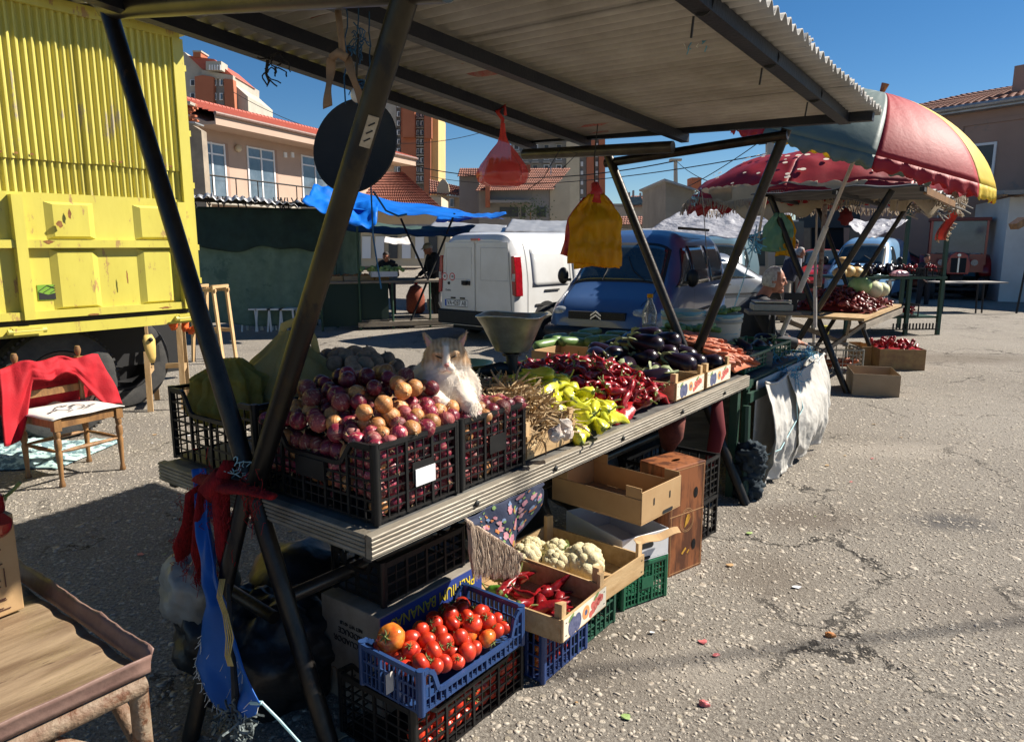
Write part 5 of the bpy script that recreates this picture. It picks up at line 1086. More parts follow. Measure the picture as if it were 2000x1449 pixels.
def pepper_mesh(m, seed, L_=.12, r=.02, bend=.5, lobes=.12, n=12, wr=.1, tip=.12):
    random.seed(seed); K = 13; pts = []; rad = []
    for i in range(K+1):
        s = i/K; a = bend*s*s*1.6; pts.append((L_*(s-.5)*cos(a*.5), L_*.35*bend*s*s+.006*sin(s*7+seed), .008*sin(s*5+seed))); rad.append(r*(1-(max(0, s-.25)/.75)**1.7*(1-tip))*(min(1, .45+s*5) if s < .12 else 1))
    b = MB(); b.tube(pts, rad, n)
    vs = []
    for i, p in enumerate(b.v):
        k = min(K, i//n); c_ = Vector(pts[k]); d = Vector(p)-c_; j = i % n; f = 1+lobes*cos(3*2*pi*j/n+seed)+wr*NZ.noise(Vector(p)*55+Vector((seed, 0, 0))); vs.append(tuple(c_+d*f))
    b.v = vs; return b.mesh('pepper', m, 60), Vector(pts[0])
def stem_mesh(p, s=1, seed=0):
    b = MB(); random.seed(seed); b.tube([p+Vector((.003, 0, 0))*s, p+Vector((-.006, 0, 0))*s], [.0125*s, .006*s], 8); b.tube([p+Vector((-.004, 0, 0))*s, p+Vector((-.018, .003, .004))*s, p+Vector((-.036, .012, .010+.01*rnd(-1, 1)))*s], [.0038*s, .0032*s, .0042*s], 6); return b.mesh('stem', pstem, 50)
def proto_parts(pairs): return pairs
GR = {}
def put(name, parts, label, cat, group, loc, rot, sc=1.0):
    """one vegetable: its body mesh at top level, its stem or calyx as a child"""
    o = link(name, parts[0], None, loc, rot, label, cat, group, scale=sc)
    for nm, me in parts[1:]: link(nm, me, o)
    return o
def rot3(tilt=pi): return (rnd(-tilt, tilt), rnd(-tilt, tilt), rnd(-pi, pi))
reds = [onion_mesh(redon, i, rnd(.85, 1.1)) for i in range(4)]; browns = [onion_mesh(brownon, i+9, rnd(.8, 1.05), rnd(.95, 1.12)) for i in range(3)]; pinks = [onion_mesh(pinkon, i+20, rnd(.85, 1.05)) for i in range(3)]
dusky = [onion_mesh(duskyon, 31, 1, .9, False), onion_mesh(duskyon, 33, .9, .9, False)]
def heap(u0, u1, v0, v1, s, hf, layers=1, jit=.35):
    pts = []; r = 0; v_ = v0
    while v_ <= v1:
        u_ = u0+(s/2 if r % 2 else 0)
        while u_ <= u1: pts.append((u_+rnd(-jit, jit)*s*.5, v_+rnd(-jit, jit)*s*.5)); u_ += s
        v_ += s*.87; r += 1
    return [(a, b_, hf(a, b_)) for a, b_ in pts if hf(a, b_) is not None]
# onion crates
plastic_crate('black plastic crate with a white label full of red onions, nearest corner of the table', S(.012, .01, ZT), RZ, .362, .56, .245, black, nx=3, fine=3, nz=7, tagm=whitec)
plastic_crate('black plastic crate full of onions, second along the front edge beside the garlic', S(.392, .012, ZT), RZ, .362, .56, .245, black, nx=3, fine=3, nz=7)
plastic_crate('black plastic crate at the back left corner of the table, holding yellow bags', S(.02, .61, ZT), RZ, .40, .55, .28, black, nx=3, fine=3, nz=7, patch=False)
plastic_crate('black plastic crate of dusky brown onions behind the red onions', S(.445, .61, ZT), RZ, .38, .5, .235, black, patch=False)
def hon(u_, v_):
    k = min(1, max(0, min(v_-.0, .66-v_)/.30)); e = min(1, max(0, min(u_+.02, .80-u_)/.22)); m_ = (k*e)**.6
    if v_ > .16+.9*abs(u_-.60) and u_ > .42: return None
    return ZT+.222+(.085 if u_ < .42 else .045)*m_+.025*NZ.noise(Vector((u_*5, v_*5, 2)))
pool = []
def onions(pts, mix, group, labels, r=1.0, lo=.88, hi=1.12):
    for (u_, v_, z) in pts:
        k = random.random(); kind = 'red' if k < mix[0] else 'gold' if k < mix[0]+mix[1] else 'pink'
        me = random.choice({'red': reds, 'gold': browns, 'pink': pinks}[kind]); link('onion', me, None, S(u_, v_, z), rot3(1.9), labels[kind], 'onion', group+' '+kind, scale=rnd(lo, hi)*r)
OL = {'red': 'glossy dark red onion in the heap on the two front black crates', 'gold': 'golden brown onion among the red ones on the two front black crates', 'pink': 'dry pinkish onion in the heap on the two front black crates'}
onions(heap(.04, .745, .035, .58, .050, hon), (.48, .24), 'onions heaped in the front crates', OL, .86)
onions([(u_, v_, z+.045+.03*random.random()) for u_, v_, z in heap(.10, .44, .14, .54, .075, hon)]+[(u_, v_, ZT+.175) for u_, v_, z in heap(.05, .70, .05, .30, .066, lambda a, c_: 1)], (.48, .24), 'onions heaped in the front crates', OL, .86)
onions([(.06+.055*i+rnd(-.01, .01), .045+rnd(0, .01), ZT+.04+.052*k) for i in range(6) for k in range(4)]+[(.44+.055*i+rnd(-.01, .01), .047+rnd(0, .01), ZT+.04+.052*k) for i in range(6) for k in range(4)], (.35, .12), 'onions seen through the front crate bars', {'red': 'red onion behind the bars of a front black crate', 'gold': 'golden onion behind the bars of a front black crate', 'pink': 'dry pink onion behind the bars of a front black crate'}, .95)
b = MB()
for k in range(420):
    p = S(rnd(.04, .75), rnd(.05, .55), ZT+rnd(.02, .2)); 
    q = S(.04+.34*0+rnd(0, .70), rnd(.025, .05), ZT+rnd(.02, .21)) if k % 3 else p; a = Vector((rnd(-1, 1), rnd(-1, 1), rnd(-1, 1)))*.018; c_ = Vector((rnd(-1, 1), rnd(-1, 1), rnd(-1, 1)))*.018
    b.add([q, q+a, q+a+c_, q+c_*.8+Vector((0, 0, .003))], [(0, 1, 2, 3)])
b.build('onion_skins', pinkon, None, label='loose papery onion skins caught in the black crates', cat='onion skins', kind='stuff')
onions([(.04+rnd(-.004, .01), .05+.052*i, ZT+zz) for i in range(10) for zz in (.10, .145, .19)]+[(.09, .06+.052*i, ZT+.18) for i in range(9)], (.5, .2), 'onions heaped in the front crates', OL, .92)
# dusky heap behind
for (u_, v_, z) in heap(.47, .80, .62, 1.06, .060, lambda a, c_: ZT+.22+.10*max(0, 1-((a-.66)/.26)**2)*max(0, 1-((c_-.80)/.34)**2)+.012): link('onion', random.choice(dusky), None, S(u_, v_, z), rot3(1.2), 'dusky brown onion in the heap behind the red onions beside the cat', 'onion', 'dusky onions in the back crate', scale=rnd(.95, 1.2))
for (u_, v_, z) in heap(.50, .74, .66, .96, .064, lambda a, c_: ZT+.36-.9*((a-.62)**2+(c_-.8)**2)): link('onion', random.choice(dusky), None, S(u_, v_, z), rot3(1.2), 'dusky brown onion in the heap behind the red onions beside the cat', 'onion', 'dusky onions in the back crate', scale=rnd(.95, 1.2))
# bags in the back crate
def bag(name, label, loc, rot, prof, m, handles=(), seed=0, sx=1, sy=.6, par=None, folds=9, fd=.10, n=90):
    t = thing(name, label, 'bag', loc, rot); b = MB(); K = len(prof)-1
    def f(a, k):
        x = k*K; i = min(K-1, int(x)); s = x-i; r = prof[i][0]*(1-s)+prof[i+1][0]*s; z = prof[i][1]*(1-s)+prof[i+1][1]*s; th = 2*pi*a
        w_ = 1+fd*sin(folds*th+seed+3*NZ.noise(Vector((cos(th), sin(th), z*3+seed))))*k**.5+.16*NZ.noise(Vector((cos(th)*2.0, sin(th)*2.0, z*9+seed)))+.16*(.35-abs(NZ.noise(Vector((cos(th)*3.5, sin(th)*3.5, z*14+seed)))))
        return Vector((r*sx*w_*cos(th), r*sy*w_*sin(th), z))
    b.grid(f, n, 44); o = b.build('film', m, t, True); solid(o, .0015)
    for P in handles: h = MB(); h.tube(P, [.016]*len(P), 8, flat=.22); h.build('handle', m, t, True)
    return t
bag('plastic_bag', 'cloudy cream plastic bag with loop handles standing in the back left crate', S(.40, .92, ZT+.13), RZ-1.0, [(.02, 0), (.16, .01), (.185, .08), (.18, .15), (.14, .22), (.085, .27), (.035, .33), (.03, .345)], cream,
    [[(-.03, 0, .32), (-.02, 0, .365), (.03, 0, .385), (.075, 0, .365), (.10, 0, .31), (.11, 0, .25)]], 2, 1.15, .72)
bag('plastic_bag', 'crumpled yellow plastic bag in the back left crate', S(.20, 1.02, ZT+.12), RZ-.6, [(.02, 0), (.11, .01), (.14, .08), (.12, .14), (.12, .19), (.06, .23), (.03, .26)], mat('dull_yellow_bag', (.66, .58, .18), (.50, .42, .10), 8, rough=.25, tl=.6, bump=1, bsc=22, bd=.04, alpha=.65), [], 6, 1.1, .8, fd=.22, folds=13)
for (u_, v_) in ((.08, .68), (.14, .75), (.22, .70), (.30, .66), (.34, .74)): link('onion', random.choice(pinks), None, S(u_, v_, ZT+rnd(.04, .12)), rot3(1.9), 'dry pink onion low in the back left crate under the bags', 'onion', 'onions under the bags')

# garlic in a small wooden crate
wood_crate('small pine crate of dried garlic between the onions and the yellow peppers', S(.79, .03, ZT), RZ, .345, .40, .10, .05)
gb = MB(); gb.tube([(0, 0, -.022), (0, 0, -.02), (0, 0, -.008), (0, 0, .006), (0, 0, .016), (0, 0, .026), (.002, 0, .036)], [.006, .018, .026, .025, .015, .0065, .004], 12)
gb.v = [tuple(Vector((p[0]*(1+.10*cos(6*math.atan2(p[1], p[0]))), p[1]*(1+.10*cos(6*math.atan2(p[1], p[0]))), p[2]))) for p in gb.v]; gme = gb.mesh('garlic', garl, 50)
for k in range(18):
    q = G(*random.choice([(rnd(935, 1000), rnd(742, 770)), (rnd(1000, 1060), rnd(760, 800)), (rnd(1040, 1110), rnd(790, 840)), (1085, 848), (1105, 838)]), ZT+.12); link('garlic', gme, None, q+Vector((0, 0, rnd(-.02, .02))), rot3(1.6), 'white garlic bulb among the dry husks by the cat and in the pine crate', 'garlic', 'garlic bulbs in the dry husks', scale=rnd(.9, 1.15))
b = MB()
def strip(b, p, d, L_, w_, curl, mi=None):
    pts = []; q = Vector(p); d = Vector(d).normalized(); s_ = Vector((rnd(-1, 1), rnd(-1, 1), rnd(-.4, .4)))
    K = 6
    for i in range(K+1): pts.append(q.copy()); q += d*(L_/K); d = (d+s_*curl/K+Vector((0, 0, -.05))).normalized()
    n_ = d.cross(Vector((rnd(-1, 1), rnd(-1, 1), 1))).normalized(); vs = []
    for i, q in enumerate(pts): w2 = w_*(1-abs(i/K-.45)*1.1); n_ = (n_+s_*.3).normalized(); vs += [q-n_*w2/2, q+Vector((0, 0, w2*.25)), q+n_*w2/2]
    b.add(vs, [(3*i, 3*i+1, 3*i+4, 3*i+3) for i in range(K)]+[(3*i+1, 3*i+2, 3*i+5, 3*i+4) for i in range(K)], mi)
random.seed(5)
for k in range(1900):
    u_, v_ = rnd(.79, 1.14), rnd(.04, .66); h = ZT+.06+.17*min(1, v_/.22)*max(.5, 1-abs(u_-.97)/.45); u_ += .12*max(0, v_-.15)
    if v_ > .42: u_ -= .06
    strip(b, S(u_, v_, h-rnd(0, .03)), (rnd(-1, 1), rnd(-1, 1), rnd(-.1, .5)), rnd(.06, .14), rnd(.008, .022), 1.6)
b.build('dry_husks', husk, None, label='tangle of dry garlic stalks and husks in and behind the small pine crate', cat='garlic stalks', kind='stuff')

# peppers
ypm = []
for i in range(5): me, p = pepper_mesh(yelpep, 40+i, rnd(.13, .17), rnd(.026, .032), rnd(.3, 1.0), .20, 16, .22, .14); ypm.append([me, ('stem', stem_mesh(p, 1.1, i))])
rpm = []
for i in range(6): me, p = pepper_mesh(redpep, 60+i, rnd(.09, .13), rnd(.017, .022), rnd(.3, .9), .13, 12, .28, .14); rpm.append([me, ('stem', stem_mesh(p, .95, i+7))])
random.seed(8)
YL = 'bright yellow green pepper in the heap beside the garlic crate'
for (u_, v_, z) in heap(1.17, 1.60, .04, .66, .070, lambda a, c_: ZT+.03+.13*max(0, min(1, c_/.38))*max(.25, 1-abs(a-1.36)/.36) if c_ > (a-1.52)*2.2 and c_ < .30+(a-1.17)*1.3 else None)+heap(1.20, 1.52, .10, .58, .10, lambda a, c_: ZT+.07+.15*max(0, min(1, c_/.34))*max(.25, 1-abs(a-1.34)/.36) if c_ < .26+(a-1.17)*1.3 else None): put('yellow_pepper', random.choice(ypm), YL, 'pepper', 'yellow peppers heaped on the table', S(u_, v_, z), (rnd(-3, 3), rnd(-.5, .5), rnd(-3.1, 3.1)), rnd(.85, 1.12))
RL = 'wrinkled dark red pepper in the big heap on the table behind the yellow peppers'
def hred(a, c_): return ZT+.02+.145*max(0, 1-((a-1.95)/.56)**2)*max(0, 1-((c_-.50)/.6)**2) if (a > 1.56 and (a-1.9)*.9 > -.4-c_) and c_ > (1.72-a)*.9 and not (a > 2.02 and c_ < .52 and a > 2.06) else None
pr = heap(1.50, 2.36, .03, .98, .060, hred)
pr += [(a, c_, z+.025) for a, c_, z in heap(1.62, 2.30, .12, .92, .072, hred)]
random.shuffle(pr)
for (u_, v_, z) in pr[:230]: put('red_pepper', random.choice(rpm), RL, 'pepper', 'red peppers heaped on the table', S(u_, v_, z), (rnd(-3, 3), rnd(-.7, .7), rnd(-3.1, 3.1)), rnd(.85, 1.15))
b = MB(); b.grid(lambda a, k: S(1.50+.9*a, .03+.95*k, max(ZT+.002, (hred(1.5+.9*a, .03+.95*k) or ZT+.0)-.03)), 24, 24); solid(b.build('pepper_mound', redpep, None, True, label='packed lower layer of the red pepper heap', cat='peppers', kind='stuff'), .01)

# carton behind the peppers
def carton(label, loc, rot, Lx, Ly, Hh, m, th=.005, slots=(), lip=(), name='cardboard_box', hole=dark, lowx=None):
    t = thing(name, label, 'box', loc, rot)
    b = MB(); b.box(0, Lx, 0, Ly, 0, th); b.build('base', m, t)
    for nm, (x0, x1, y0, y1) in (('front_panel', (0, Lx, 0, th)), ('back_panel', (0, Lx, Ly-th, Ly)), ('side_panel', (0, th, th+.0005, Ly-th-.0005)), ('side_panel', (Lx-th, Lx, th+.0005, Ly-th-.0005))):
        h_ = Hh if (lowx is None or nm != 'side_panel') else lowx
        b = MB(); b.box(x0, x1, y0, y1, th+.0005, h_); bev(b.build(nm, m, t), .002, 1)
    for (x, z, w_, h_) in slots:
        b = MB(); r = min(w_, h_)/2
        if w_ > h_: P = [(x+(w_/2-r)*s+r*cos(a), -.0012, z+r*sin(a)) for s, a in [(1, -pi/2+i*pi/6) for i in range(7)]+[(-1, pi/2+i*pi/6) for i in range(7)]]
        else: P = [(x+r*cos(a), -.0012, z+(h_/2-r)*s+r*sin(a)) for s, a in [(1, i*pi/6) for i in range(7)]+[(-1, pi+i*pi/6) for i in range(7)]]
        b.add(P, [tuple(range(14))]); b.build('hand_hole', hole, t)
    return t
carton('small brown carton tray with a white edge behind the red pepper heap', S(2.36, .62, ZT), RZ, .34, .5, .15, card); 
wood_crate('pine crate with plum and cherry print between red peppers and eggplants', S(2.10, .012, ZT), RZ, .37, .56, .105, .045, deco=True)
wood_crate('second pine crate with plum and cherry print, at the far end of the table', S(2.515, .012, ZT), RZ, .37, .56, .105, .045, deco=True)
# eggplants
eb = MB(); eb.tube([(-.085, 0, 0), (-.078, 0, 0), (-.06, 0, 0), (-.03, 0, 0), (.01, .002, 0), (.05, .006, 0), (.08, .008, 0), (.096, .008, 0), (.101, .008, 0)], [.012, .028, .038, .045, .053, .058, .049, .028, .004], 18); eme = eb.mesh('eggplant', egg, True)
cb = MB()
for k in range(5):
    a = 2*pi*k/5
    cb.tube([(-.092, 0, 0), (-.078, .030*cos(a), .030*sin(a)), (-.058, .043*cos(a), .043*sin(a)), (-.040, .0485*cos(a+.1), .0485*sin(a+.1))], [.014, .020, .013, .002], 6, flat=.35)
cb.tube([(-.082, 0, 0), (-.10, 0, .003), (-.125, .006, .01)], [.016, .008, .009], 8); cme = cb.mesh('calyx', calyxp, 50)
random.seed(11); EL = 'glossy black eggplant with pale green calyx in the heap above the pine crates'
for (u_, v_, z, r_) in [(2.2+.0, .50, .05, 0), (2.32, .42, .07, .5), (2.20, .36, .04, 2.6), (2.42, .30, .05, .2), (2.30, .22, .03, 2.2), (2.5, .40, .10, -1.6), (2.62, .34, .12, -1.2), (2.55, .20, .09, -1.4), (2.68, .18, .08, -1.7), (2.80, .3, .10, -1.4), (2.44, .54, .12, 3.0), (2.60, .55, .15, -1.8), (2.75, .48, .14, -1.3), (2.85, .14, .05, -1.9), (2.9, .4, .1, -1.2), (2.36, .62, .1, .8), (2.5, .68, .12, 2.1), (2.68, .70, .12, -1.2), (2.82, .62, .1, -1), (2.72, .36, .19, -1.5), (2.56, .42, .18, -1.1), (2.78, .52, .20, -1.7)]:
    put('eggplant', [eme, ('calyx', cme)], EL, 'eggplant', 'eggplants heaped above the pine crates', S(u_, v_, ZT+.05+z), (rnd(-3, 3), rnd(-.25, .35), RZ+r_+rnd(-.3, .3)+ (pi if r_ < -1 else 0)*0), rnd(.92, 1.15))
# carrots in a clear bag
car = MB(); car.tube([(-.06, 0, 0), (-.055, 0, 0), (-.035, .001, 0), (0, .003, 0), (.03, .002, .002), (.052, 0, .003), (.062, 0, .003)], [.005, .018, .0225, .021, .017, .011, .003], 12); came = car.mesh('carrot', carrot, 50); random.seed(12)
for (u_, v_, z) in heap(3.0, 3.38, .06, .62, .032, lambda a, c_: ZT+.03+.19*max(0, 1-((a-3.12)/.36)**2)*max(0, 1-((c_-.36)/.36)**2), jit=1)[:230]: link('carrot', came, None, S(u_, v_, z), (rnd(-.5, .5), rnd(-.3, .45), RZ+random.gauss(-1.2, .5)), 'dusty orange carrot in the heap at the far end of the table', 'carrot', 'carrots heaped at the far end of the table', scale=rnd(.8, 1.1))
b = MB(); b.grid(lambda a, k: S(3.0+.42*a, .02+.62*k, ZT+.006+max(0, .18*max(0, 1-((3+.42*a-3.12)/.38)**2)*max(0, 1-((.62*k-.34)/.37)**2))), 14, 14); solid(b.build('carrot_mound', carrot, None, True, label='packed lower layer of the carrot heap', cat='carrots', kind='stuff'), .01)
film = bpy.data.materials.new('clear_film'); film.use_nodes = True; fb = film.node_tree.nodes['Principled BSDF']; fb.inputs['Base Color'].default_value = (.8, .75, .72, 1); fb.inputs['Roughness'].default_value = .12; fb.inputs['Alpha'].default_value = .22
b = MB(); b.grid(lambda a, k: S(3.27+.20*sin(a*pi)*1.0, .02+.62*k, ZT+.01+.17*a*(1-.6*abs(k-.5)))+Vector((0, 0, .012*NZ.noise(Vector((a*9, k*9, 0))))), 20, 30); b.build('clear_bag', film, None, True, label='clear plastic bag pulled around the carrots', cat='bag')
# zucchini and cucumbers
zb = MB(); zb.tube([(-.10, 0, 0), (-.096, 0, 0), (-.085, 0, 0), (-.03, 0, 0), (.03, .002, 0), (.08, .002, 0), (.095, .002, 0), (.10, .002, 0)], [.008, .014, .022, .0255, .027, .025, .016, .004], 14); zme = zb.mesh('zucchini', zuc, True)
sb_ = MB(); sb_.tube([(-.098, 0, 0), (-.115, 0, 0)], [.010, .012], 6); sme = sb_.mesh('stalk', calyx, 40)
for i, (px, py) in enumerate(((1068, 672), (1100, 664), (1135, 658), (1165, 664), (1190, 662), (1215, 668), (1205, 655), (1085, 660), (1120, 668), (1150, 650))):
    q = G(px, py, ZT+.16); put('zucchini', [zme, ('stalk', sme)], 'pale green zucchini lying in the row below the blue van', 'zucchini', 'zucchini row at the back of the table', q, (0, rnd(-.12, .05), RZ-.15+rnd(-.15, .15)+pi), 1.3+rnd(-.1, .1))
carton('low grey carton tray under the row of zucchini', G(1062, 700, ZT), RZ-.95, .55, .30, .12, card2)
# tin cylinder wrapped black sack, cucumbers behind
q = G(1255, 668, ZT+.12)
b = MB(); b.ball(q, .16, 24, 16, sx=1.1, sy=.8, sz=.55, fn=lambda d: 1+.12*NZ.noise(d*3)+.05*NZ.noise(d*9)); b.build('black_bag', mat('shiny_black_film', (.025, .026, .03), (.05, .05, .055), 5, rough=.22, bump=1, bsc=14), None, True, label='shiny black plastic sack lying beside the zucchini', cat='bag')
# bottle
q = G(1268, 648, ZT+.05)+Vector((-.0, -.5, 0)); q = S(3.6, 1.02, .735); q = D(1268, 632, 4.9)
t = thing('water_bottle', 'clear plastic bottle with yellow cap standing behind the black sack', 'bottle', q); pb = mat('clear_bottle', (.75, .8, .8), rough=.08, trans=.85, ior=1.15, spec=.6)
b = MB(); b.lathe([(.001, -.09), (.036, -.085), (.038, -.03), (.035, .0), (.038, .03), (.036, .06), (.014, .115), (.013, .13)], 20); b.build('bottle', pb, t, True); b = MB(); b.lathe([(.015, .131), (.016, .15), (.001, .151)], 14); b.build('cap', bagyel, t, True); t.scale = (1.35,)*3
b = MB(); b.lathe([(.001, -.084), (.034, -.082), (.036, -.03), (.033, 0), (.001, .001)], 20); b.build('water', mat('pale_water', (.45, .42, .35), rough=.05, trans=.6, ior=1.33), t, True)
# box pedestal for things standing behind the table line
def bucket(label, px, py, Y, r=.14, h=.24, m=None, lidm=greypl):
    q = D(px, py, Y); t = thing('paint_bucket', label, 'bucket', q); b = MB(); b.lathe([(.001, -h), (r*.86, -h), (r*.97, -.03), (r, -.03), (r*1.03, -.02), (r*1.03, 0), (r*.97, 0), (r*.95, -.02), (r*.84, -h+.01), (.001, -h+.01)], 28); b.build('bucket', m, t, 40)
    b = MB(); b.lathe([(r*.985, -.065), (r*1.01, -.06), (r*1.01, -.045), (r*.985, -.04)], 28, cap=False); b.build('rim_ring', lidm, t, 40); return t
bkt = mat('pale_printed_bucket', (.50, .45, .36), (.12, .30, .36), 5, rough=.45, lo=.49, hi=.52, stretch=(.6, .6, 3))
bucket('white bucket with turquoise print left of the man behind the table', 1335, 606, 5.3, .16, .26, bkt); bucket('white bucket holding dark cucumbers, right of the other bucket', 1412, 612, 5.35, .145, .26, bkt)
b = MB(); q = D(1372, 665, 5.4); b.box(q.x-.6, q.x+.45, q.y-.25, q.y+.2, 0, q.z-.05); pk = b.build('low_bench', wornwood, None, label='low wooden bench under the two buckets behind the table', cat='bench')
q = D(1412, 608, 5.35)
for k in range(7): link('cucumber', zme, None, q+Vector((rnd(-.08, .08), rnd(-.07, .07), .0+rnd(-.02, .02))), (rnd(-.3, .3), rnd(-.3, .3), rnd(-3, 3)), 'dark cucumber in the right hand bucket', 'cucumber', 'cucumbers in the right bucket', scale=.8)
# green crates with eggplants on the rail trestle
plastic_crate('dark green crate of cucumbers behind the carrots', S(3.25, .62, .73), RZ, .52, .34, .12, dgreenpl, nz=3, patch=False, dipx=False)
plastic_crate('green crate of small eggplants on the rail trestle beside the carrots', S(3.42, .10, .735), RZ, .50, .36, .12, greenpl, nz=3, patch=False, dipx=False)
plastic_crate('green crate at the far end of the rail trestle by the white pole', S(4.0, .12, .735), RZ, .52, .36, .12, greenpl, nz=3, patch=False, dipx=False)
random.seed(14)
for k in range(17): put('eggplant', [eme, ('calyx', cme)], 'small round eggplant in a green crate on the rail trestle', 'eggplant', 'eggplants in the green crates', S(3.50+rnd(0, .85), rnd(.16, .42), .735+rnd(.06, .14)), rot3(1), rnd(.7, .85))
for k in range(16): put('cucumber', [zme], 'green cucumber in the dark green crate behind the carrots', 'cucumber', 'cucumbers in the dark green crate', S(3.3+rnd(0, .42), rnd(.66, .92), .735+rnd(.07, .17)), (0, rnd(-.2, .2), RZ+rnd(-.5, .5)), .8)
for k in range(10): put('cucumber', [zme], 'green cucumber lying left of the buckets', 'cucumber', 'cucumbers lying left of the buckets', D(rnd(1295, 1390), rnd(630, 642), 4.9)+Vector((0, 0, -.02)), (0, rnd(-.2, .2), rnd(-3, 3)), .8)
# balance scale with bowl
q = D(1000, 690, 3.55); zb_ = ZT
t = thing('balance_scale', 'old black iron balance scale with a deep tin bowl and a brass dish', 'scale', (q.x, q.y, zb_), RZ-.75); hz = 1.27-zb_
b = MB(); b.box(-.24, .12, -.09, .09, 0, .03); b.box(-.20, .08, -.06, .06, .031, .06); bev(b.build('base', castiron, t), .006)
b = MB(); b.tube([(-.06, 0, .06), (-.06, 0, .11), (-.06, 0, .20)], [.04, .022, .028], 10); b.tube([(0, 0, .18), (0, 0, .28)], [.03, .03], 8); b.tube([(-.22, 0, .16), (-.15, 0, .19), (-.06, 0, .20), (.03, 0, .19), (.09, 0, .17)], [.014, .018, .024, .018, .014], 8, flat=1.6); b.build('beam', castiron, t, 50)
b = MB(); 
for a in range(4): th = a*pi/2+.4; b.tube([(0, 0, .19), (.06*cos(th), .06*sin(th), .215), (.095*cos(th), .095*sin(th), .30)], .006, 6)
b.lathe([(.001, .185), (.05, .19), (.05, .2), (.001, .2)], 12); b.v = [(p[0], p[1], p[2]+.08) for p in b.v]; b.build('bowl_cradle', castiron, t, 50)
b = MB(); NB = 40; pr_ = [(.001, .205), (.07, .205), (.085, .21), (.115, .27), (.145, .34), (.172, .385), (.176, .388), (.170, .386), (.142, .34), (.11, .272), (.08, .214), (.001, .209)]
b.lathe(pr_, NB); b.v = [(p[0]*(1+.04*cos(6*math.atan2(p[1], p[0]))*max(0, (p[2]-.25)/.14)), p[1]*.92, p[2]+.085+.006*cos(3*math.atan2(p[1], p[0]))*(p[2] > .33)) for p in b.v]; bo = b.build('tin_bowl', bowlm, t, 45); b = MB(); b.tube([(.174*(1+.04*cos(6*a))*cos(a), .174*.92*(1+.04*cos(6*a))*sin(a), .473+.006*cos(3*a)) for a in [2*pi*i/60 for i in range(61)]], .0028, 6, cap=False); b.build('rim', mat('bright_tin', (.6, .58, .52), rough=.3, metal=.5), bo, True)
b = MB(); b.lathe([(.001, .20), (.09, .205), (.12, .225), (.13, .24), (.125, .24), (.088, .212), (.001, .207)], 32, M=Matrix.Translation((-.21, .10, -.015))); b.build('brass_dish', brass, t, 45); b = MB(); b.lathe([(.04, 0), (.012, .03), (.012, .18)], 10, M=Matrix.Translation((-.21, .10, .03))); b.build('dish_post', castiron, t, 45)
b = MB(); b.lathe([(.001, 0), (.05, 0), (.055, .02), (.055, .05), (.05, .065), (.02, .07), (.001, .07)], 16, M=Matrix.Translation((.08, -.17, .0))); wt_ = b.build('weight', castiron, None, 40); wt_.location = t.location; wt_.rotation_euler = t.rotation_euler; wt_['label'] = 'round black iron weight beside the foot of the scale'; wt_['category'] = 'weight'
b = MB(); b.grid(lambda a, k: S(1.02+.40*a, .66+.34*k, ZT+.012+.05*abs(NZ.noise(Vector((a*3, k*3, 1))))+.01*NZ.noise(Vector((a*9, k*9, 1)))), 24, 20); solid(b.build('black_cloth', jackb, None, True, label='black cloth lying on the table behind the cat', cat='cloth'), .006)
# ================= UNDER THE TABLE
BB = 'crates under the table'
tomc = MB(); tomc.ball((0, 0, 0), .034, 18, 12, sz=.86, fn=lambda d: 1-.12*max(0, d.z)**6*1.5+.03*cos(5*math.atan2(d.y, d.x))*(1-abs(d.z)*.6)*max(0, d.z+.2)); tom = [tomc.mesh('tomato', tomato, True), None]
tc2 = MB(); tc2.ball((0, 0, 0), .034, 18, 12, sz=.86, fn=lambda d: 1-.12*max(0, d.z)**6*1.5+.04*cos(6*math.atan2(d.y, d.x))*(1-abs(d.z)*.6)); tom[1] = tc2.mesh('tomato', tomy, True)
cb = MB()
for k in range(6): a = 2*pi*k/6+rnd(-.2, .2); cb.tube([(0, 0, .026), (.008*cos(a), .008*sin(a), .0275), (.013*cos(a+.2), .013*sin(a+.2), .0285), (.018*cos(a+.3), .018*sin(a+.3), .033)], [.0025, .002, .0014, .0004], 4)
cb.tube([(0, 0, .026), (0, 0, .036)], [.0035, .003], 5); tcal = cb.mesh('calyx', calyx, 50)
CR1 = plastic_crate('low black plastic crate of tomatoes on the ground under the blue crate', S(.03, -.10, 0), RZ, .56, .34, .225, black, nz=6, dipx=False, dipy=True, nx=4, fine=3, patch=False, dip=(.22, .08, .07))
CR2 = plastic_crate('blue plastic crate full of tomatoes on the near black crate', S(.02, -.145, .226), RZ-.02, .50, .27, .145, bluepl, nz=3, nx=5, fine=4, dipx=False, dipy=True, patch=False, dip=(.60, .07, .06))
b = MB(); b.box(.30, .40, .0, .0015, 0, .04)
link_q = S(-.001, -.045, .28); b = MB(); b.bar(S(.008, -.03, .27), S(.008, -.03, .335), .035, .0015, V); b.build('paper_tag', whitecl, None, label='small white paper tag stuck on the end of the blue tomato crate', cat='tag')
random.seed(21)
for (u_, v_, z) in heap(.06, .50, -.118, .10, .049, lambda a, c_: .315+.012*sin(a*20)): 
    y_ = random.random() < .10; put('tomato', [tom[1] if y_ else tom[0], ('calyx', tcal)], 'yellow streaked red tomato in the blue crate' if y_ else 'ripe red tomato in the blue crate', 'tomato', 'streaked tomatoes in the blue crate' if y_ else 'tomatoes in the blue crate', S(u_, v_, z+rnd(-.01, .012)), (rnd(-2, 2), rnd(-1.2, 1.2), rnd(-3, 3)), rnd(.76, .95))
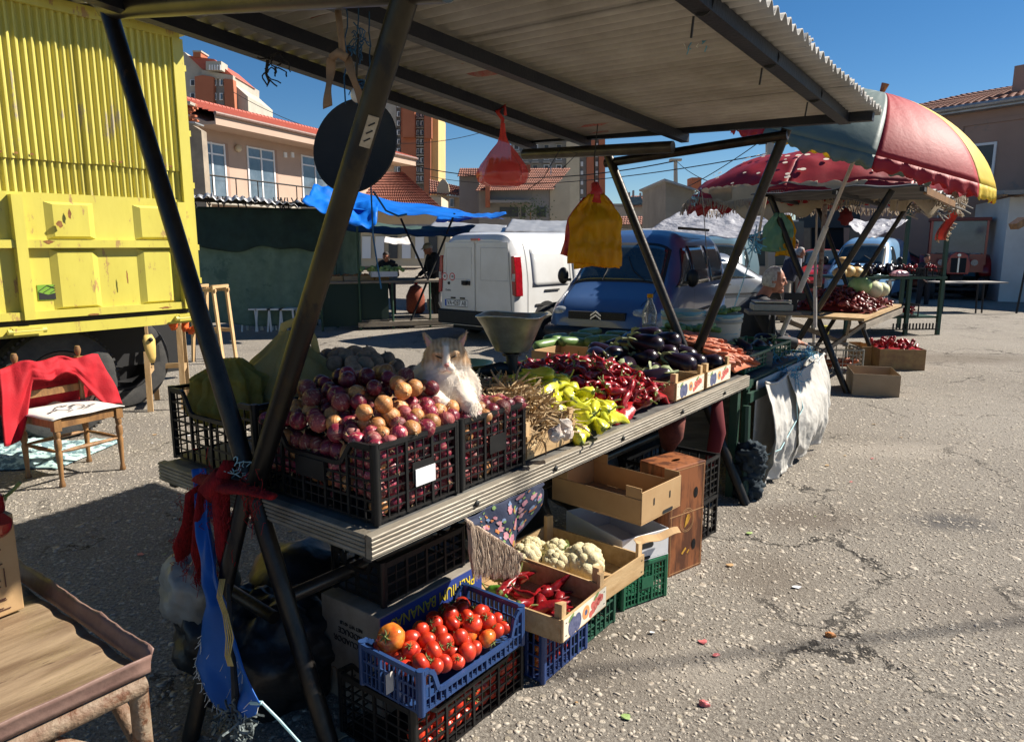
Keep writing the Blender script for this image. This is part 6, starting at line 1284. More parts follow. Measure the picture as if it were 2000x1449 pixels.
for (u_, v_, z) in heap(.08, .46, -.08, .07, .064, lambda a, c_: .352+.0*a): put('tomato', [tom[0], ('calyx', tcal)], 'ripe red tomato in the blue crate', 'tomato', 'tomatoes in the blue crate', S(u_, v_, z+rnd(-.01, .008)), (rnd(-2, 2), rnd(-1.2, 1.2), rnd(-3, 3)), rnd(.82, 1.0))
put('tomato', [tom[1], ('calyx', tcal)], 'large orange shouldered tomato at the left end of the blue crate', 'tomato', None, S(.085, .045, .385), (.9, -.5, 0), 1.35)
for i in range(24): put('tomato', [tom[0], ('calyx', tcal)], 'ripe red tomato in the low black crate', 'tomato', 'tomatoes in the low black crate', S(.07+.047*(i % 12)+rnd(-.01, .01), -.06, .05+.055*(i//12)+rnd(-.008, .008)), rot3(1.5), .85)
for i in range(8): put('tomato', [tom[0], ('calyx', tcal)], 'ripe red tomato in the low black crate', 'tomato', 'tomatoes in the low black crate', S(.10+.06*i, -.055+rnd(-.01, .02), .17+rnd(-.01, .01)), rot3(1), .9)
# blue crate with mixed fruit and pine crate of red peppers
plastic_crate('blue plastic crate of small red fruit standing on the ground below the red peppers', S(.65, -.15, 0), RZ, .31, .40, .215, mat('dark_blue_plastic', (.025, .05, .15), rough=.4), nz=4, nx=5, patch=False, dipx=False)
for i in range(30): link('small_tomato', tom[i % 7 == 0], None, S(.69+.04*(i % 7)+rnd(-.01, .01), -.11+rnd(0, .02), .035+.04*(i//7)), rot3(2), 'small red tomato behind the bars of the ground level blue crate', 'tomato', 'small tomatoes in the lower blue crate', scale=rnd(.5, .62))
wood_crate('pine crate with fruit print holding a few long red peppers, on the blue crate', S(.60, -.262, .222), RZ+.03, .32, .50, .098, .05, deco=True, high=False)
lp = []
for i in range(4): me, p = pepper_mesh(redpep, 90+i, rnd(.13, .17), rnd(.018, .022), rnd(.3, 1.0), .12, 14, .25, .12); lp.append([me, ('stem', stem_mesh(p, 1, i))])
random.seed(23)
for i in range(20): put('long_pepper', lp[i % 4], 'long shiny red pepper lying in the printed pine crate', 'pepper', 'long red peppers in the printed pine crate', S(.68+rnd(0, .18), -.18+.30*random.random(), .250+.02*(i % 3)), (rnd(-3, 3), rnd(-.3, .3), rnd(-3, 3)), rnd(.85, 1.05))
me, p = pepper_mesh(grpep, 99, .09, .02, .2, .06, 12, .1, .3); put('green_pepper', [me, ('stem', stem_mesh(p, 1, 3))], 'single dark green pepper in the printed pine crate by the fringe', 'pepper', None, S(.70, .10, .27), (0, .2, -.6))
me, p = pepper_mesh(mat('orange_red_pepper', (.55, .09, .015), (.3, .25, .03), 9, rough=.25, coat=.3), 98, .10, .024, .2, .1, 12, .1, .3); put('orange_pepper', [me, ('stem', stem_mesh(p, 1.4, 3))], 'orange and green flushed pepper at the left of the printed pine crate', 'pepper', None, S(.66, -.08, .275), (0, -.2, 2.6))
plastic_crate('dark green plastic crate on the ground under the cauliflower crate', S(.88, -.14, 0), RZ, .33, .42, .225, dgreenpl, nz=4, patch=False, dipx=False)
wood_crate('pine crate of cauliflower heads on the dark green crate', S(.90, -.235, .228), RZ-.05, .34, .50, .10, .055)
cm_ = []
for k in range(2):
    random.seed(30+k); cb = MB(); cb.ball((0, 0, 0), .066, 20, 12, sz=.72)
    for i in range(46):
        z = rnd(-.1, 1); a = rnd(0, 6.3); r_ = (1-z*z)**.5; cb.ball((.054*r_*cos(a), .054*r_*sin(a), .042*z), rnd(.013, .028), 7, 5, sz=.9)
    cm_.append(cb.mesh('cauliflower', cauli, True))
lf = MB()
for k in range(7):
    a = 2*pi*k/7; lf.grid(lambda x, y: Vector(((.035+.045*y)*cos(a+(x-.5)*.9), (.035+.045*y)*sin(a+(x-.5)*.9), -.035+.06*y+.008*sin(x*9))), 6, 5)
lfm = lf.mesh('leaf', leafg, True)
for (u_, v_, s, l_) in ((.93, .16, 1.05, 'large cream cauliflower at the back left of the pine crate'), (.97, .03, .95, 'cream cauliflower at the front left of the pine crate'), (1.06, .10, .9, 'cauliflower at the back right of the pine crate by the white carton'), (1.04, -.06, 1.25, 'biggest cauliflower at the front right of the pine crate'), (1.03, .19, .85, 'small cauliflower at the far end of the pine crate')): put('cauliflower', [cm_[0]]+([('leaves', lfm)] if 'right' in l_ and 'back' in l_ else []), l_, 'cauliflower', None, S(u_+.04, v_, .292), (rnd(-.4, .4), rnd(-.4, .4), rnd(-3, 3)), s)
plastic_crate('bright green plastic crate on the ground under the white carton', S(1.305, -.125, 0), RZ-.35, .27, .34, .20, greenpl, nz=6, nx=3, fine=4, dipx=False)
carton('white carton with oval hand hole on the bright green crate', S(1.305, -.118, .205), RZ-.38, .275, .42, .125, whitec, slots=((.14, .07, .085, .026), (.13, .012, .07, .016)))
b = MB(); b.grid(lambda a, k: S(1.31, -.12, .332)+Matrix.Rotation(-.38, 3, 'Z') @ (U*(.03+.26*a)+V*(-.03-.035*k*(1-.3*a)))+Vector((0, 0, .008-.02*k+.006*sin(a*9))), 12, 4); solid(b.build('torn_flap', card, None, label='torn brown cardboard flap lying on the rim of the white carton', cat='flap'), .003)
tc_ = carton('brown cardboard tray with slots, topmost of the stack beside the brown printed box', S(1.345, -.185, .40), RZ-.10, .335, .50, .15, card, slots=((.10, .085, .010, .035), (.235, .085, .010, .035), (.22, .012, .09, .018)), lowx=.115)
for x in (.006, .329):
    b = MB(); b.box(min(x, x-.002), max(x, x+.002), .006, .085, .116, .165); b.build('corner_flap', card, tc_); b = MB(); b.box(min(x, x-.002), max(x, x+.002), .41, .494, .116, .165); b.build('corner_flap', card, tc_)
t = thing('fruit_box', 'tall brown box printed like carved wood, standing on end beside the cartons', 'box', S(1.72, -.15, 0), RZ-.27); b = MB(); b.box(0, .26, 0, .20, 0, .55); bev(b.build('box', printbr, t), .004)
for z in (.13, .40):
    b = MB(); b.lathe([(.020, 0), (.001, .0)], 16, M=Matrix.Translation((.19, -.0015, z)) @ Matrix.Rotation(pi/2, 4, 'X') @ Matrix.Diagonal((.8, 1.4, 1, 1))); b.build('hand_hole', dark, t)
b = MB(); b.lathe([(.020, 0), (.001, .0)], 16, M=Matrix.Translation((.14, .09, .5515)) @ Matrix.Diagonal((1.5, .6, 1, 1))); b.build('hand_hole', dark, t)
gold = mat('gold_print', (.5, .26, .03), rough=.5); goldl = mat('pale_print_line', (.46, .26, .12), rough=.5)
def ring(par, cx, cz, rx, rz_, m, w_=.002, n=28, y=-.0016, nm='print_line', a0=0, a1=2*pi):
    b = MB(); P = [Vector((cx+rx*cos(a0+(a1-a0)*i/n), y, cz+rz_*sin(a0+(a1-a0)*i/n))) for i in range(n+1)]
    for p, q in zip(P, P[1:]): b.bar(p, q, w_, .0006, (0, 1, 0))
    return b.build(nm, m, par)
b = MB()
for r_ in ((.012, .248, .012, .014), (.012, .248, .536, .538), (.012, .014, .015, .535), (.246, .248, .015, .535)): b.box(r_[0], r_[1], -.0014, -.0004, r_[2], r_[3])
b.build('print_border', goldl, t); ring(t, .13, .27, .052, .06, goldl); ring(t, .13, .27, .045, .052, goldl, .0015)
b = MB(); 
for k in range(5): b.bar((.115+.005*k, -.0016, .235+.004*k), (.125+.007*k, -.0016, .30-.004*(k-2)**2), .005, .0006, (0, 1, 0))
b.build('banana_print', gold, t)
b = MB(); b.bar((.10, -.0016, .10), (.13, -.0016, .125), .012, .0006, (0, 1, 0)); b.bar((.14, -.0016, .095), (.155, -.0016, .11), .008, .0006, (0, 1, 0)); b.build('gold_print', gold, t)
b = MB(); b.box(.002, .258, -.0013, -.0003, .306, .309); b.build('seam', goldl, t)
plastic_crate('black plastic crate on the ground, lower of two behind the printed brown box', S(2.0, -.10, 0), RZ-.05, .42, .36, .225, black, nz=5, patch=False, dipx=False); plastic_crate('black plastic crate, upper of two behind the printed brown box', S(2.0, -.10, .23), RZ-.05, .42, .36, .225, black, nz=5, patch=False, dipx=False)
# banana box, upside down print
t = thing('banana_box', 'white and blue banana carton with upside down lettering behind the tomatoes', 'box', S(.15, .17, .05), RZ); b = MB(); b.box(0, .52, 0, .30, -.05, .33); bev(b.build('box', mat('banana_carton', (.26, .235, .20), (.16, .13, .10), 6, rough=.8), t), .004)
b = MB(); b.box(.005, .535, -.002, -.0004, .2, .325); p_ = b.build('blue_band', mat('banana_blue', (.02, .045, .22), rough=.6), t)
yl = mat('banana_yellow', (.62, .48, .04), rough=.6)
Mx = Matrix(((1, 0, 0, 0), (0, 0, -1, 0), (0, 1, 0, 0), (0, 0, 0, 1)))
text('PREMIUM BANANAS', .060, yl, Matrix.Translation((.27, -.0035, .285)) @ Mx @ Matrix.Rotation(pi, 4, 'Z'), 'lettering', p_, sx=.82)
Mn = Matrix(((0, 0, -1, 0), (-1, 0, 0, 0), (0, 1, 0, 0), (0, 0, 0, 1)))
for s_, z, sz in (('PRODUCE', .225, .03), ('OF ECUADOR', .19, .03), ('NET WT 40 LB', .255, .018)): text(s_, sz, dark, Matrix.Translation((-.0025, .14, z)) @ Mn @ Matrix.Rotation(pi, 4, 'Z'), 'lettering', t)
text('PREMIUM', .055, mat('faded_brown_print', (.2, .13, .08), rough=.8), Matrix.Translation((-.0025, .19, .05)) @ Mn @ Matrix.Rotation(pi, 4, 'Z'), 'lettering', t)
plastic_crate('black plastic crate on top of the banana carton in deep shade', S(.20, .20, .385), RZ, .42, .26, .16, black, nz=4, patch=False)
# floral shawl with fringe
t = thing('floral_shawl', 'navy shawl with pink and yellow flowers and beige fringe hanging from the table edge', 'shawl', S(0, 0, 0), RZ)
def shp(a, k):   # a along the edge, k downwards
    u_ = .36+.45*a; tip = max(0, 1-abs(a-.5)/.5); dz = (.025+.19*tip)*k; return Vector((u_-.02*k+.010*sin(a*16)*k, -.034-.03*k*abs(sin(a*8+1))-.014*NZ.noise(Vector((a*5, k*3, 0))), .712-dz))
b = MB(); b.grid(shp, 60, 20); solid(b.build('cloth', shawl, t, True), .003)
random.seed(31)
for k in range(85):
    a, kk = rnd(.12, .92), rnd(.05, .92); c_ = shp(a, kk)+Vector((0, -.004, 0)); b = None
    m_ = random.choice([flpink, flpink, flyel, flblu, fllf, fllf]); r_ = (rnd(.010, .024) if m_ is flpink else rnd(.006, .015)) if m_ is not fllf else rnd(.006, .012); b = MB(); n_ = 14; P = []
    for i in range(n_): th = 2*pi*i/n_; rr_ = r_*rnd(.55, 1.1); s = shp(min(1, max(0, a+rr_*cos(th)/.48)), min(1, max(0, kk+rr_*sin(th)/.25))); P.append(s+Vector((0, -.0045, 0)))
    b.add([c_+Vector((0, -.001, 0))]+P, [(0, 1+i, 1+(i+1) % n_) for i in range(n_)])
    if k < 120: b.build('flower_print' if m_ is not fllf else 'leaf_print', m_, t)
b = MB()
for k in range(900):
    cl = k % 30; tt_ = cl/29; random.seed(k); tt2 = min(1, max(0, tt_+random.gauss(0, .012))); lay = random.random()
    p = Vector((.345, -.045, .715)).lerp(Vector((.60, -.062, .515)), tt2)+Vector((rnd(-.006, .006), -rnd(0, .018)-.012*lay, -.02*lay*(1-tt2)+.03*sin(pi*tt2)*0)); L_ = (.19-.11*tt2)*rnd(.82, 1.05); sw = .05*(.35-tt2)
    b.tube([p+Vector((sw*(i/5)**1.4+.004*sin(i*1.7+cl*2)+rnd(-.0015, .0015), .004*sin(i*2+cl), -L_*i/5)) for i in range(6)], [.0016, .0015, .0014, .0015, .0014, .0006], 3)
for k in range(60): tt2 = k/59; p = Vector((.345, -.048, .715)).lerp(Vector((.60, -.066, .515)), tt2); b.ball(p, .006, 6, 4)
b.build('fringe', fringe, t, kind='stuff')
# dark things further under the table
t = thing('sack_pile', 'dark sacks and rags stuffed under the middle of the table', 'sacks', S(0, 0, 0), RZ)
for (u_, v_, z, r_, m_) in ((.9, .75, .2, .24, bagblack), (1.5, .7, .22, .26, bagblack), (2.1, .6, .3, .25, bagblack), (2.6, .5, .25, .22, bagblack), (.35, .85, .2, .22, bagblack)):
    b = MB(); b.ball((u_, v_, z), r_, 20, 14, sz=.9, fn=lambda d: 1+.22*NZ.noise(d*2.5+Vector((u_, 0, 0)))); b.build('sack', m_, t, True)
b = MB(); b.tube([S(2.72, .02, .70), S(2.70, 0, .5), S(2.66, .02, .30)], [.03, .05, .035], 10, flat=.6); b.build('red_cloth', mat('dim_red_cloth', (.10, .004, .008), rough=.9), None, True, label='red cloth hanging under the table near its far leg', cat='cloth')
b = MB(); b.tube([S(2.25, .05, .70), S(2.2, .08, .60), S(2.22, .1, .50)], [.05, .10, .05], 12, flat=.6); b.build('net_sack', mat('brown_red_net', (.16, .04, .025), (.08, .02, .015), 40, rough=.9), None, True, label='brown red net sack under the table above the cartons', cat='sack')
t = thing('rag_bundle', 'dark blue rags tied round the foot of the green post', 'rags', S(3.1, -.06, 0), RZ)
b = MB(); random.seed(33)
for k in range(5): b.ball((rnd(-.04, .03), rnd(-.04, .02), .06+.06*k), rnd(.07, .09), 36, 24, sx=.9, sz=rnd(.8, 1.2), fn=lambda d: 1+.5*NZ.noise(d*2.2+Vector((k, 0, 0)))+.75*(.3-abs(NZ.noise(d*3.6+Vector((k, 3, 0)))))+.3*(.3-abs(NZ.noise(d*8+Vector((k, 3, 0))))))
solid(b.build('rags', mat('dark_rags', (.012, .02, .03), (.03, .045, .055), 12, rough=.95), t, True), .004)
b = MB(); b.tube([(-.09, -.02, .02), (-.05, 0, .2), (-.02, .02, .6)], .025, 8); b.build('pipe', greenst, t)
b = MB(); b.tube([(.02, -.04, 0), (.05, -.02, .12), (.10, .0, .16)], [.028, .035, .02], 8); b.build('boot_end', greypl, t, True)
# white sacks hanging from the rail
def sack(label, u0, u1, zb, seed, bulge=.10, yo=0):
    t = thing('white_sack', label, 'sack', S(0, 0, 0), RZ)
    def f(a, k):
        u_ = u0+(u1-u0)*a+.03*sin(k*3+seed)*k; sc = .72-.05*sin(a*pi)*.8-.04*max(0, abs(a-.5)-.3)*0; z = sc+(zb-sc)*k
        nrm = bulge*sin(min(1, k*1.05)*pi*.85)**1.0+.02; fold = .05*(.5-abs(NZ.noise(Vector((a*2.6+seed, k*.8+a, seed)))))+.045*(.35-abs(NZ.noise(Vector((a*4+k*2+seed, k*2.6-a, 5)))))+.012*(.35-abs(NZ.noise(Vector((a*9-k*3, k*5+a*3, seed)))))+.003*NZ.noise(Vector((a*24, k*20, seed)))
        return Vector((u_, -.045-nrm-fold*(.3+k)+yo, z))
    b = MB(); b.grid(f, 70, 70); o = b.build('front', sackm, t, True); solid(o, .004)
    b = MB(); b.grid(lambda a, k: Vector((u0+(u1-u0)*a, -.02+.03*sin(a*pi)*k, .72+(zb-.70)*k)), 12, 12); solid(b.build('back', sackm, t, True), .003)
    b = MB(); b.tube([f(i/30, 0)+Vector((0, -.004, 0)) for i in range(31)], .009, 6); b.build('rolled_rim', sackm, t, True); return t
sack('grey white woven sack hanging from the rail, nearest the green post', 3.30, 3.86, .03, 1.5, .07); sack('wide woven white sack tied to the rail with blue twine', 3.78, 4.52, .05, 4.2, .10, -.01); sack('last white sack at the far end of the rail', 4.42, 4.86, .10, 8.1, .06, .02)
def tangle(label, pts, r, m, n, spread, L_=.12, name='twine', cat='twine', group=None, seed=1, par=None):
    random.seed(seed); b = MB()
    for k in range(n):
        p = Vector(random.choice(pts))+Vector((random.gauss(0, spread), random.gauss(0, spread), random.gauss(0, spread))); P = [p]; d = Vector((rnd(-1, 1), rnd(-1, 1), rnd(-1, 1)))
        for i in range(5): d = (d+Vector((rnd(-1, 1), rnd(-1, 1), rnd(-1.2, .8)))).normalized(); P.append(P[-1]+d*L_/5)
        b.tube(P, r, 4, cap=False)
    return b.build(name, m, par, label=None if par else label, cat=None if par else cat)
tangle('knotted blue twine tying the sacks to the rail', [S(3.85, -.06, .70), S(3.9, -.07, .66), S(3.87, -.06, .68), S(4.5, -.03, .75), S(4.3, 0, .76), S(4.1, .1, .77), S(4.7, .0, .75)], .0022, ropeb, 150, .025, .11, seed=3)
b = MB(); b.tube([S(3.95, -.09, .72), S(3.90, -.17, .45), S(3.45, -.16, .25), S(3.2, -.1, .24)], .004, 5); b.tube([S(3.93, -.09, .7), S(3.7, -.19, .42)], .003, 5); b.build('twine', ropet, None, True, label='pale turquoise twine stretched across the front of the sacks', cat='twine')
# ================= HANGING THINGS
t = thing('round_tray', 'round black tray hanging behind the leaning pipe, seen from below', 'tray', D(699, 289, 2.12)); q = t.location
Mt = Matrix.Rotation(pi/2-.22, 4, 'X'); Mt = Matrix.Rotation(-.35, 4, 'Z') @ Mt
b = MB(); b.lathe([(.001, 0), (.090, .0), (.099, .006), (.127, .014), (.136, .018), (.134, .022), (.123, .02), (.094, .012), (.001, .007)], 48, M=Mt); b.build('tray', mat('sooty_tray', (.006, .006, .006), (.014, .013, .012), 12, rough=.6), t, 50)
b = MB(); b.tube([Mt @ Vector((.092*cos(a), .092*sin(a), -.003)) for a in [2.4+i*.08 for i in range(18)]], .0018, 5); b.build('worn_rim', brass, t)
roofh = lambda p: p+Vector((0, 0, .45))
b = MB(); random.seed(9)
for k in range(3):
    a = q+Vector((-.03+.03*k, 0, .12)); top_ = S(.25+.05*k, .33, 2.33); P = [a.lerp(top_, i/8)+Vector((rnd(-.006, .006), rnd(-.006, .006), 0)) for i in range(9)]; b.tube(P, .0022, 5)
b.build('twine', mat('dark_blue_twine', (.012, .06, .13), (.02, .1, .2), 40, rough=.8), None, label='dark blue twine holding the round tray under the roof', cat='twine')
tangle('knot of dark blue twine between the roof bars above the tray', [q+Vector((.01, .0, .28)), q+Vector((.02, 0, .16))], .0017, MATS['dark_blue_twine'], 44, .008, .045, seed=5)
b = MB(); P = [q+Vector((.035, -.01, -.10)), q+Vector((.035, .0, -.25)), q+Vector((.05, .02, -.40))]; b.tube(P, .0025, 5); b.tube([q+Vector((.04, 0, -.12)), q+Vector((.075, 0, -.175)), q+Vector((.11, 0, -.19)), q+Vector((.135, 0, -.185))], .003, 5); b.build('twine', MATS['dark_blue_twine'], None, label='loose twine end dangling below the round tray', cat='twine')
b = MB(); r0 = D(655, 115, 2.05)
for dx, L_, w_ in ((-.012, .13, .022), (.03, .115, .018)): b.grid(lambda a, k: r0+Vector((dx*(1+1.2*k)+(a-.5)*w_*(1+.2*sin(k*8)), .01*sin(k*7+dx*50), -L_*k+.01*a)), 4, 16)
b.tube([r0+Vector((.012, .0, .12)), r0+Vector((.018, 0, .05)), r0+Vector((.02, 0, 0))], .008, 6); b.tube([r0+Vector((-.008, -.006, 0)), r0+Vector((.01, -.012, .012)), r0+Vector((.032, -.006, 0))], .011, 8)
solid(b.build('cardboard_strips', mat('strip_brown', (.26, .17, .10), (.18, .11, .06), 12, rough=.85), None, True, label='twisted brown cardboard strips tied under the roof left of the tray', cat='strips'), .002)
t = thing('light_bulb', 'small pale bulb in a socket hanging left of the leaning pipe', 'bulb', D(697, 186, 2.1)); b = MB(); b.ball((0, 0, 0), .018, 14, 10, sz=1.15); b.build('bulb', mat('milky_bulb', (.62, .6, .55), rough=.2), t, True); b = MB(); b.tube([(0, 0, .016), (0, 0, .036)], .010, 10); b.tube([(0, 0, .036), (.01, 0, .16)], .003, 5); b.build('socket', dark, t)
q = D(533, 118, 3.0); tangle('frayed dark rope end hanging from the back roof bar against the sky', [q, q+Vector((.03, 0, 0)), q+Vector((-.025, 0, -.04))], .003, dark, 14, .012, .07, seed=7); b = MB(); b.tube([q+Vector((-.02, 0, 0)), q+Vector((-.03, 0, -.05)), q+Vector((-.02, 0, -.08)), q+Vector((-.03, 0, -.10))], [.007, .006, .005, .002], 6); b.build('rope_end', dark, None, label='thick frayed rope end below the back roof bar', cat='rope')
q = D(1350, 45, 2.9); tangle('tuft of bright blue and white twine tied to the front roof bar', [q, q+Vector((.03, 0, -.03)), q+Vector((-.03, 0, .03))], .0022, ropeb, 34, .014, .09, seed=8); tangle('white twine ends in the blue tuft on the front roof bar', [q, q+Vector((.03, 0, -.03))], .0018, ropew, 9, .012, .10, seed=18)
q = D(1660, 395, 6.5); 
# red film bag
t = thing('red_bag', 'knotted red film bag of dried herbs hanging from the roof bar', 'bag', D(982, 318, 3.95)); 
def filmbag(t, prof, m, sx, sy, seed, n=40, f1=.08, cx=lambda z: 0, nm='film', al=None):
    K = len(prof)-1
    def f(a, k):
        x = k*K; i = min(K-1, int(x)); s = x-i; r = prof[i][0]*(1-s)+prof[i+1][0]*s; z = prof[i][1]*(1-s)+prof[i+1][1]*s; th = 2*pi*a; w_ = 1+f1*sin(8*th+seed+z*10)+.12*NZ.noise(Vector((cos(th)*1.6, sin(th)*1.6, z*8+seed))); return Vector((cx(z)+r*sx*w_*cos(th), r*sy*w_*sin(th), z))
    b = MB(); b.grid(f, n, 30); return b.build(nm, m, t, True)
rf = bpy.data.materials.new('thin_red_film'); rf.use_nodes = True; n_ = rf.node_tree.nodes; pb_ = n_['Principled BSDF']; pb_.inputs['Base Color'].default_value = (.75, .07, .06, 1); pb_.inputs['Roughness'].default_value = .22; pb_.inputs['Alpha'].default_value = .7
filmbag(t, [(.012, .20), (.016, .14), (.03, .10), (.075, .05), (.115, -.01), (.13, -.06), (.115, -.105), (.07, -.125), (.001, -.12)], rf, 1, .75, 3)
b = MB(); b.tube([(0, 0, .12), (-.006, 0, .17), (.0, 0, .22), (-.03, 0, .26), (.01, 0, .29), (.015, 0, .24)], [.016, .008, .010, .014, .012, .008], 8, flat=.4); b.build('knot', bagred, t, True)
b = MB(); random.seed(13)
for k in range(160): a = rnd(-1, 1); b.tube([(a*.06-.02, rnd(-.05, .05), rnd(.0, .03)), (a*.085-.02, rnd(-.06, .06), rnd(-.08, -.04))], .0014, 3)
b.build('dried_stalks', ropey, t, kind='stuff'); b = MB(); b.ball((.03, 0, -.045), .075, 14, 10, sz=.7); b.build('dark_contents', mat('dark_herbs', (.10, .02, .02), (.2, .06, .04), 40, rough=.9), t, True)
# yellow bags
t = thing('bag_bundle', 'bundle of yellow plastic carrier bags with red ones behind, hanging from the roof', 'bags', D(1160, 440, 3.95))
def flatbag(b, cx, w_, z0, z1, y, seed, sk=0):
    def f(a, k):
        z = z0+(z1-z0)*k; ww = w_*(1-.72*max(0, (k-.62)/.38)**1.3)*(1+.04*sin(k*9+seed)); x = cx+(a-.5)*ww+sk*k; bul = .028*sin(pi*a)*sin(pi*min(1, k*1.2))**.6
        return Vector((x, y-bul+.03*NZ.noise(Vector((a*3, k*4, seed)))+.03*(.35-abs(NZ.noise(Vector((a*5+k*2, k*4-a*2, seed)))))+.010*sin(a*22+seed+3*k)*k*k, z+.012*sin(a*5+seed)*(1-k)))
    b.grid(f, 26, 30)
b = MB(); flatbag(b, .005, .285, -.215, .16, -.03, 1); solid(b.build('yellow_bag', bagyel, t, True), .003)
b = MB(); flatbag(b, .02, .26, -.225, .17, 0, 5, -.01); solid(b.build('yellow_bag', bagyel, t, True), .003)
b = MB(); flatbag(b, -.09, .17, -.16, .15, .03, 9, .06); flatbag(b, .03, .22, -.10, .17, .035, 12, -.01); solid(b.build('red_bag', bagred, t, True), .003)
b = MB(); b.tube([(.0, 0, .13), (.01, -.02, .18), (0, 0, .22)], [.05, .03, .02], 10, flat=.7); b.build('gathered_handles', bagred, t, True); b = MB(); b.tube([(0, 0, .2), (-.005, 0, .35), (.01, 0, .52)], .003, 5); b.build('hook_wire', dark, t)
b = MB(); b.tube([D(1030, 372, 3.9), D(1060, 350, 3.9), D(1095, 290, 3.9), D(1128, 300, 3.9), D(1098, 330, 3.9)], .0022, 4); b.build('loose_wire', dark, None, label='thin loose wire curling between the red bag and the yellow bags', cat='wire')
# red scarf, blue strip, cords at the near crossing
t = thing('red_scarf', 'ragged red net scarf knotted round the crossed near legs', 'scarf', S(0, 0, 0), RZ)
random.seed(41); b = MB()
def sash(P, R_, fl=.5, n=12): b.tube([Vector(p)+Vector((rnd(-.003, .003), rnd(-.004, .004), rnd(-.004, .004))) for p in P], R_, n, flat=fl)
sash([(-.09, .36, .835), (-.105, .46, .83), (-.115, .56, .825), (-.11, .66, .82), (-.10, .76, .815), (-.08, .80, .80)], [.018, .028, .034, .036, .03, .02]); sash([(-.10, .585, .91), (-.115, .60, .86), (-.12, .62, .80), (-.13, .60, .72), (-.13, .585, .62), (-.125, .60, .52), (-.125, .62, .48)], [.02, .026, .034, .034, .03, .026, .01], .4)
sash([(-.10, .72, .82), (-.115, .79, .76), (-.12, .82, .66), (-.12, .87, .56), (-.12, .89, .50)], [.02, .03, .035, .045, .03], .35); sash([(-.11, .73, .80), (-.12, .75, .68), (-.12, .765, .55), (-.12, .77, .46)], [.02, .032, .03, .012], .35); sash([(-.11, .60, .86), (-.13, .64, .82), (-.11, .66, .78)], [.035, .045, .03], .8)
b.v = [tuple(Vector(p)+Vector((NZ.noise(Vector(p)*35), NZ.noise(Vector(p)*35+Vector((9, 0, 0))), NZ.noise(Vector(p)*30+Vector((0, 9, 0)))))*.010) for p in b.v]; b.build('scarf', redmesh, t, True)
b = MB()
for k in range(420):
    c_ = random.choice([((-.12, .62, .50), .02), ((-.12, .88, .52), .03), ((-.12, .77, .48), .015), ((-.125, .60, .75), .03), ((-.12, .65, .82), .04), ((-.10, .45, .83), .03), ((-.12, .8, .7), .03), ((-.12, .6, .62), .02)]); p = Vector(c_[0])+Vector((rnd(-.01, .0), random.gauss(0, c_[1]), random.gauss(0, c_[1]*1.4))); b.tube([p, p+Vector((rnd(-.02, .0), rnd(-.015, .015), rnd(-.02, .005))), p+Vector((rnd(-.02, .0), rnd(-.02, .02), rnd(-.05, .0)))], .0011, 3, cap=False)
b.build('frayed_threads', redmesh, t, kind='stuff')
t = thing('blue_strip', 'torn bright blue tarpaulin strip hanging from the table corner to the ground', 'cloth', S(0, 0, 0), RZ)
BL = [PU(*q) for q in ((380, 915, -.09), (390, 1010, -.12), (400, 1120, -.18), (412, 1180, -.21), (386, 1290, -.26), (442, 1400, -.28))]; BR = [PU(*q) for q in ((402, 915, -.09), (408, 1010, -.12), (425, 1120, -.18), (450, 1200, -.22), (516, 1365, -.26), (500, 1395, -.27))]
def bs(a, k):
    x = k*5; i = min(4, int(x)); s = x-i; l = BL[i].lerp(BL[i+1], s); r = BR[i].lerp(BR[i+1], s); q = l.lerp(r, a)
    return q+Vector((-.018*sin(a*pi*2+k*3)*(.3+k)-.02*NZ.noise(Vector((a*4, k*6, 0))), .004*NZ.noise(Vector((a*3, k*20, 3))), 0))
b = MB(); b.grid(bs, 24, 50); solid(b.build('strip', bluecl, t, True), .003)
b = MB()
for k in range(90): a = rnd(0, 1); p = bs(random.choice([0, .02, a]), rnd(.7, 1)); b.tube([p, p+Vector((rnd(-.02, .01), rnd(-.02, .02), rnd(-.03, 0)))], .0011, 3)
b.build('frayed_threads', ropew, t, kind='stuff')
b = MB(); b.tube([PU(445, 1140, -.19), PU(452, 1250, -.25), PU(458, 1330, -.28), PU(462, 1400, -.29)], [.006, .008, .010, .014], 8); b.build('dark_cord', dark, t)
tangle('', [PU(462, 1385, -.29), PU(470, 1410, -.30), PU(450, 1400, -.29)], .004, mat('grey_rags', (.05, .06, .06), (.16, .19, .19), 20, rough=.95), 70, .012, .06, 'frayed_end', par=t, seed=4)
b = MB()
for k in range(7): v_ = .765+.009*k; b.tube([S(0, v_, .80), S(-.052, v_, .795), S(-.060, v_+.002, .76), S(-.062, v_-.004, .70), S(-.075, v_-.004, .66)], [.006]*5, 5)
b.build('blue_band', mat('blue_rope_band', (.02, .10, .36), (.03, .14, .42), 40, rough=.8), None, True, label='bright blue rope band looped over the ribbed table edge at the left', cat='rope')
b = MB()
def SV(q): return S(q.x, q.y, q.z)
for k in range(4): o_ = 3*k; b.tube([SV(PU(430+o_, 1130, -.22)), SV(PU(424+o_, 1165, -.24)), SV(PU(436+o_, 1200, -.26)), SV(PU(442+o_*1.5, 1245, -.28)), SV(PU(440+o_, 1280, -.29)), SV(PU(446+o_, 1300, -.3))], .002, 6)
b.build('cord_bundle', ropey, None, True, label='strands of pale yellow cord hanging below the red scarf', cat='cord')
b = MB(); b.tube([SV(PU(512, 1372, -.27)), SV(PU(545, 1405, -.25)), SV(PU(590, 1455, -.2))], .004, 6); b.tube([SV(PU(490, 1372, -.28)), SV(PU(512, 1372, -.27))], .006, 6); b.build('turquoise_cord', ropet, None, label='pale turquoise cord running down from the blue strip to the ground', cat='cord')
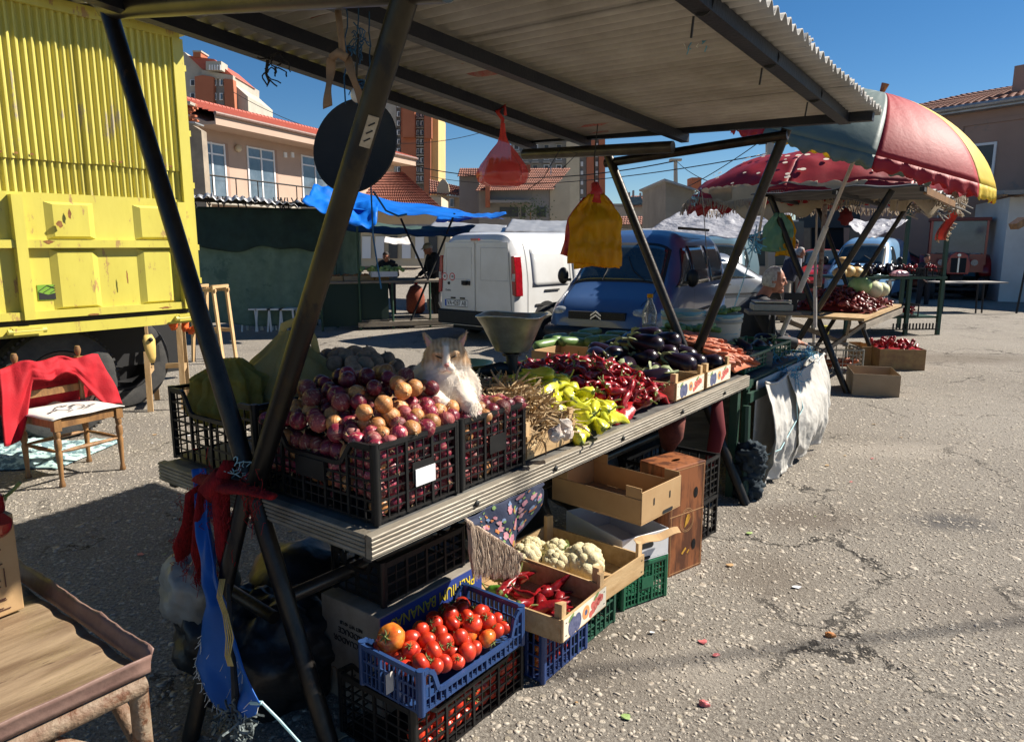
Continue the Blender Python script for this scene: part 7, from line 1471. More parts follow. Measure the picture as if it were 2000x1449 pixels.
tangle('pale green threads snagged at the crossing of the near legs', [S(-.08, .56, .88), S(-.08, .54, .86)], .0016, ropet, 20, .012, .07, seed=6)
# film bags on the ground below
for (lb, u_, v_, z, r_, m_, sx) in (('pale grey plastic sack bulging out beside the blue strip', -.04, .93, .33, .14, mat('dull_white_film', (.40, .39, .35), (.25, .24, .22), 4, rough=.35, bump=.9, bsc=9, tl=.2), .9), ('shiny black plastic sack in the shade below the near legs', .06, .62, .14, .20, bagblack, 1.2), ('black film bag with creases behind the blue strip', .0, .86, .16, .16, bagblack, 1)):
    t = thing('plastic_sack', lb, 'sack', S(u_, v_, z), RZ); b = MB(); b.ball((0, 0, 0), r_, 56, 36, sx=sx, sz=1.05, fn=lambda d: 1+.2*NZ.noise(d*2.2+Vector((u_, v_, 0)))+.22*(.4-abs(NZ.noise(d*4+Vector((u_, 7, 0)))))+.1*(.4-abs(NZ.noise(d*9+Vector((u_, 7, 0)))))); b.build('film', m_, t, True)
b = MB(); b.box(-.3, .5, .3, .9, .0, .02)
b = MB(); b.prism([(-.06, .22, .003), (.10, .20, .003), (.12, .24, .003), (-.02, .27, .003)], (0, 0, .006)); o = b.build('husk_scrap', card2, None, label='pale cardboard scrap on the ground by the near leg', cat='scrap'); o.location = A0; o.rotation_euler = (0, 0, RZ)
# ================= NEAR LEFT TABLE
t = thing('side_table', 'low table with brown worn sheet top and rusty pipe legs in the lower left corner', 'table', S(-.67, 0, 0), RZ); ZL = .70
def lt(a, k): u_ = -1.6*a; v_ = .012+.75*k; return Vector((u_-.012, v_, ZL-.02+.006*NZ.noise(Vector((u_*3, v_*4, 0)))+.003*sin(v_*40+2*NZ.noise(Vector((u_*2, v_, 3))))))
b = MB(); b.grid(lt, 60, 60); solid(b.build('sheet_top', rustsheet, t, True), .004)
def rim(name, p, q, n, m, h=.045, wv=.004):
    p, q, n = Vector(p), Vector(q), Vector(n); b = MB(); K = 40
    def f(a, k): return p+(q-p)*a+Vector((0, 0, ZL-.025+h*k))+n*(.012*(k*k)+wv*.6*NZ.noise(Vector((a*12, k*2, h*30)))*k)+Vector((0, 0, wv*1.3*NZ.noise(Vector((a*14, 5, 0)))*k))
    b.grid(f, K, 4); return solid(b.build(name, m, t, True), .004)
rim('front_rim', (-1.6, 0, 0), (0, 0, 0), (0, -1, 0), trimm); rim('end_rim', (0, 0, 0), (0, .78, 0), (1, 0, 0), trimm, .05, .006)
for P, r_ in (([(-1.6, .012, ZL-.052), (-.01, .012, ZL-.052)], .022), ([(-.015, .04, ZL-.055), (-.015, .75, ZL-.055)], .020), ([(-.02, .02, ZL-.06), (-.02, .02, 0)], .020), ([(-.02, .72, ZL-.06), (-.02, .72, 0)], .020), ([(-1.5, .02, ZL-.06), (-1.5, .02, 0)], .02), ([(-.03, .02, ZL-.24), (-.20, .02, ZL-.09)], .018), ([(-.02, .05, ZL-.20), (-.02, .24, ZL-.075)], .017)): b = MB(); b.tube(P, r_, 12); b.build('pipe', rustpipe, t, 40)
t = thing('slatted_box', 'brown cardboard box with dark streaked print standing on the side table', 'box', S(-.735, .50, ZL-.008), RZ+.10); b = MB(); b.box(-.38, 0, 0, .25, 0, .255); bev(b.build('box', card, t), .004)
b = MB(); random.seed(50)
for k in range(46): z = .015+.23*random.random(); x1_ = -.03-rnd(0, .08); b.box(x1_-rnd(.05, .22), x1_, -.0022, -.0006, z, z+rnd(.0012, .004))
for k in range(40): x = -.03-.3*random.random(); z = rnd(.01, .18); b.box(x, x+rnd(.001, .003), -.0030, -.0023, z, z+rnd(.02, .09))
for k in range(46): y = .02+.2*random.random(); z = rnd(.01, .22); 
b.build('streak_print', mat('dark_brown_ink', (.07, .025, .015), rough=.8), t)
b = MB()
for k in range(50): z = .01+.235*random.random(); y0_ = rnd(.03, .10); b.box(.0006, .0022, y0_, y0_+rnd(.03, .12), z, z+rnd(.0012, .003))
b.build('streak_print', MATS['dark_brown_ink'], t)
bigp = []
for i in range(2): me, p = pepper_mesh(mat('deep_red_pepper%s' % ('' if i == 0 else '_two'), (.30, .012, .012), (.16, .01, .012), 6, rough=.18, coat=.5), 70+i, .13, .042, .15, .14, 18, .05, .5); bigp.append([me, ('stem', stem_mesh(p, 1.6, i))])
for i, (du, dv, dz, lb) in enumerate(((-.05, .05, .275, 'dark red bell pepper with a curled green stem on top of the streaked box'), (-.10, .10, .31, 'dark red bell pepper behind the curled stem one, half cut by the photo edge'), (-.04, .02, .235, 'red pepper sunk lowest in the streaked box'))): put('bell_pepper', bigp[i % 2], lb, 'pepper', None, t.location+Matrix.Rotation(RZ+.1, 3, 'Z') @ Vector((du, dv, dz-.01)), (.3*i, .3-.4*i, RZ+pi+.8*i), .8)

# ================= SECOND STALL, UMBRELLAS
def xframe(t, u_, va, vb, vc, vd, zt=2.1, r=.028, m=steel):
    for a, b_ in ((va, vb), (vc, vd)): b = MB(); b.tube([(u_, a, 0), (u_+.04*(a == va), b_, zt)], r, 10); b.build('leg', m, t, 40)
t = thing('second_stall', 'stall with crossed steel legs and a pine table of red peppers under the spotted umbrella', 'stall', A0, RZ)
xframe(t, 7.0, .17, 1.15, 1.0, -.10, 2.15, .034); xframe(t, 9.2, .27, 1.2, 1.15, .05, 2.15)
b = MB(); b.box(6.95, 9.25, .05, 1.15, .80, .83); b.build('table_top', pine, t)
for k in range(4): b = MB(); b.box(6.96, 9.24, .03, .048, .765-.018*k, .78-.018*k); b.build('edge_slat', wornwood, t)
for (p, q) in (((7.0, .60, .30), (9.2, .2, .78)), ((7.0, .2, .78), (9.2, .7, .25)), ((7.0, .95, .78), (9.2, .5, .2))): b = MB(); b.bar(p, q, .03, .05); b.build('brace', wornwood, t)
b = MB(); b.grid(lambda a, k: Vector((6.85+2.6*a, -.40+1.7*k, 2.17+.05*NZ.noise(Vector((a*6, k*4, 0)))+.012*sin(a*60)-.02*k)), 60, 16); solid(b.build('roof_sheet', mat('ragged_dark_roof', (.025, .025, .027), (.07, .07, .072), 2, rough=.6), t, True), .01)
for v_ in (-.4, .4, 1.2): b = MB(); b.bar((6.75, v_, 2.13), (9.4, v_, 2.11), .04, .04); b.build('purlin', dark, t)
b = MB(); b.bar((6.9, -.41, 2.125), (9.4, -.41, 2.10), .03, .07); b.build('front_board', oldwood, t)
b = MB(); random.seed(60)
for k in range(60): p = Vector((rnd(9.2, 9.8), rnd(-.5, .3), rnd(2.0, 2.15))); b.tube([p, p+Vector((rnd(-.1, .2), rnd(-.2, .1), rnd(-.12, .03)))], .008, 4)
b.build('ragged_ends', concg, t, kind='stuff')
# peppers and cabbages on it
random.seed(61)
def h2(a, c_): return .85+.20*max(0, 1-((a-8.15)/.68)**2)*max(0, 1-((c_-.55)/.48)**2)
dryp = mat('dried_pepper_skin', (.22, .018, .016), (.09, .018, .014), 9, rough=.4, bump=.3, bsc=22); b = MB(); pv = [[Vector(v.co) for v in r_[0].vertices] for r_ in rpm]; pf = [[tuple(p.vertices) for p in r_[0].polygons] for r_ in rpm]
from mathutils import Euler
for (u_, v_, z) in heap(7.55, 8.80, .12, .95, .078, h2)[:230]: k = random.randrange(6); Me = Matrix.Translation(S(u_, v_, z+rnd(0, .03))) @ Euler((rnd(-3, 3), rnd(-.6, .6), rnd(-3.1, 3.1))).to_matrix().to_4x4() @ Matrix.Scale(rnd(1, 1.25), 4); b.add([Me @ v for v in pv[k]], pf[k])
b.build('red_peppers', dryp, None, 40, label='heap of dried dark red peppers on the second stall', cat='peppers', kind='stuff')
b = MB(); b.grid(lambda a, k: S(7.5+1.3*a, .10+.87*k, h2(7.5+1.3*a, .10+.87*k)-.02), 16, 12); b.build('pepper_mound', dryp, None, True, label='lower layer of the pepper heap on the second stall', cat='peppers', kind='stuff')
for (px, py, r_, m_, lb) in ((1680, 560, .135, leafg, 'green cabbage head behind the peppers on the second stall'), (1704, 566, .125, mat('white_cabbage', (.58, .55, .36), (.46, .46, .26), 8, rough=.6, bump=.3), 'pale white cabbage right of the green cabbage on the second stall'), (1720, 566, .10, None, 'small pale cabbage at the right end of the second stall')):
    q = D(px, py, 8.75); b = MB(); b.ball((0, 0, 0), r_, 20, 14, sz=.85, fn=lambda d: 1+.05*NZ.noise(d*3)+.03*abs(sin(4*math.atan2(d.y, d.x)))); b.build('cabbage', m_ or MATS['white_cabbage'], None, True, loc=q, label=lb, cat='cabbage')
# third stall
q0 = G(1830, 654); q0 = Vector((q0.x, q0.y, 0)); yw = R(6)
t = thing('third_stall', 'green steel stall with shelves beyond the second stall, eggplants and crates on top', 'stall', q0, yw)
for x in (0, -1.75, -.62): 
    for y in (0, 1.1): b = MB(); b.box(x-.03, x+.03, y-.03, y+.03, 0, 2.25 if x == 0 else 1.0); b.build('post', greenst, t)
b = MB(); b.box(-1.9, .05, -.05, 1.15, 1.001, 1.04); b.build('table_top', greenst, t); b = MB(); b.box(-1.9, .0, .04, 1.0, .30, .33); b.build('shelf', greenst, t)
b = MB()
for k in range(14): b.box(-.9+.09*k*.7, -.88+.09*k*.7, -.06, -.04, .12, .22)
b.box(-1.3, .0, -.06, -.04, .1, .12); b.build('low_rack', dark, t)
random.seed(70)
def at3(x, y, z): return q0+Matrix.Rotation(yw, 3, 'Z') @ Vector((x, y, z))
for k in range(60): link('eggplant', eme, None, at3(rnd(-1.6, -.72), rnd(.05, .6), 1.10+rnd(0, .10)), rot3(1.2), 'black eggplant in the heap on the third stall', 'eggplant', 'eggplants on the third stall')
for k, (x, z, r_) in enumerate(((-1.95, 1.12, .12), (-1.8, 1.14, .13), (-1.62, 1.12, .12), (-1.85, 1.30, .11), (-1.48, 1.10, .09))):
    b = MB(); b.ball((0, 0, 0), r_, 20, 12, sz=.8, fn=lambda d: 1+.06*abs(sin(5*math.atan2(d.y, d.x)))); b.build('pumpkin', pumpkin, None, True, loc=at3(x, -.02+.03*k, z), label=['pale pumpkin at the left end of the third stall', 'second pale pumpkin on the third stall', 'pumpkin nearest the eggplants on the third stall', 'orange pumpkin on top of the others', 'small pumpkin in front of the eggplant heap'][k], cat='pumpkin')
for k, x in enumerate((-.68, -.31)):
    plastic_crate(['black crate of red peppers on the third stall, left of the pair', 'black crate of red peppers at the right end of the third stall'][k], at3(x, .0, 1.042), yw, .33, .30, .15, black, nz=2, nx=3, fine=1, patch=False, dipx=False)
    for i in range(16): link('red_pepper', random.choice(rpm)[0], None, at3(x+rnd(.04, .28), rnd(.03, .26), 1.19+rnd(-.02, .03)), rot3(2), 'red pepper in a black crate on the third stall', 'pepper', 'peppers in the black crates of the third stall')
bag('plastic_bag', 'pink plastic bag lying among the eggplants on the third stall', at3(-.85, -.02, 1.05), .3, [(.02, 0), (.12, .01), (.13, .05), (.08, .09), (.02, .11)], mat('pink_film', (.6, .32, .36), rough=.35, tl=.3), [], 3, 1.5, .8)
bag('plastic_bag', 'big grey white plastic sack on the low shelf of the third stall', at3(-1.15, .35, .33), .1, [(.02, 0), (.42, .01), (.45, .14), (.36, .28), (.2, .38), (.03, .42)], bagwhite, [], 5, 1.3, .7)
plastic_crate('black crate of red peppers on the low shelf of the third stall', at3(-.80, .02, .332), yw, .42, .30, .22, black, nz=2, nx=3, fine=1, patch=False, dipx=False)
for i in range(16): link('red_pepper', random.choice(rpm)[0], None, at3(rnd(-.72, -.45), rnd(.02, .2), .40+rnd(0, .12)), rot3(2), 'red pepper in the black crate on the low shelf', 'pepper', 'peppers in the low black crate')
q = G(1920, 612); t = thing('folding_table', 'grey folding table with dark legs in front of the red tractor', 'table', q, R(4)); b = MB(); b.box(-1.0, .55, 0, .7, .70, .73); b.build('table_top', concg, t)
for x in (-.15, .0): b = MB(); b.tube([(x, .05, 0), (x-.02, .05, .7)], .02, 6); b.build('leg', dark, t)
b = MB(); b.tube([(-.95, .1, .7), (-.95, .1, 0)], .02, 6); b.build('leg', dark, t)
q = G(1985, 612); t = thing('steel_frame', 'dark steel frame leg at the right edge of the yard', 'frame', q); b = MB(); b.tube([(0, 0, 0), (.10, 0, 1.2)], .025, 6); b.tube([(.10, 0, 1.1), (.8, 0, 1.15)], .03, 6); b.build('frame', dark, t)
for k, (px, py, lb) in enumerate(((1915, 572, 'dark plastic sheet heap beside the white hut'), (1980, 568, 'pale sacks heaped at the foot of the white hut wall'))):
    q = G(px, py+8); b = MB(); b.ball((0, 0, .12), .5, 22, 14, sz=.5, fn=lambda d: 1+.3*NZ.noise(d*2.5+Vector((k, 0, 0)))); b.build('sheet_heap', (bagblack, bagwhite)[k], None, True, loc=q, label=lb, cat='heap')
# boxes on the ground, right
carton('plain brown open carton on the ground by the leaning leg', G(1664, 771), R(-18), .46, .58, .235, card2, slots=())
t = carton('brown printed box heaped with dried red peppers on the open yard', G(1716, 722), R(-8), .56, .62, .27, mat('banana_print_box', (.22, .12, .06), (.34, .22, .09), 9, rough=.7))
qb = G(1716, 722)
for i in range(44): link('red_pepper', random.choice(rpm)[0], None, qb+Matrix.Rotation(R(-8), 3, 'Z') @ Vector((rnd(.04, .52), rnd(.05, .55), .27+rnd(0, .07))), rot3(1.5), 'dried red pepper in the printed box on the yard', 'pepper', 'peppers in the printed yard box', scale=1.2)
b = MB(); b.box(.03, .53, .03, .59, .20, .26); b.build('pepper_bed', redpep, None, loc=qb, rot=R(-8), label='red peppers filling the printed box on the yard', cat='peppers', kind='stuff')
plastic_crate('grey plastic crate of orange carrots on the ground behind the leaning leg', G(1604, 728), R(-6), .50, .62, .30, greypl, nz=5, nx=4, patch=False, dipx=False, fine=1)
qc = G(1604, 728); b = MB(); random.seed(75)
for i in range(50): link('carrot', came, None, qc+Matrix.Rotation(R(-6), 3, 'Z') @ Vector((rnd(.05, .44), rnd(.04, .3), rnd(.08, .14))), rot3(1), 'carrot in the grey plastic crate on the ground', 'carrot', 'carrots in the grey crate', scale=1)
carton('small brown carton right behind the grey crate', G(1688, 718)+Vector((.02, .15, 0)), R(-6), .16, .5, .26, card)
b = MB(); b.box(0, .12, 0, .1, 0, .13); bev(b.build('yellow_box', yel, None, loc=G(1630, 700)+Vector((0, .5, .28)), label='small yellow box on top behind the grey crate', cat='box'), .01)
b = MB(); b.ball((0, 0, .02), .02, 8, 6, fn=lambda d: 1+.4*NZ.noise(d*3)); b.build('peel_scrap', mat('orange_peel', (.5, .2, .06), rough=.7), None, loc=G(1622, 1242)-Vector((0, 0, .01)), scale=(1.2, .8, .7), label='small orange scrap on the asphalt', cat='scrap')
b = MB(); b.ball((0, 0, .012), .02, 8, 6, fn=lambda d: 1+.5*NZ.noise(d*3)); b.build('pink_scrap', mat('pink_flesh', (.55, .14, .14), rough=.5), None, loc=G(1376, 1376)-Vector((0, 0, .006)), scale=(1.0, .8, .7), label='crushed pink scrap on the asphalt near the bottom edge', cat='scrap')
# striped umbrella
def umbrella(name, label, base, apex, Rr, Hh, mats, phi0, nP=8, fringe_=.07, sag=.10, ribs=True, pr=.018, wob=.0):
    base, apex = Vector(base), Vector(apex); t = thing(name, label, 'umbrella', base); ax = (apex-base).normalized(); e1 = (Vector((1, 0, 0))-ax*ax.x).normalized(); e2 = ax.cross(e1); ap = apex-base
    b = MB(); b.tube([Vector((0, 0, 0)), ap*.5], pr*1.25, 12); b.build('pole', polem, t, 40); b = MB(); b.tube([ap*.49, ap+ax*.02], pr*.85, 12); b.build('upper_pole', polem, t, 40)
    b = MB(); b.tube([ap+ax*.01, ap+ax*.07], [.02, .03], 10); b.build('finial', oldwood, t)
    def P(phi, s): # s 0..1
        k = phi/(2*pi/nP); fr_ = k-math.floor(k); sg = 1-sag*sin(pi*fr_)*s**1.5; th = s*1.12; r = Rr*sin(th)/sin(1.12)*sg; h = Hh*(1-cos(th))/(1-cos(1.12))
        q = ap-ax*h+(e1*cos(phi+phi0)+e2*sin(phi+phi0))*r
        return q+Vector((0, 0, wob*NZ.noise(q*2.2)+.35*wob*NZ.noise(q*6)))
    for i in range(nP):
        b = MB(); b.grid(lambda a, k: P((i+a)*2*pi/nP, k*.999+.001)+ax*.004*NZ.noise(Vector((a*14+i, k*3, 0)))*(k > .1), 20, 20); o = solid(b.build('panel', mats[i % len(mats)], t, True), .003)
        b = MB()
        def vf(a, k): p = P((i+a)*2*pi/nP, 1.0); rag = fringe_*(1+.2*sin(a*19)+.15*sin(a*47)); return p-ax*(rag*k)*.85-Vector((0, 0, rag*k*.25))+(e1*cos((i+a)*2*pi/nP+phi0)+e2*sin((i+a)*2*pi/nP+phi0))*(.012*sin(a*40)*k+.02*k)
        b.grid(vf, 40, 3); solid(b.build('valance', mats[i % len(mats)], o, True), .003)
        b = MB(); b.tube([P(i*2*pi/nP, k/8*.99)-ax*.012 for k in range(9)], .006, 5); b.build('rib', polem, t)
    return t
uB = D(1520, 650, 6.3); uA = D(1722, 182, 5.85)
umbrella('striped_umbrella', 'big tilted market umbrella with grey green, red and yellow panels', (uB.x, uB.y, .735), uA, 1.04, .46, [umbr, umby, umbr, umbg, umby, umbr, umbr, umbg], R(-109), fringe_=.075, sag=.035)
# polka dot umbrella with lining
a_ = D(1598, 292, 11); t = umbrella('spotted_umbrella', 'faded dark red umbrella with cream spots and ragged fringe under the striped one', (a_.x+.15, a_.y, .0), (a_.x, a_.y, a_.z), 1.95, .62, [umbdot], .2, 8, .16, .05, wob=.06)
random.seed(80); ap = Vector((a_.x, a_.y, a_.z))
for k in range(70):
    ph = rnd(-pi, .2); s = rnd(.35, .97); th = s*1.12; r = 1.95*sin(th)/sin(1.12)*.97; h = .62*(1-cos(th))/(1-cos(1.12)); q = Vector((r*cos(ph), r*sin(ph), -h)); q0_ = ap-Vector((a_.x+.15, a_.y, 0))+q; q1 = q0_+Vector((0, 0, .06*NZ.noise(q0_*2.2)+.021*NZ.noise(q0_*6)+.012)); tx = Vector((-sin(ph), cos(ph), 0)); sl = Vector((cos(ph), sin(ph), -.62*th)).normalized(); R_ = rnd(.018, .04); b = MB(); b.add([q1]+[q1+(tx*cos(i*pi/5)+sl*sin(i*pi/5))*R_ for i in range(10)], [(0, 1+i, 1+(i+1) % 10) for i in range(10)]); solid(b.build('cream_dot', dotm, t), .004)
b = MB()
for k in range(520): ph = 2*pi*k/520; r = 1.93; p = Vector((r*cos(ph)-.15, r*sin(ph), a_.z-.62-.14+.05*sin(ph*8)+.03*NZ.noise(Vector((ph*6, 0, 0))))); b.tube([p, p+Vector((rnd(-.02, .02), rnd(-.02, .02), -.06)), p+Vector((rnd(-.03, .03), 0, -rnd(.08, .14)))], .007, 3)
b.build('white_fringe', creamcl, t, kind='stuff')
for k, (ph, w_, L_) in enumerate(((-2.55, .5, .24), (-2.25, .6, .42), (-1.95, .5, .26), (-1.45, .5, .18), (-1.15, .4, .38), (-.6, .35, .34), (-.35, .3, .2), (-2.8, .5, .16))):
    b = MB(); b.grid(lambda a, z: Vector((1.86*cos(ph+(a-.5)*w_)-.15, 1.86*sin(ph+(a-.5)*w_), a_.z-.66-L_*z*(1-.75*abs(a-.5)*2*(.6+.4*sin(k*3+a*9)))+.05*(1-z)+.02*sin(a*20))), 20, 8); solid(b.build('lining_shred', creamcl, t, True), .004)
b = MB(); b.grid(lambda a, k: Vector((1.9*cos(-.12+.16*(a-.5)*(1-.6*k))-.15+.08*sin(k*5), 1.9*sin(-.12+.16*(a-.5)), a_.z-.70-.62*k)), 6, 24); o = solid(b.build('torn_panel', mat('salmon_red_cloth', (.62, .16, .12), (.55, .12, .09), 5, rough=.7, tl=.4), t, True), .004)
b = MB()
for k in range(120): z = rnd(0, 1); sx = random.choice((-1, 1)); p = Vector((1.9*cos(-.12)-.15+.08*sin(z*5), 1.9*sin(-.12)+sx*.16*(1-.6*z), a_.z-.70-.62*z)); b.tube([p, p+Vector((rnd(0, .06), sx*rnd(.02, .06), rnd(-.06, 0)))], .008, 3)
b.build('torn_panel_fringe', creamcl, t, kind='stuff')
# hanging items at the second stall
b = MB(); q = D(1370, 375, 7.0); b.tube([q, D(1375, 420, 7), D(1382, 520, 7.1)], .004, 4); b.build('twine', dark, None, label='thin twine hanging from the left tip of the spotted umbrella', cat='twine'); tangle('pale blue frayed knot at the left tip of the spotted umbrella', [D(1366, 380, 10.6), D(1362, 390, 10.6)], .008, ropet, 30, .03, .12, seed=12)
b = MB(); b.tube([D(1478, 440, 6.3), D(1468, 500, 6.2), D(1448, 560, 6.1), D(1432, 605, 5.9)], .006, 5); b.build('twine', ropet, None, True, label='turquoise twine slanting down to the right hand bucket', cat='twine'); tangle('blue twine knot hanging left of the green bag', [D(1478, 460, 6.3), D(1474, 475, 6.3)], .005, ropeb, 26, .02, .12, seed=15)
b = MB(); b.tube([D(1495, 385, 8), D(1487, 430, 8), D(1480, 470, 8)], [.02, .014, .02], 6); b.build('rope', creamcl, None, label='cream rope hanging behind the leaning leg', cat='rope')
t = thing('green_bag', 'pale green plastic bag hanging under the roof of the second stall', 'bag', D(1520, 455, 8.2)); b = MB(); flatbag(b, 0, .34, -.2, .22, 0, 3); solid(b.build('green_film', mat('green_film', (.16, .34, .22), (.12, .28, .18), 4, rough=.35, tl=.4), t, True), .004); b = MB(); flatbag(b, .1, .22, -.26, .20, .03, 6); solid(b.build('yellow_film', bagyel, t, True), .004)
t = thing('red_pouch', 'dark red cloth pouch hanging from the second stall roof', 'pouch', D(1652, 425, 9)); b = MB(); b.ball((0, 0, 0), .075, 16, 12, sz=1.3, fn=lambda d: 1+.5*NZ.noise(d*2.4)); b.build('pouch', mat('dark_red_pouch', (.11, .008, .01), rough=.9), t, True)
for k, (px, w_) in enumerate(((1745, .05), (1762, .07))): b = MB(); q = D(px, 395, 9.2); b.grid(lambda a, z: q+Vector(((a-.5)*w_*1.6, .01*sin(a*5), .06-.17*z)), 4, 6); solid(b.build('paper_rag', creamcl, None, label=['narrow cream rag hanging on the front board of the second stall', 'square cream rag right of the narrow one on the second stall'][k], cat='rag'), .003)
b = MB(); b.tube([D(1592, 640, 6.9), D(1592, 560, 6.95)], .018, 10); b.build('white_post', polem, None, label='short white post rising from the end of the rail trestle', cat='post')
b = MB(); b.tube([D(1600, 560, 7.6), D(1612, 400, 7.9)], .026, 10); b.build('rusty_post', rustpipe, None, label='dark rusty post behind the white umbrella pole', cat='post')
# ================= CAT
def remesh(o, vox, sm=4):
    m = o.modifiers.new('remesh', 'REMESH'); m.mode = 'VOXEL'; m.voxel_size = vox; m.use_smooth_shade = True
    s = o.modifiers.new('smooth', 'SMOOTH'); s.factor = .6; s.iterations = sm; return o
def catmat():
    m = bpy.data.materials.new('white_orange_fur'); m.use_nodes = True; n = m.node_tree.nodes; l = m.node_tree.links; b = n['Principled BSDF']; b.inputs['Roughness'].default_value = .75; b.inputs['Specular IOR Level'].default_value = .25
    tc = n.new('ShaderNodeTexCoord'); sx = n.new('ShaderNodeSeparateXYZ'); l.new(tc.outputs['Object'], sx.inputs[0])
    nz = n.new('ShaderNodeTexNoise'); nz.inputs['Scale'].default_value = 38; nz.inputs['Detail'].default_value = 3; mp = n.new('ShaderNodeMapping'); mp.inputs['Scale'].default_value = (1.6, 1, .5); l.new(tc.outputs['Object'], mp.inputs[0]); l.new(mp.outputs[0], nz.inputs['Vector'])
    def M2(op, a, c, d=None):
        q = n.new('ShaderNodeMath'); q.operation = op
        for i, v in enumerate((a, c)+((d,) if d is not None else ())):
            if isinstance(v, (int, float)): q.inputs[i].default_value = v
            else: l.new(v, q.inputs[i])
        return q.outputs[0]
    ax = M2('ABSOLUTE', sx.outputs['X'], 0)
    # orange from brow level up, a white blaze between the eyes, and on the flank behind
    zz = M2('ADD', M2('ADD', sx.outputs['Z'], M2('MULTIPLY', ax, .35)), M2('MULTIPLY', M2('SUBTRACT', nz.outputs['Fac'], .5), .05))
    mr = n.new('ShaderNodeMapRange'); mr.inputs[1].default_value = .142; mr.inputs[2].default_value = .160; l.new(zz, mr.inputs[0])
    bl = n.new('ShaderNodeMapRange'); bl.inputs[1].default_value = .004; bl.inputs[2].default_value = .012; l.new(ax, bl.inputs[0])
    zb = n.new('ShaderNodeMapRange'); zb.inputs[1].default_value = .185; zb.inputs[2].default_value = .20; l.new(sx.outputs['Z'], zb.inputs[0]); bl2 = M2('MAXIMUM', bl.outputs[0], zb.outputs[0])
    f = M2('MULTIPLY', mr.outputs[0], bl2)
    fl = n.new('ShaderNodeMapRange'); fl.inputs[1].default_value = .14; fl.inputs[2].default_value = .2; l.new(sx.outputs['Y'], fl.inputs[0])
    st = n.new('ShaderNodeTexWave'); st.inputs['Scale'].default_value = 26; st.inputs['Distortion'].default_value = 5; st.bands_direction = 'X'; l.new(tc.outputs['Object'], st.inputs[0])
    oc = n.new('ShaderNodeMix'); oc.data_type = 'RGBA'; l.new(st.outputs['Fac'], oc.inputs[0]); oc.inputs[6].default_value = (.50, .27, .11, 1); oc.inputs[7].default_value = (.64, .42, .22, 1)
    mx = n.new('ShaderNodeMix'); mx.data_type = 'RGBA'; l.new(M2('MULTIPLY', f, .85), mx.inputs[0]); mx.inputs[6].default_value = (.78, .69, .58, 1); l.new(oc.outputs[2], mx.inputs[7]); l.new(mx.outputs[2], b.inputs['Base Color']); return m
furm = catmat()
cq = D(870, 697, 2.50); CS = 1.22; czh = .15
cat_loc = Vector((cq.x, cq.y, cq.z-czh*CS)); cat = thing('cat', 'white cat with orange head patches dozing upright on the onion heap', 'cat', cat_loc, R(8)); cat.scale = (CS,)*3
b = MB(); h = czh
b.ball((0, .004, h+.002), .055, 24, 16, sx=1.14, sy=.92, sz=.90)
for s in (-1, 1):
    b.ball((s*.036, -.004, h-.017), .034, 16, 10, sz=.85); b.ball((s*.010, -.052, h-.026), .0155, 12, 8, sy=.9, sz=.8)
    b.ball((s*.024, -.038, h+.018), .016, 10, 8, sz=.6)
    b.tube([(s*.034, .006, h+.026), (s*.050, .006, h+.050), (s*.064, .004, h+.073)], [.025, .0165, .003], 12, flat=.5)
    b.tube([(s*.04, -.02, h-.09), (s*.045, -.065, h-.108), (s*.036+.022, -.110, h-.122), (s*.030+.045, -.128, h-.126)], [.042, .034, .026, .021], 12)
b.tube([(0, -.028, h+.030), (0, -.046, h+.008), (0, -.060, h-.014)], [.018, .014, .010], 10); b.ball((0, -.044, h-.042), .0135, 10, 8)
b.tube([(0, .01, h-.01), (.0, .012, h-.04), (.004, .016, h-.075), (.006, .03, h-.11)], [.048, .070, .090, .098], 16)
b.tube([(.0, .03, h-.10), (-.012, .10, h-.105), (-.03, .17, h-.115), (-.05, .23, h-.13)], [.096, .094, .084, .050], 16)
b.tube([(-.09, .26, h-.13), (-.14, .24, h-.15), (-.18, .16, h-.155), (-.17, .06, h-.155)], [.025, .022, .019, .012], 10)
body = remesh(b.build('body', furm, cat, True), .0042, 3)
bpy.context.view_layer.update(); dg = bpy.context.evaluated_depsgraph_get(); ev = body.evaluated_get(dg); em = ev.to_mesh(); rs = random.Random(5)
vs = []; fs = []; polys = em.polygons; areas = np.array([p.area for p in polys]); cum = np.cumsum(areas)/areas.sum(); N = 30000
idx = np.searchsorted(cum, np.random.RandomState(2).rand(N))
for i in idx:
    p = polys[min(int(i), len(polys)-1)]; c_ = Vector(p.center); n_ = Vector(p.normal); vv = [em.vertices[k].co for k in p.vertices]; r1, r2 = rs.random(), rs.random(); c_ = vv[0].lerp(vv[1], r1).lerp(vv[-1].lerp(vv[-2], r1), r2)
    z = c_.z-h; face = c_.y < -.02 and abs(c_.x) < .04 and z > -.04
    if c_.y < -.052 and z > -.05 and z < .0: continue
    L_ = .0065 if face else (.007 if z > .02 else (.0145 if z < -.03 and c_.y < .06 else .011)); L_ *= rs.uniform(.7, 1.3)
    out = Vector((c_.x*(1.0 if z < 0 else .4), .2, -.9)) if z < .03 else Vector((c_.x*4, .9, .3)); out.normalize()
    d = (n_*.55+out*.85+Vector((rs.gauss(0, .22), rs.gauss(0, .22), rs.gauss(0, .22)))).normalized(); s_ = d.cross(n_)
    if s_.length < 1e-3: continue
    s_ = s_.normalized()*.00055; m_ = c_+d*L_*.55+n_*.0006; vs += [c_-s_, c_+s_, m_+s_*.7, m_-s_*.7, c_+(d*.9+out*.25).normalized()*L_]; o_ = len(vs)-5; fs += [(o_, o_+1, o_+2, o_+3), (o_+3, o_+2, o_+4)]
b = MB(); b.v = [tuple(v) for v in vs]; b.f = fs; b.m = [0]*len(fs); ev.to_mesh_clear()
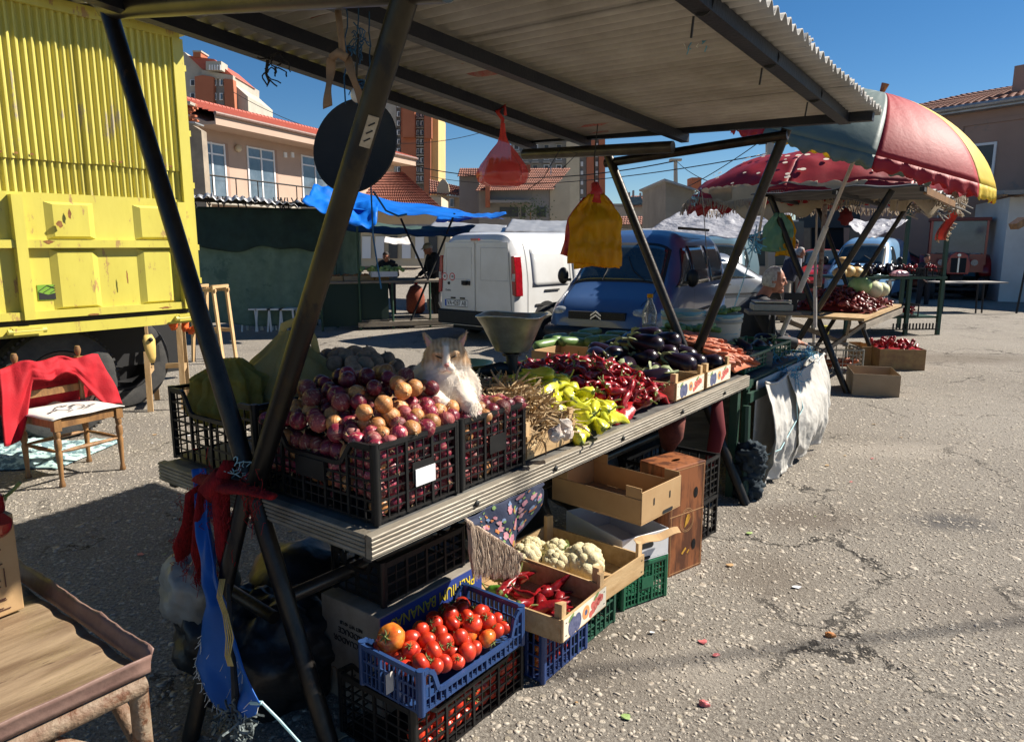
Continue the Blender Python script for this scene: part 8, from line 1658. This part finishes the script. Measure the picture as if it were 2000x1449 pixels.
b.build('fur', furm, cat, True, kind='stuff')
pk = mat('pink_nose', (.48, .22, .19), (.3, .10, .09), 220, rough=.5); eyem = mat('squinting_eye', (.015, .012, .008), rough=.25)
b = MB(); b.ball((0, -.0665, h-.0135), .0075, 12, 8, sy=.6, sz=.75); b.tube([(0, -.067, h-.018), (0, -.068, h-.025)], .0012, 5); b.build('nose', pk, cat, True)
b = MB(); b.tube([(-.014, -.063, h-.036), (-.007, -.0675, h-.031), (0, -.068, h-.028), (.007, -.0675, h-.031), (.014, -.063, h-.036)], [.0004, .0009, .0012, .0009, .0004], 6); b.build('mouth', pk, cat, True)
for s in (-1, 1):
    b = MB(); b.tube([(s*.0115, -.0525, h+.0035), (s*.018, -.0535, h+.0065), (s*.026, -.0505, h+.0095), (s*.0315, -.0455, h+.0115)], [.0012, .0034, .0032, .0010], 8, flat=.7); b.build('eye', eyem, cat, True)
    b = MB(); b.grid(lambda a, k: Vector((s*(.040+.020*k+(a-.5)*.026*(1-k)), -.0095-.002*sin(a*pi), h+.032+.036*k)), 6, 6); b.build('inner_ear', mat('ear_pink', (.5, .27, .22), rough=.7) if 'ear_pink' not in MATS else MATS['ear_pink'], cat, True)
b = MB(); rs2 = random.Random(3)
for s in (-1, 1):
    for k in range(7): a = rs2.uniform(-.5, .4); b.tube([(s*.015, -.060, h-.022-.002*k), (s*.035, -.066, h-.022-.003*k+.01*a), (s*.058, -.060, h-.026-.004*k+.02*a)], [.0005, .0004, .0002], 3)
b.build('whiskers', whitecl, cat, kind='stuff')
# ================= PEOPLE
def person(label, loc, rot, J, cloth_top, cloth_leg, hair, bald=.0, scale=1, near=False, cap=None):
    """J: joint positions, facing +x; body, top, trousers and hair are each one continuous mesh"""
    t = thing('person', label, 'person', loc, rot); t.scale = (scale,)*3; V3 = Vector
    J = {k: V3(v) for k, v in J.items()}; H_ = J['head']; fd = V3(J.get('face', (1, 0, 0))).normalized(); sd = V3((0, 0, 1)).cross(fd).normalized(); up = fd.cross(sd)
    b = MB(); Mh = Matrix((( fd.x, sd.x, up.x, 0), (fd.y, sd.y, up.y, 0), (fd.z, sd.z, up.z, 0), (0, 0, 0, 1)))
    n0 = len(b.v); b.ball((0, 0, 0), .1, 20, 14, sx=.95, sy=.76, sz=1.18, fn=lambda d: 1+(.06 if d.x > 0 and d.z < -.2 else 0)*d.x-(.10*max(0, -d.z)*max(0, .5-d.x)))
    b.tube([(.088, 0, .02), (.108, 0, -.012), (.098, 0, -.030)], [.010, .015, .013], 8); b.ball((.070, 0, -.088), .034, 10, 8, sy=1.0, sz=.7); b.ball((.086, 0, -.060), .016, 8, 6, sy=1.6, sz=.5); b.ball((.080, 0, .028), .022, 8, 6, sy=2.2, sz=.45)
    for s in (-1, 1): b.ball((-.005, s*.078, -.01), .024, 10, 8, sx=.8, sy=.35, sz=1.25); b.ball((.062, s*.040, -.03), .026, 8, 6)
    for i in range(n0, len(b.v)): b.v[i] = tuple((Mh @ V3(b.v[i]))+H_)
    b.tube([J['neck'], J['neck'].lerp(H_, .6)], [.058, .052], 10); b.tube([J['hip'], J['hip'].lerp(J['neck'], .6), J['neck']], [.12, .13, .08], 12)
    def hand(w_, e):
        d = (w_-e).normalized(); s_ = d.cross(V3((0, 0, 1))); s_ = s_.normalized() if s_.length > .1 else V3((0, 1, 0)); b.tube([w_, w_+d*.05, w_+d*.085], [.026, .036, .030], 8, flat=.5)
        for k in range(4): q = w_+d*.08+s_*(k-1.5)*.018; L_ = (.055, .068, .062, .045)[k]; b.tube([q, q+d*L_*.6-V3((0, 0, .008)), q+d*L_*.9-V3((0, 0, .028))], [.009, .008, .006], 6)
        b.tube([w_+d*.02+s_*.022, w_+d*.05+s_*.05, w_+d*.075+s_*.055], [.011, .010, .007], 6)
    for a in 'lr':
        if 'el'+a in J: b.tube([J['sh'+a], J['el'+a], J['ha'+a]], [.05, .04, .026], 8); hand(J['ha'+a], J['el'+a])
        if 'kn'+a in J: b.tube([J['hp'+a], J['kn'+a], J['an'+a]], [.08, .055, .04], 8); f_ = J['an'+a]; b.tube([f_+V3((-.04, 0, -.04)), f_+V3((.08, 0, -.05)), f_+V3((.16, 0, -.055))], [.04, .038, .028], 8)
    remesh(b.build('body', skin, t, True), .007 if near else .012, 2)
    b = MB(); b.tube([J['hip']-V3((0, 0, .02)), J['hip'].lerp(J['neck'], .45), J['hip'].lerp(J['neck'], .82), J['neck']+V3((0, 0, .01))], [.17, .175, .17, .075], 16, flat=1)
    for a in 'lr':
        b.tube([J['neck'].lerp(J['sh'+a], .3), J['sh'+a]], [.09, .078], 12)
        if 'el'+a in J: b.tube([J['sh'+a], J['el'+a], J['el'+a].lerp(J['ha'+a], .92)], [.074, .058, .044], 12)
    o = remesh(b.build('jacket', cloth_top, t, True), .012, 3)
    if 'knl' in J:
        b = MB(); b.tube([J['hip']+V3((0, 0, .08)), J['hip']-V3((0, 0, .06))], [.15, .155], 14)
        for a in 'lr': b.tube([J['hp'+a], J['kn'+a], J['an'+a]+V3((0, 0, .02))], [.10, .075, .06], 12)
        remesh(b.build('trousers', cloth_leg, t, True), .014, 2)
        b = MB()
        for a in 'lr': f_ = J['an'+a]; b.tube([f_+V3((-.05, 0, -.045)), f_+V3((.05, 0, -.045)), f_+V3((.17, 0, -.055))], [.048, .046, .03], 10); 
        b.build('shoes', dark, t, True)
    if hair:
        b = MB(); b.ball((0, 0, 0), .106, 20, 14, sx=.97, sy=.80, sz=1.16, fn=lambda d: 1.02+.03*NZ.noise(d*6) if (d.z > .28+.25*d.x*1.4 if not bald else (d.x < .0 and d.z > -.45 and d.z < .95) or d.z > .55+.5*d.x) and d.x < .72 and (d.z > -.5 or d.x < -.3) else .86)
        b.v = [tuple((Mh @ V3(p))+H_) for p in b.v]; b.build('hair', hair, t, True)
    if cap:
        b = MB(); b.ball((0, 0, .035), .108, 18, 12, sx=1.0, sy=.84, sz=.85, fn=lambda d: 1 if d.z > 0 else .85); b.tube([(.07, 0, .05), (.15, 0, .03)], [.06, .05], 10, flat=.12); b.v = [tuple((Mh @ V3(p))+H_) for p in b.v]; b.build('cap', cap, t, True)
    b = MB()
    for s in (-1, 1): b.ball((.0865, s*.032, .008), .009, 8, 6, sy=1.2)
    b.v = [tuple((Mh @ V3(p))+H_) for p in b.v]; b.build('eyes', dark, t, True)
    return t
hq = D(1508, 547, 6.55); base = Vector((hq.x, hq.y, 0)); zH = hq.z
person('seated white haired man in a black jacket looking right, behind the end of the table', base+Vector((-.12, 0, 0)), R(-8), dict(head=(.13, 0, zH), face=(1, -.15, -.12), neck=(.03, 0, zH-.17), hip=(-.10, 0, .52), shl=(0, .19, zH-.26), shr=(0, -.19, zH-.26), ell=(.10, .26, zH-.50), elr=(.10, -.26, zH-.50), hal=(.34, .14, zH-.55), har=(.34, -.14, zH-.55), hpl=(-.08, .1, .52), hpr=(-.08, -.1, .52), knl=(.34, .13, .52), knr=(.34, -.13, .52), anl=(.36, .14, .08), anr=(.36, -.14, .08)), jackb, trous, hairw, 1, 1, True)
t = thing('stool', 'low wooden stool under the seated man', 'stool', base+Vector((-.22, 0, 0))); b = MB(); b.box(-.18, .18, -.18, .18, .36, .40); b.build('seat', wornwood, t)
for x in (-.15, .15):
    for y in (-.15, .15): b = MB(); b.box(x-.02, x+.02, y-.02, y+.02, 0, .359); b.build('leg', wornwood, t)
ST = lambda lean=0, hd=0: dict(head=(.03+lean*1.25+hd, 0, 1.60-lean*.3-hd*.6), face=(1, 0, -.15-hd*3), neck=(.0+lean, 0, 1.44-lean*.2), hip=(0, 0, .95), shl=(lean*.95, .19, 1.37-lean*.2), shr=(lean*.95, -.19, 1.37-lean*.2), ell=(.06+lean, .25, 1.10), elr=(.06+lean, -.25, 1.10), hal=(.26+lean, .16, .98), har=(.26+lean, -.16, .98), hpl=(0, .09, .93), hpr=(0, -.09, .93), knl=(.03, .11, .50), knr=(.0, -.11, .50), anl=(0, .12, .09), anr=(-.03, -.12, .09))
p = D(1541, 478, 15.0); person('man standing in navy shirt and beige trousers, head lowered, behind the seated man', (p.x, p.y, 0), R(-20), ST(.12, .06), shirtn, trous, hairw, 1, .94)
p = D(1556, 478, 21.0); person('man in a grey shirt seen from behind in front of the dark kiosk', (p.x, p.y, 0), R(100), ST(.02), shirtg, trous, hairb, 0, 1.02)
p = D(756, 478, 17); person('dark clothed seller sitting behind the green skirted stall', (p.x, p.y, -.15), R(-90), ST(.1, .05), jackb, jackb, hairb, 0, .96)
p = D(851, 478, 15.2); person('seller in dark clothes and a grey cap left of the white van', (p.x, p.y, 0), R(-150), ST(.08, .05), jackb, jackb, hairw, 0, .98, cap=greypl)
p = D(1812, 478, 19.5); person('person in dark clothes standing left of the red tractor', (p.x, p.y, -.2), R(-90), ST(), jackb, jackb, hairb, 0, .9)
# small electronic scale in front of the seated man
q = D(1506, 592, 6.15); t = thing('counter_scale', 'grey counter scale with a dark display in front of the seated man', 'scale', q, R(-10)); b = MB(); b.box(-.16, .16, -.12, .12, -.06, 0); bev(b.build('base', greypl, t), .01); b = MB(); b.box(-.15, .15, -.11, .11, .012, .02); b.build('pan', bowlm, t); b = MB(); b.box(-.02, .02, -.02, .02, .0, .012); b.build('pan_foot', dark, t)
b = MB(); b.box(.17, .21, -.02, .02, -.06, .05); b.box(.10, .27, -.03, .0, .03, .09); b.build('display', dark, t); b = MB(); b.box(-.2, .22, -.15, .15, -.09, -.062); b.build('board', wornwood, t)
b = MB(); b.tube([(-.1, 0, -q.z), (.02, 0, -.1)], .016, 6); b.tube([(.14, 0, -q.z), (.02, 0, -.1)], .016, 6); b.build('stand', dark, t)

# ================= small litter
random.seed(90); lm = [MATS['card'] if 'card' in MATS else card, husk, leafg, MATS['pink_flesh'], whitec]
for k in range(34):
    q = Vector((rnd(.3, 2.6), rnd(2.0, 6.5), .004)) if k % 2 else Vector((rnd(-3.2, -.9), rnd(3.2, 7), .004))
    if k % 2: q = S(rnd(-.2, 6.5), -.25-abs(random.gauss(0, .28)), .004)
    r_ = rnd(.008, .024); b = MB(); n_ = 7; b.add([q+Vector((r_*cos(6.283*i/n_)*rnd(.5, 1.2), r_*sin(6.283*i/n_)*rnd(.3, 1), rnd(0, .006))) for i in range(n_)], [tuple(range(n_))])
    m_ = random.choice([0, 1, 1, 2, 2, 3, 4]); solid(b.build('litter_scrap', lm[m_], None, label='small scrap of %s trodden on the asphalt' % ['cardboard', 'dry husk', 'green leaf', 'pink peel', 'white paper'][m_], cat='litter', group='litter scraps of '+['cardboard', 'husk', 'leaf', 'peel', 'paper'][m_]), .0015)
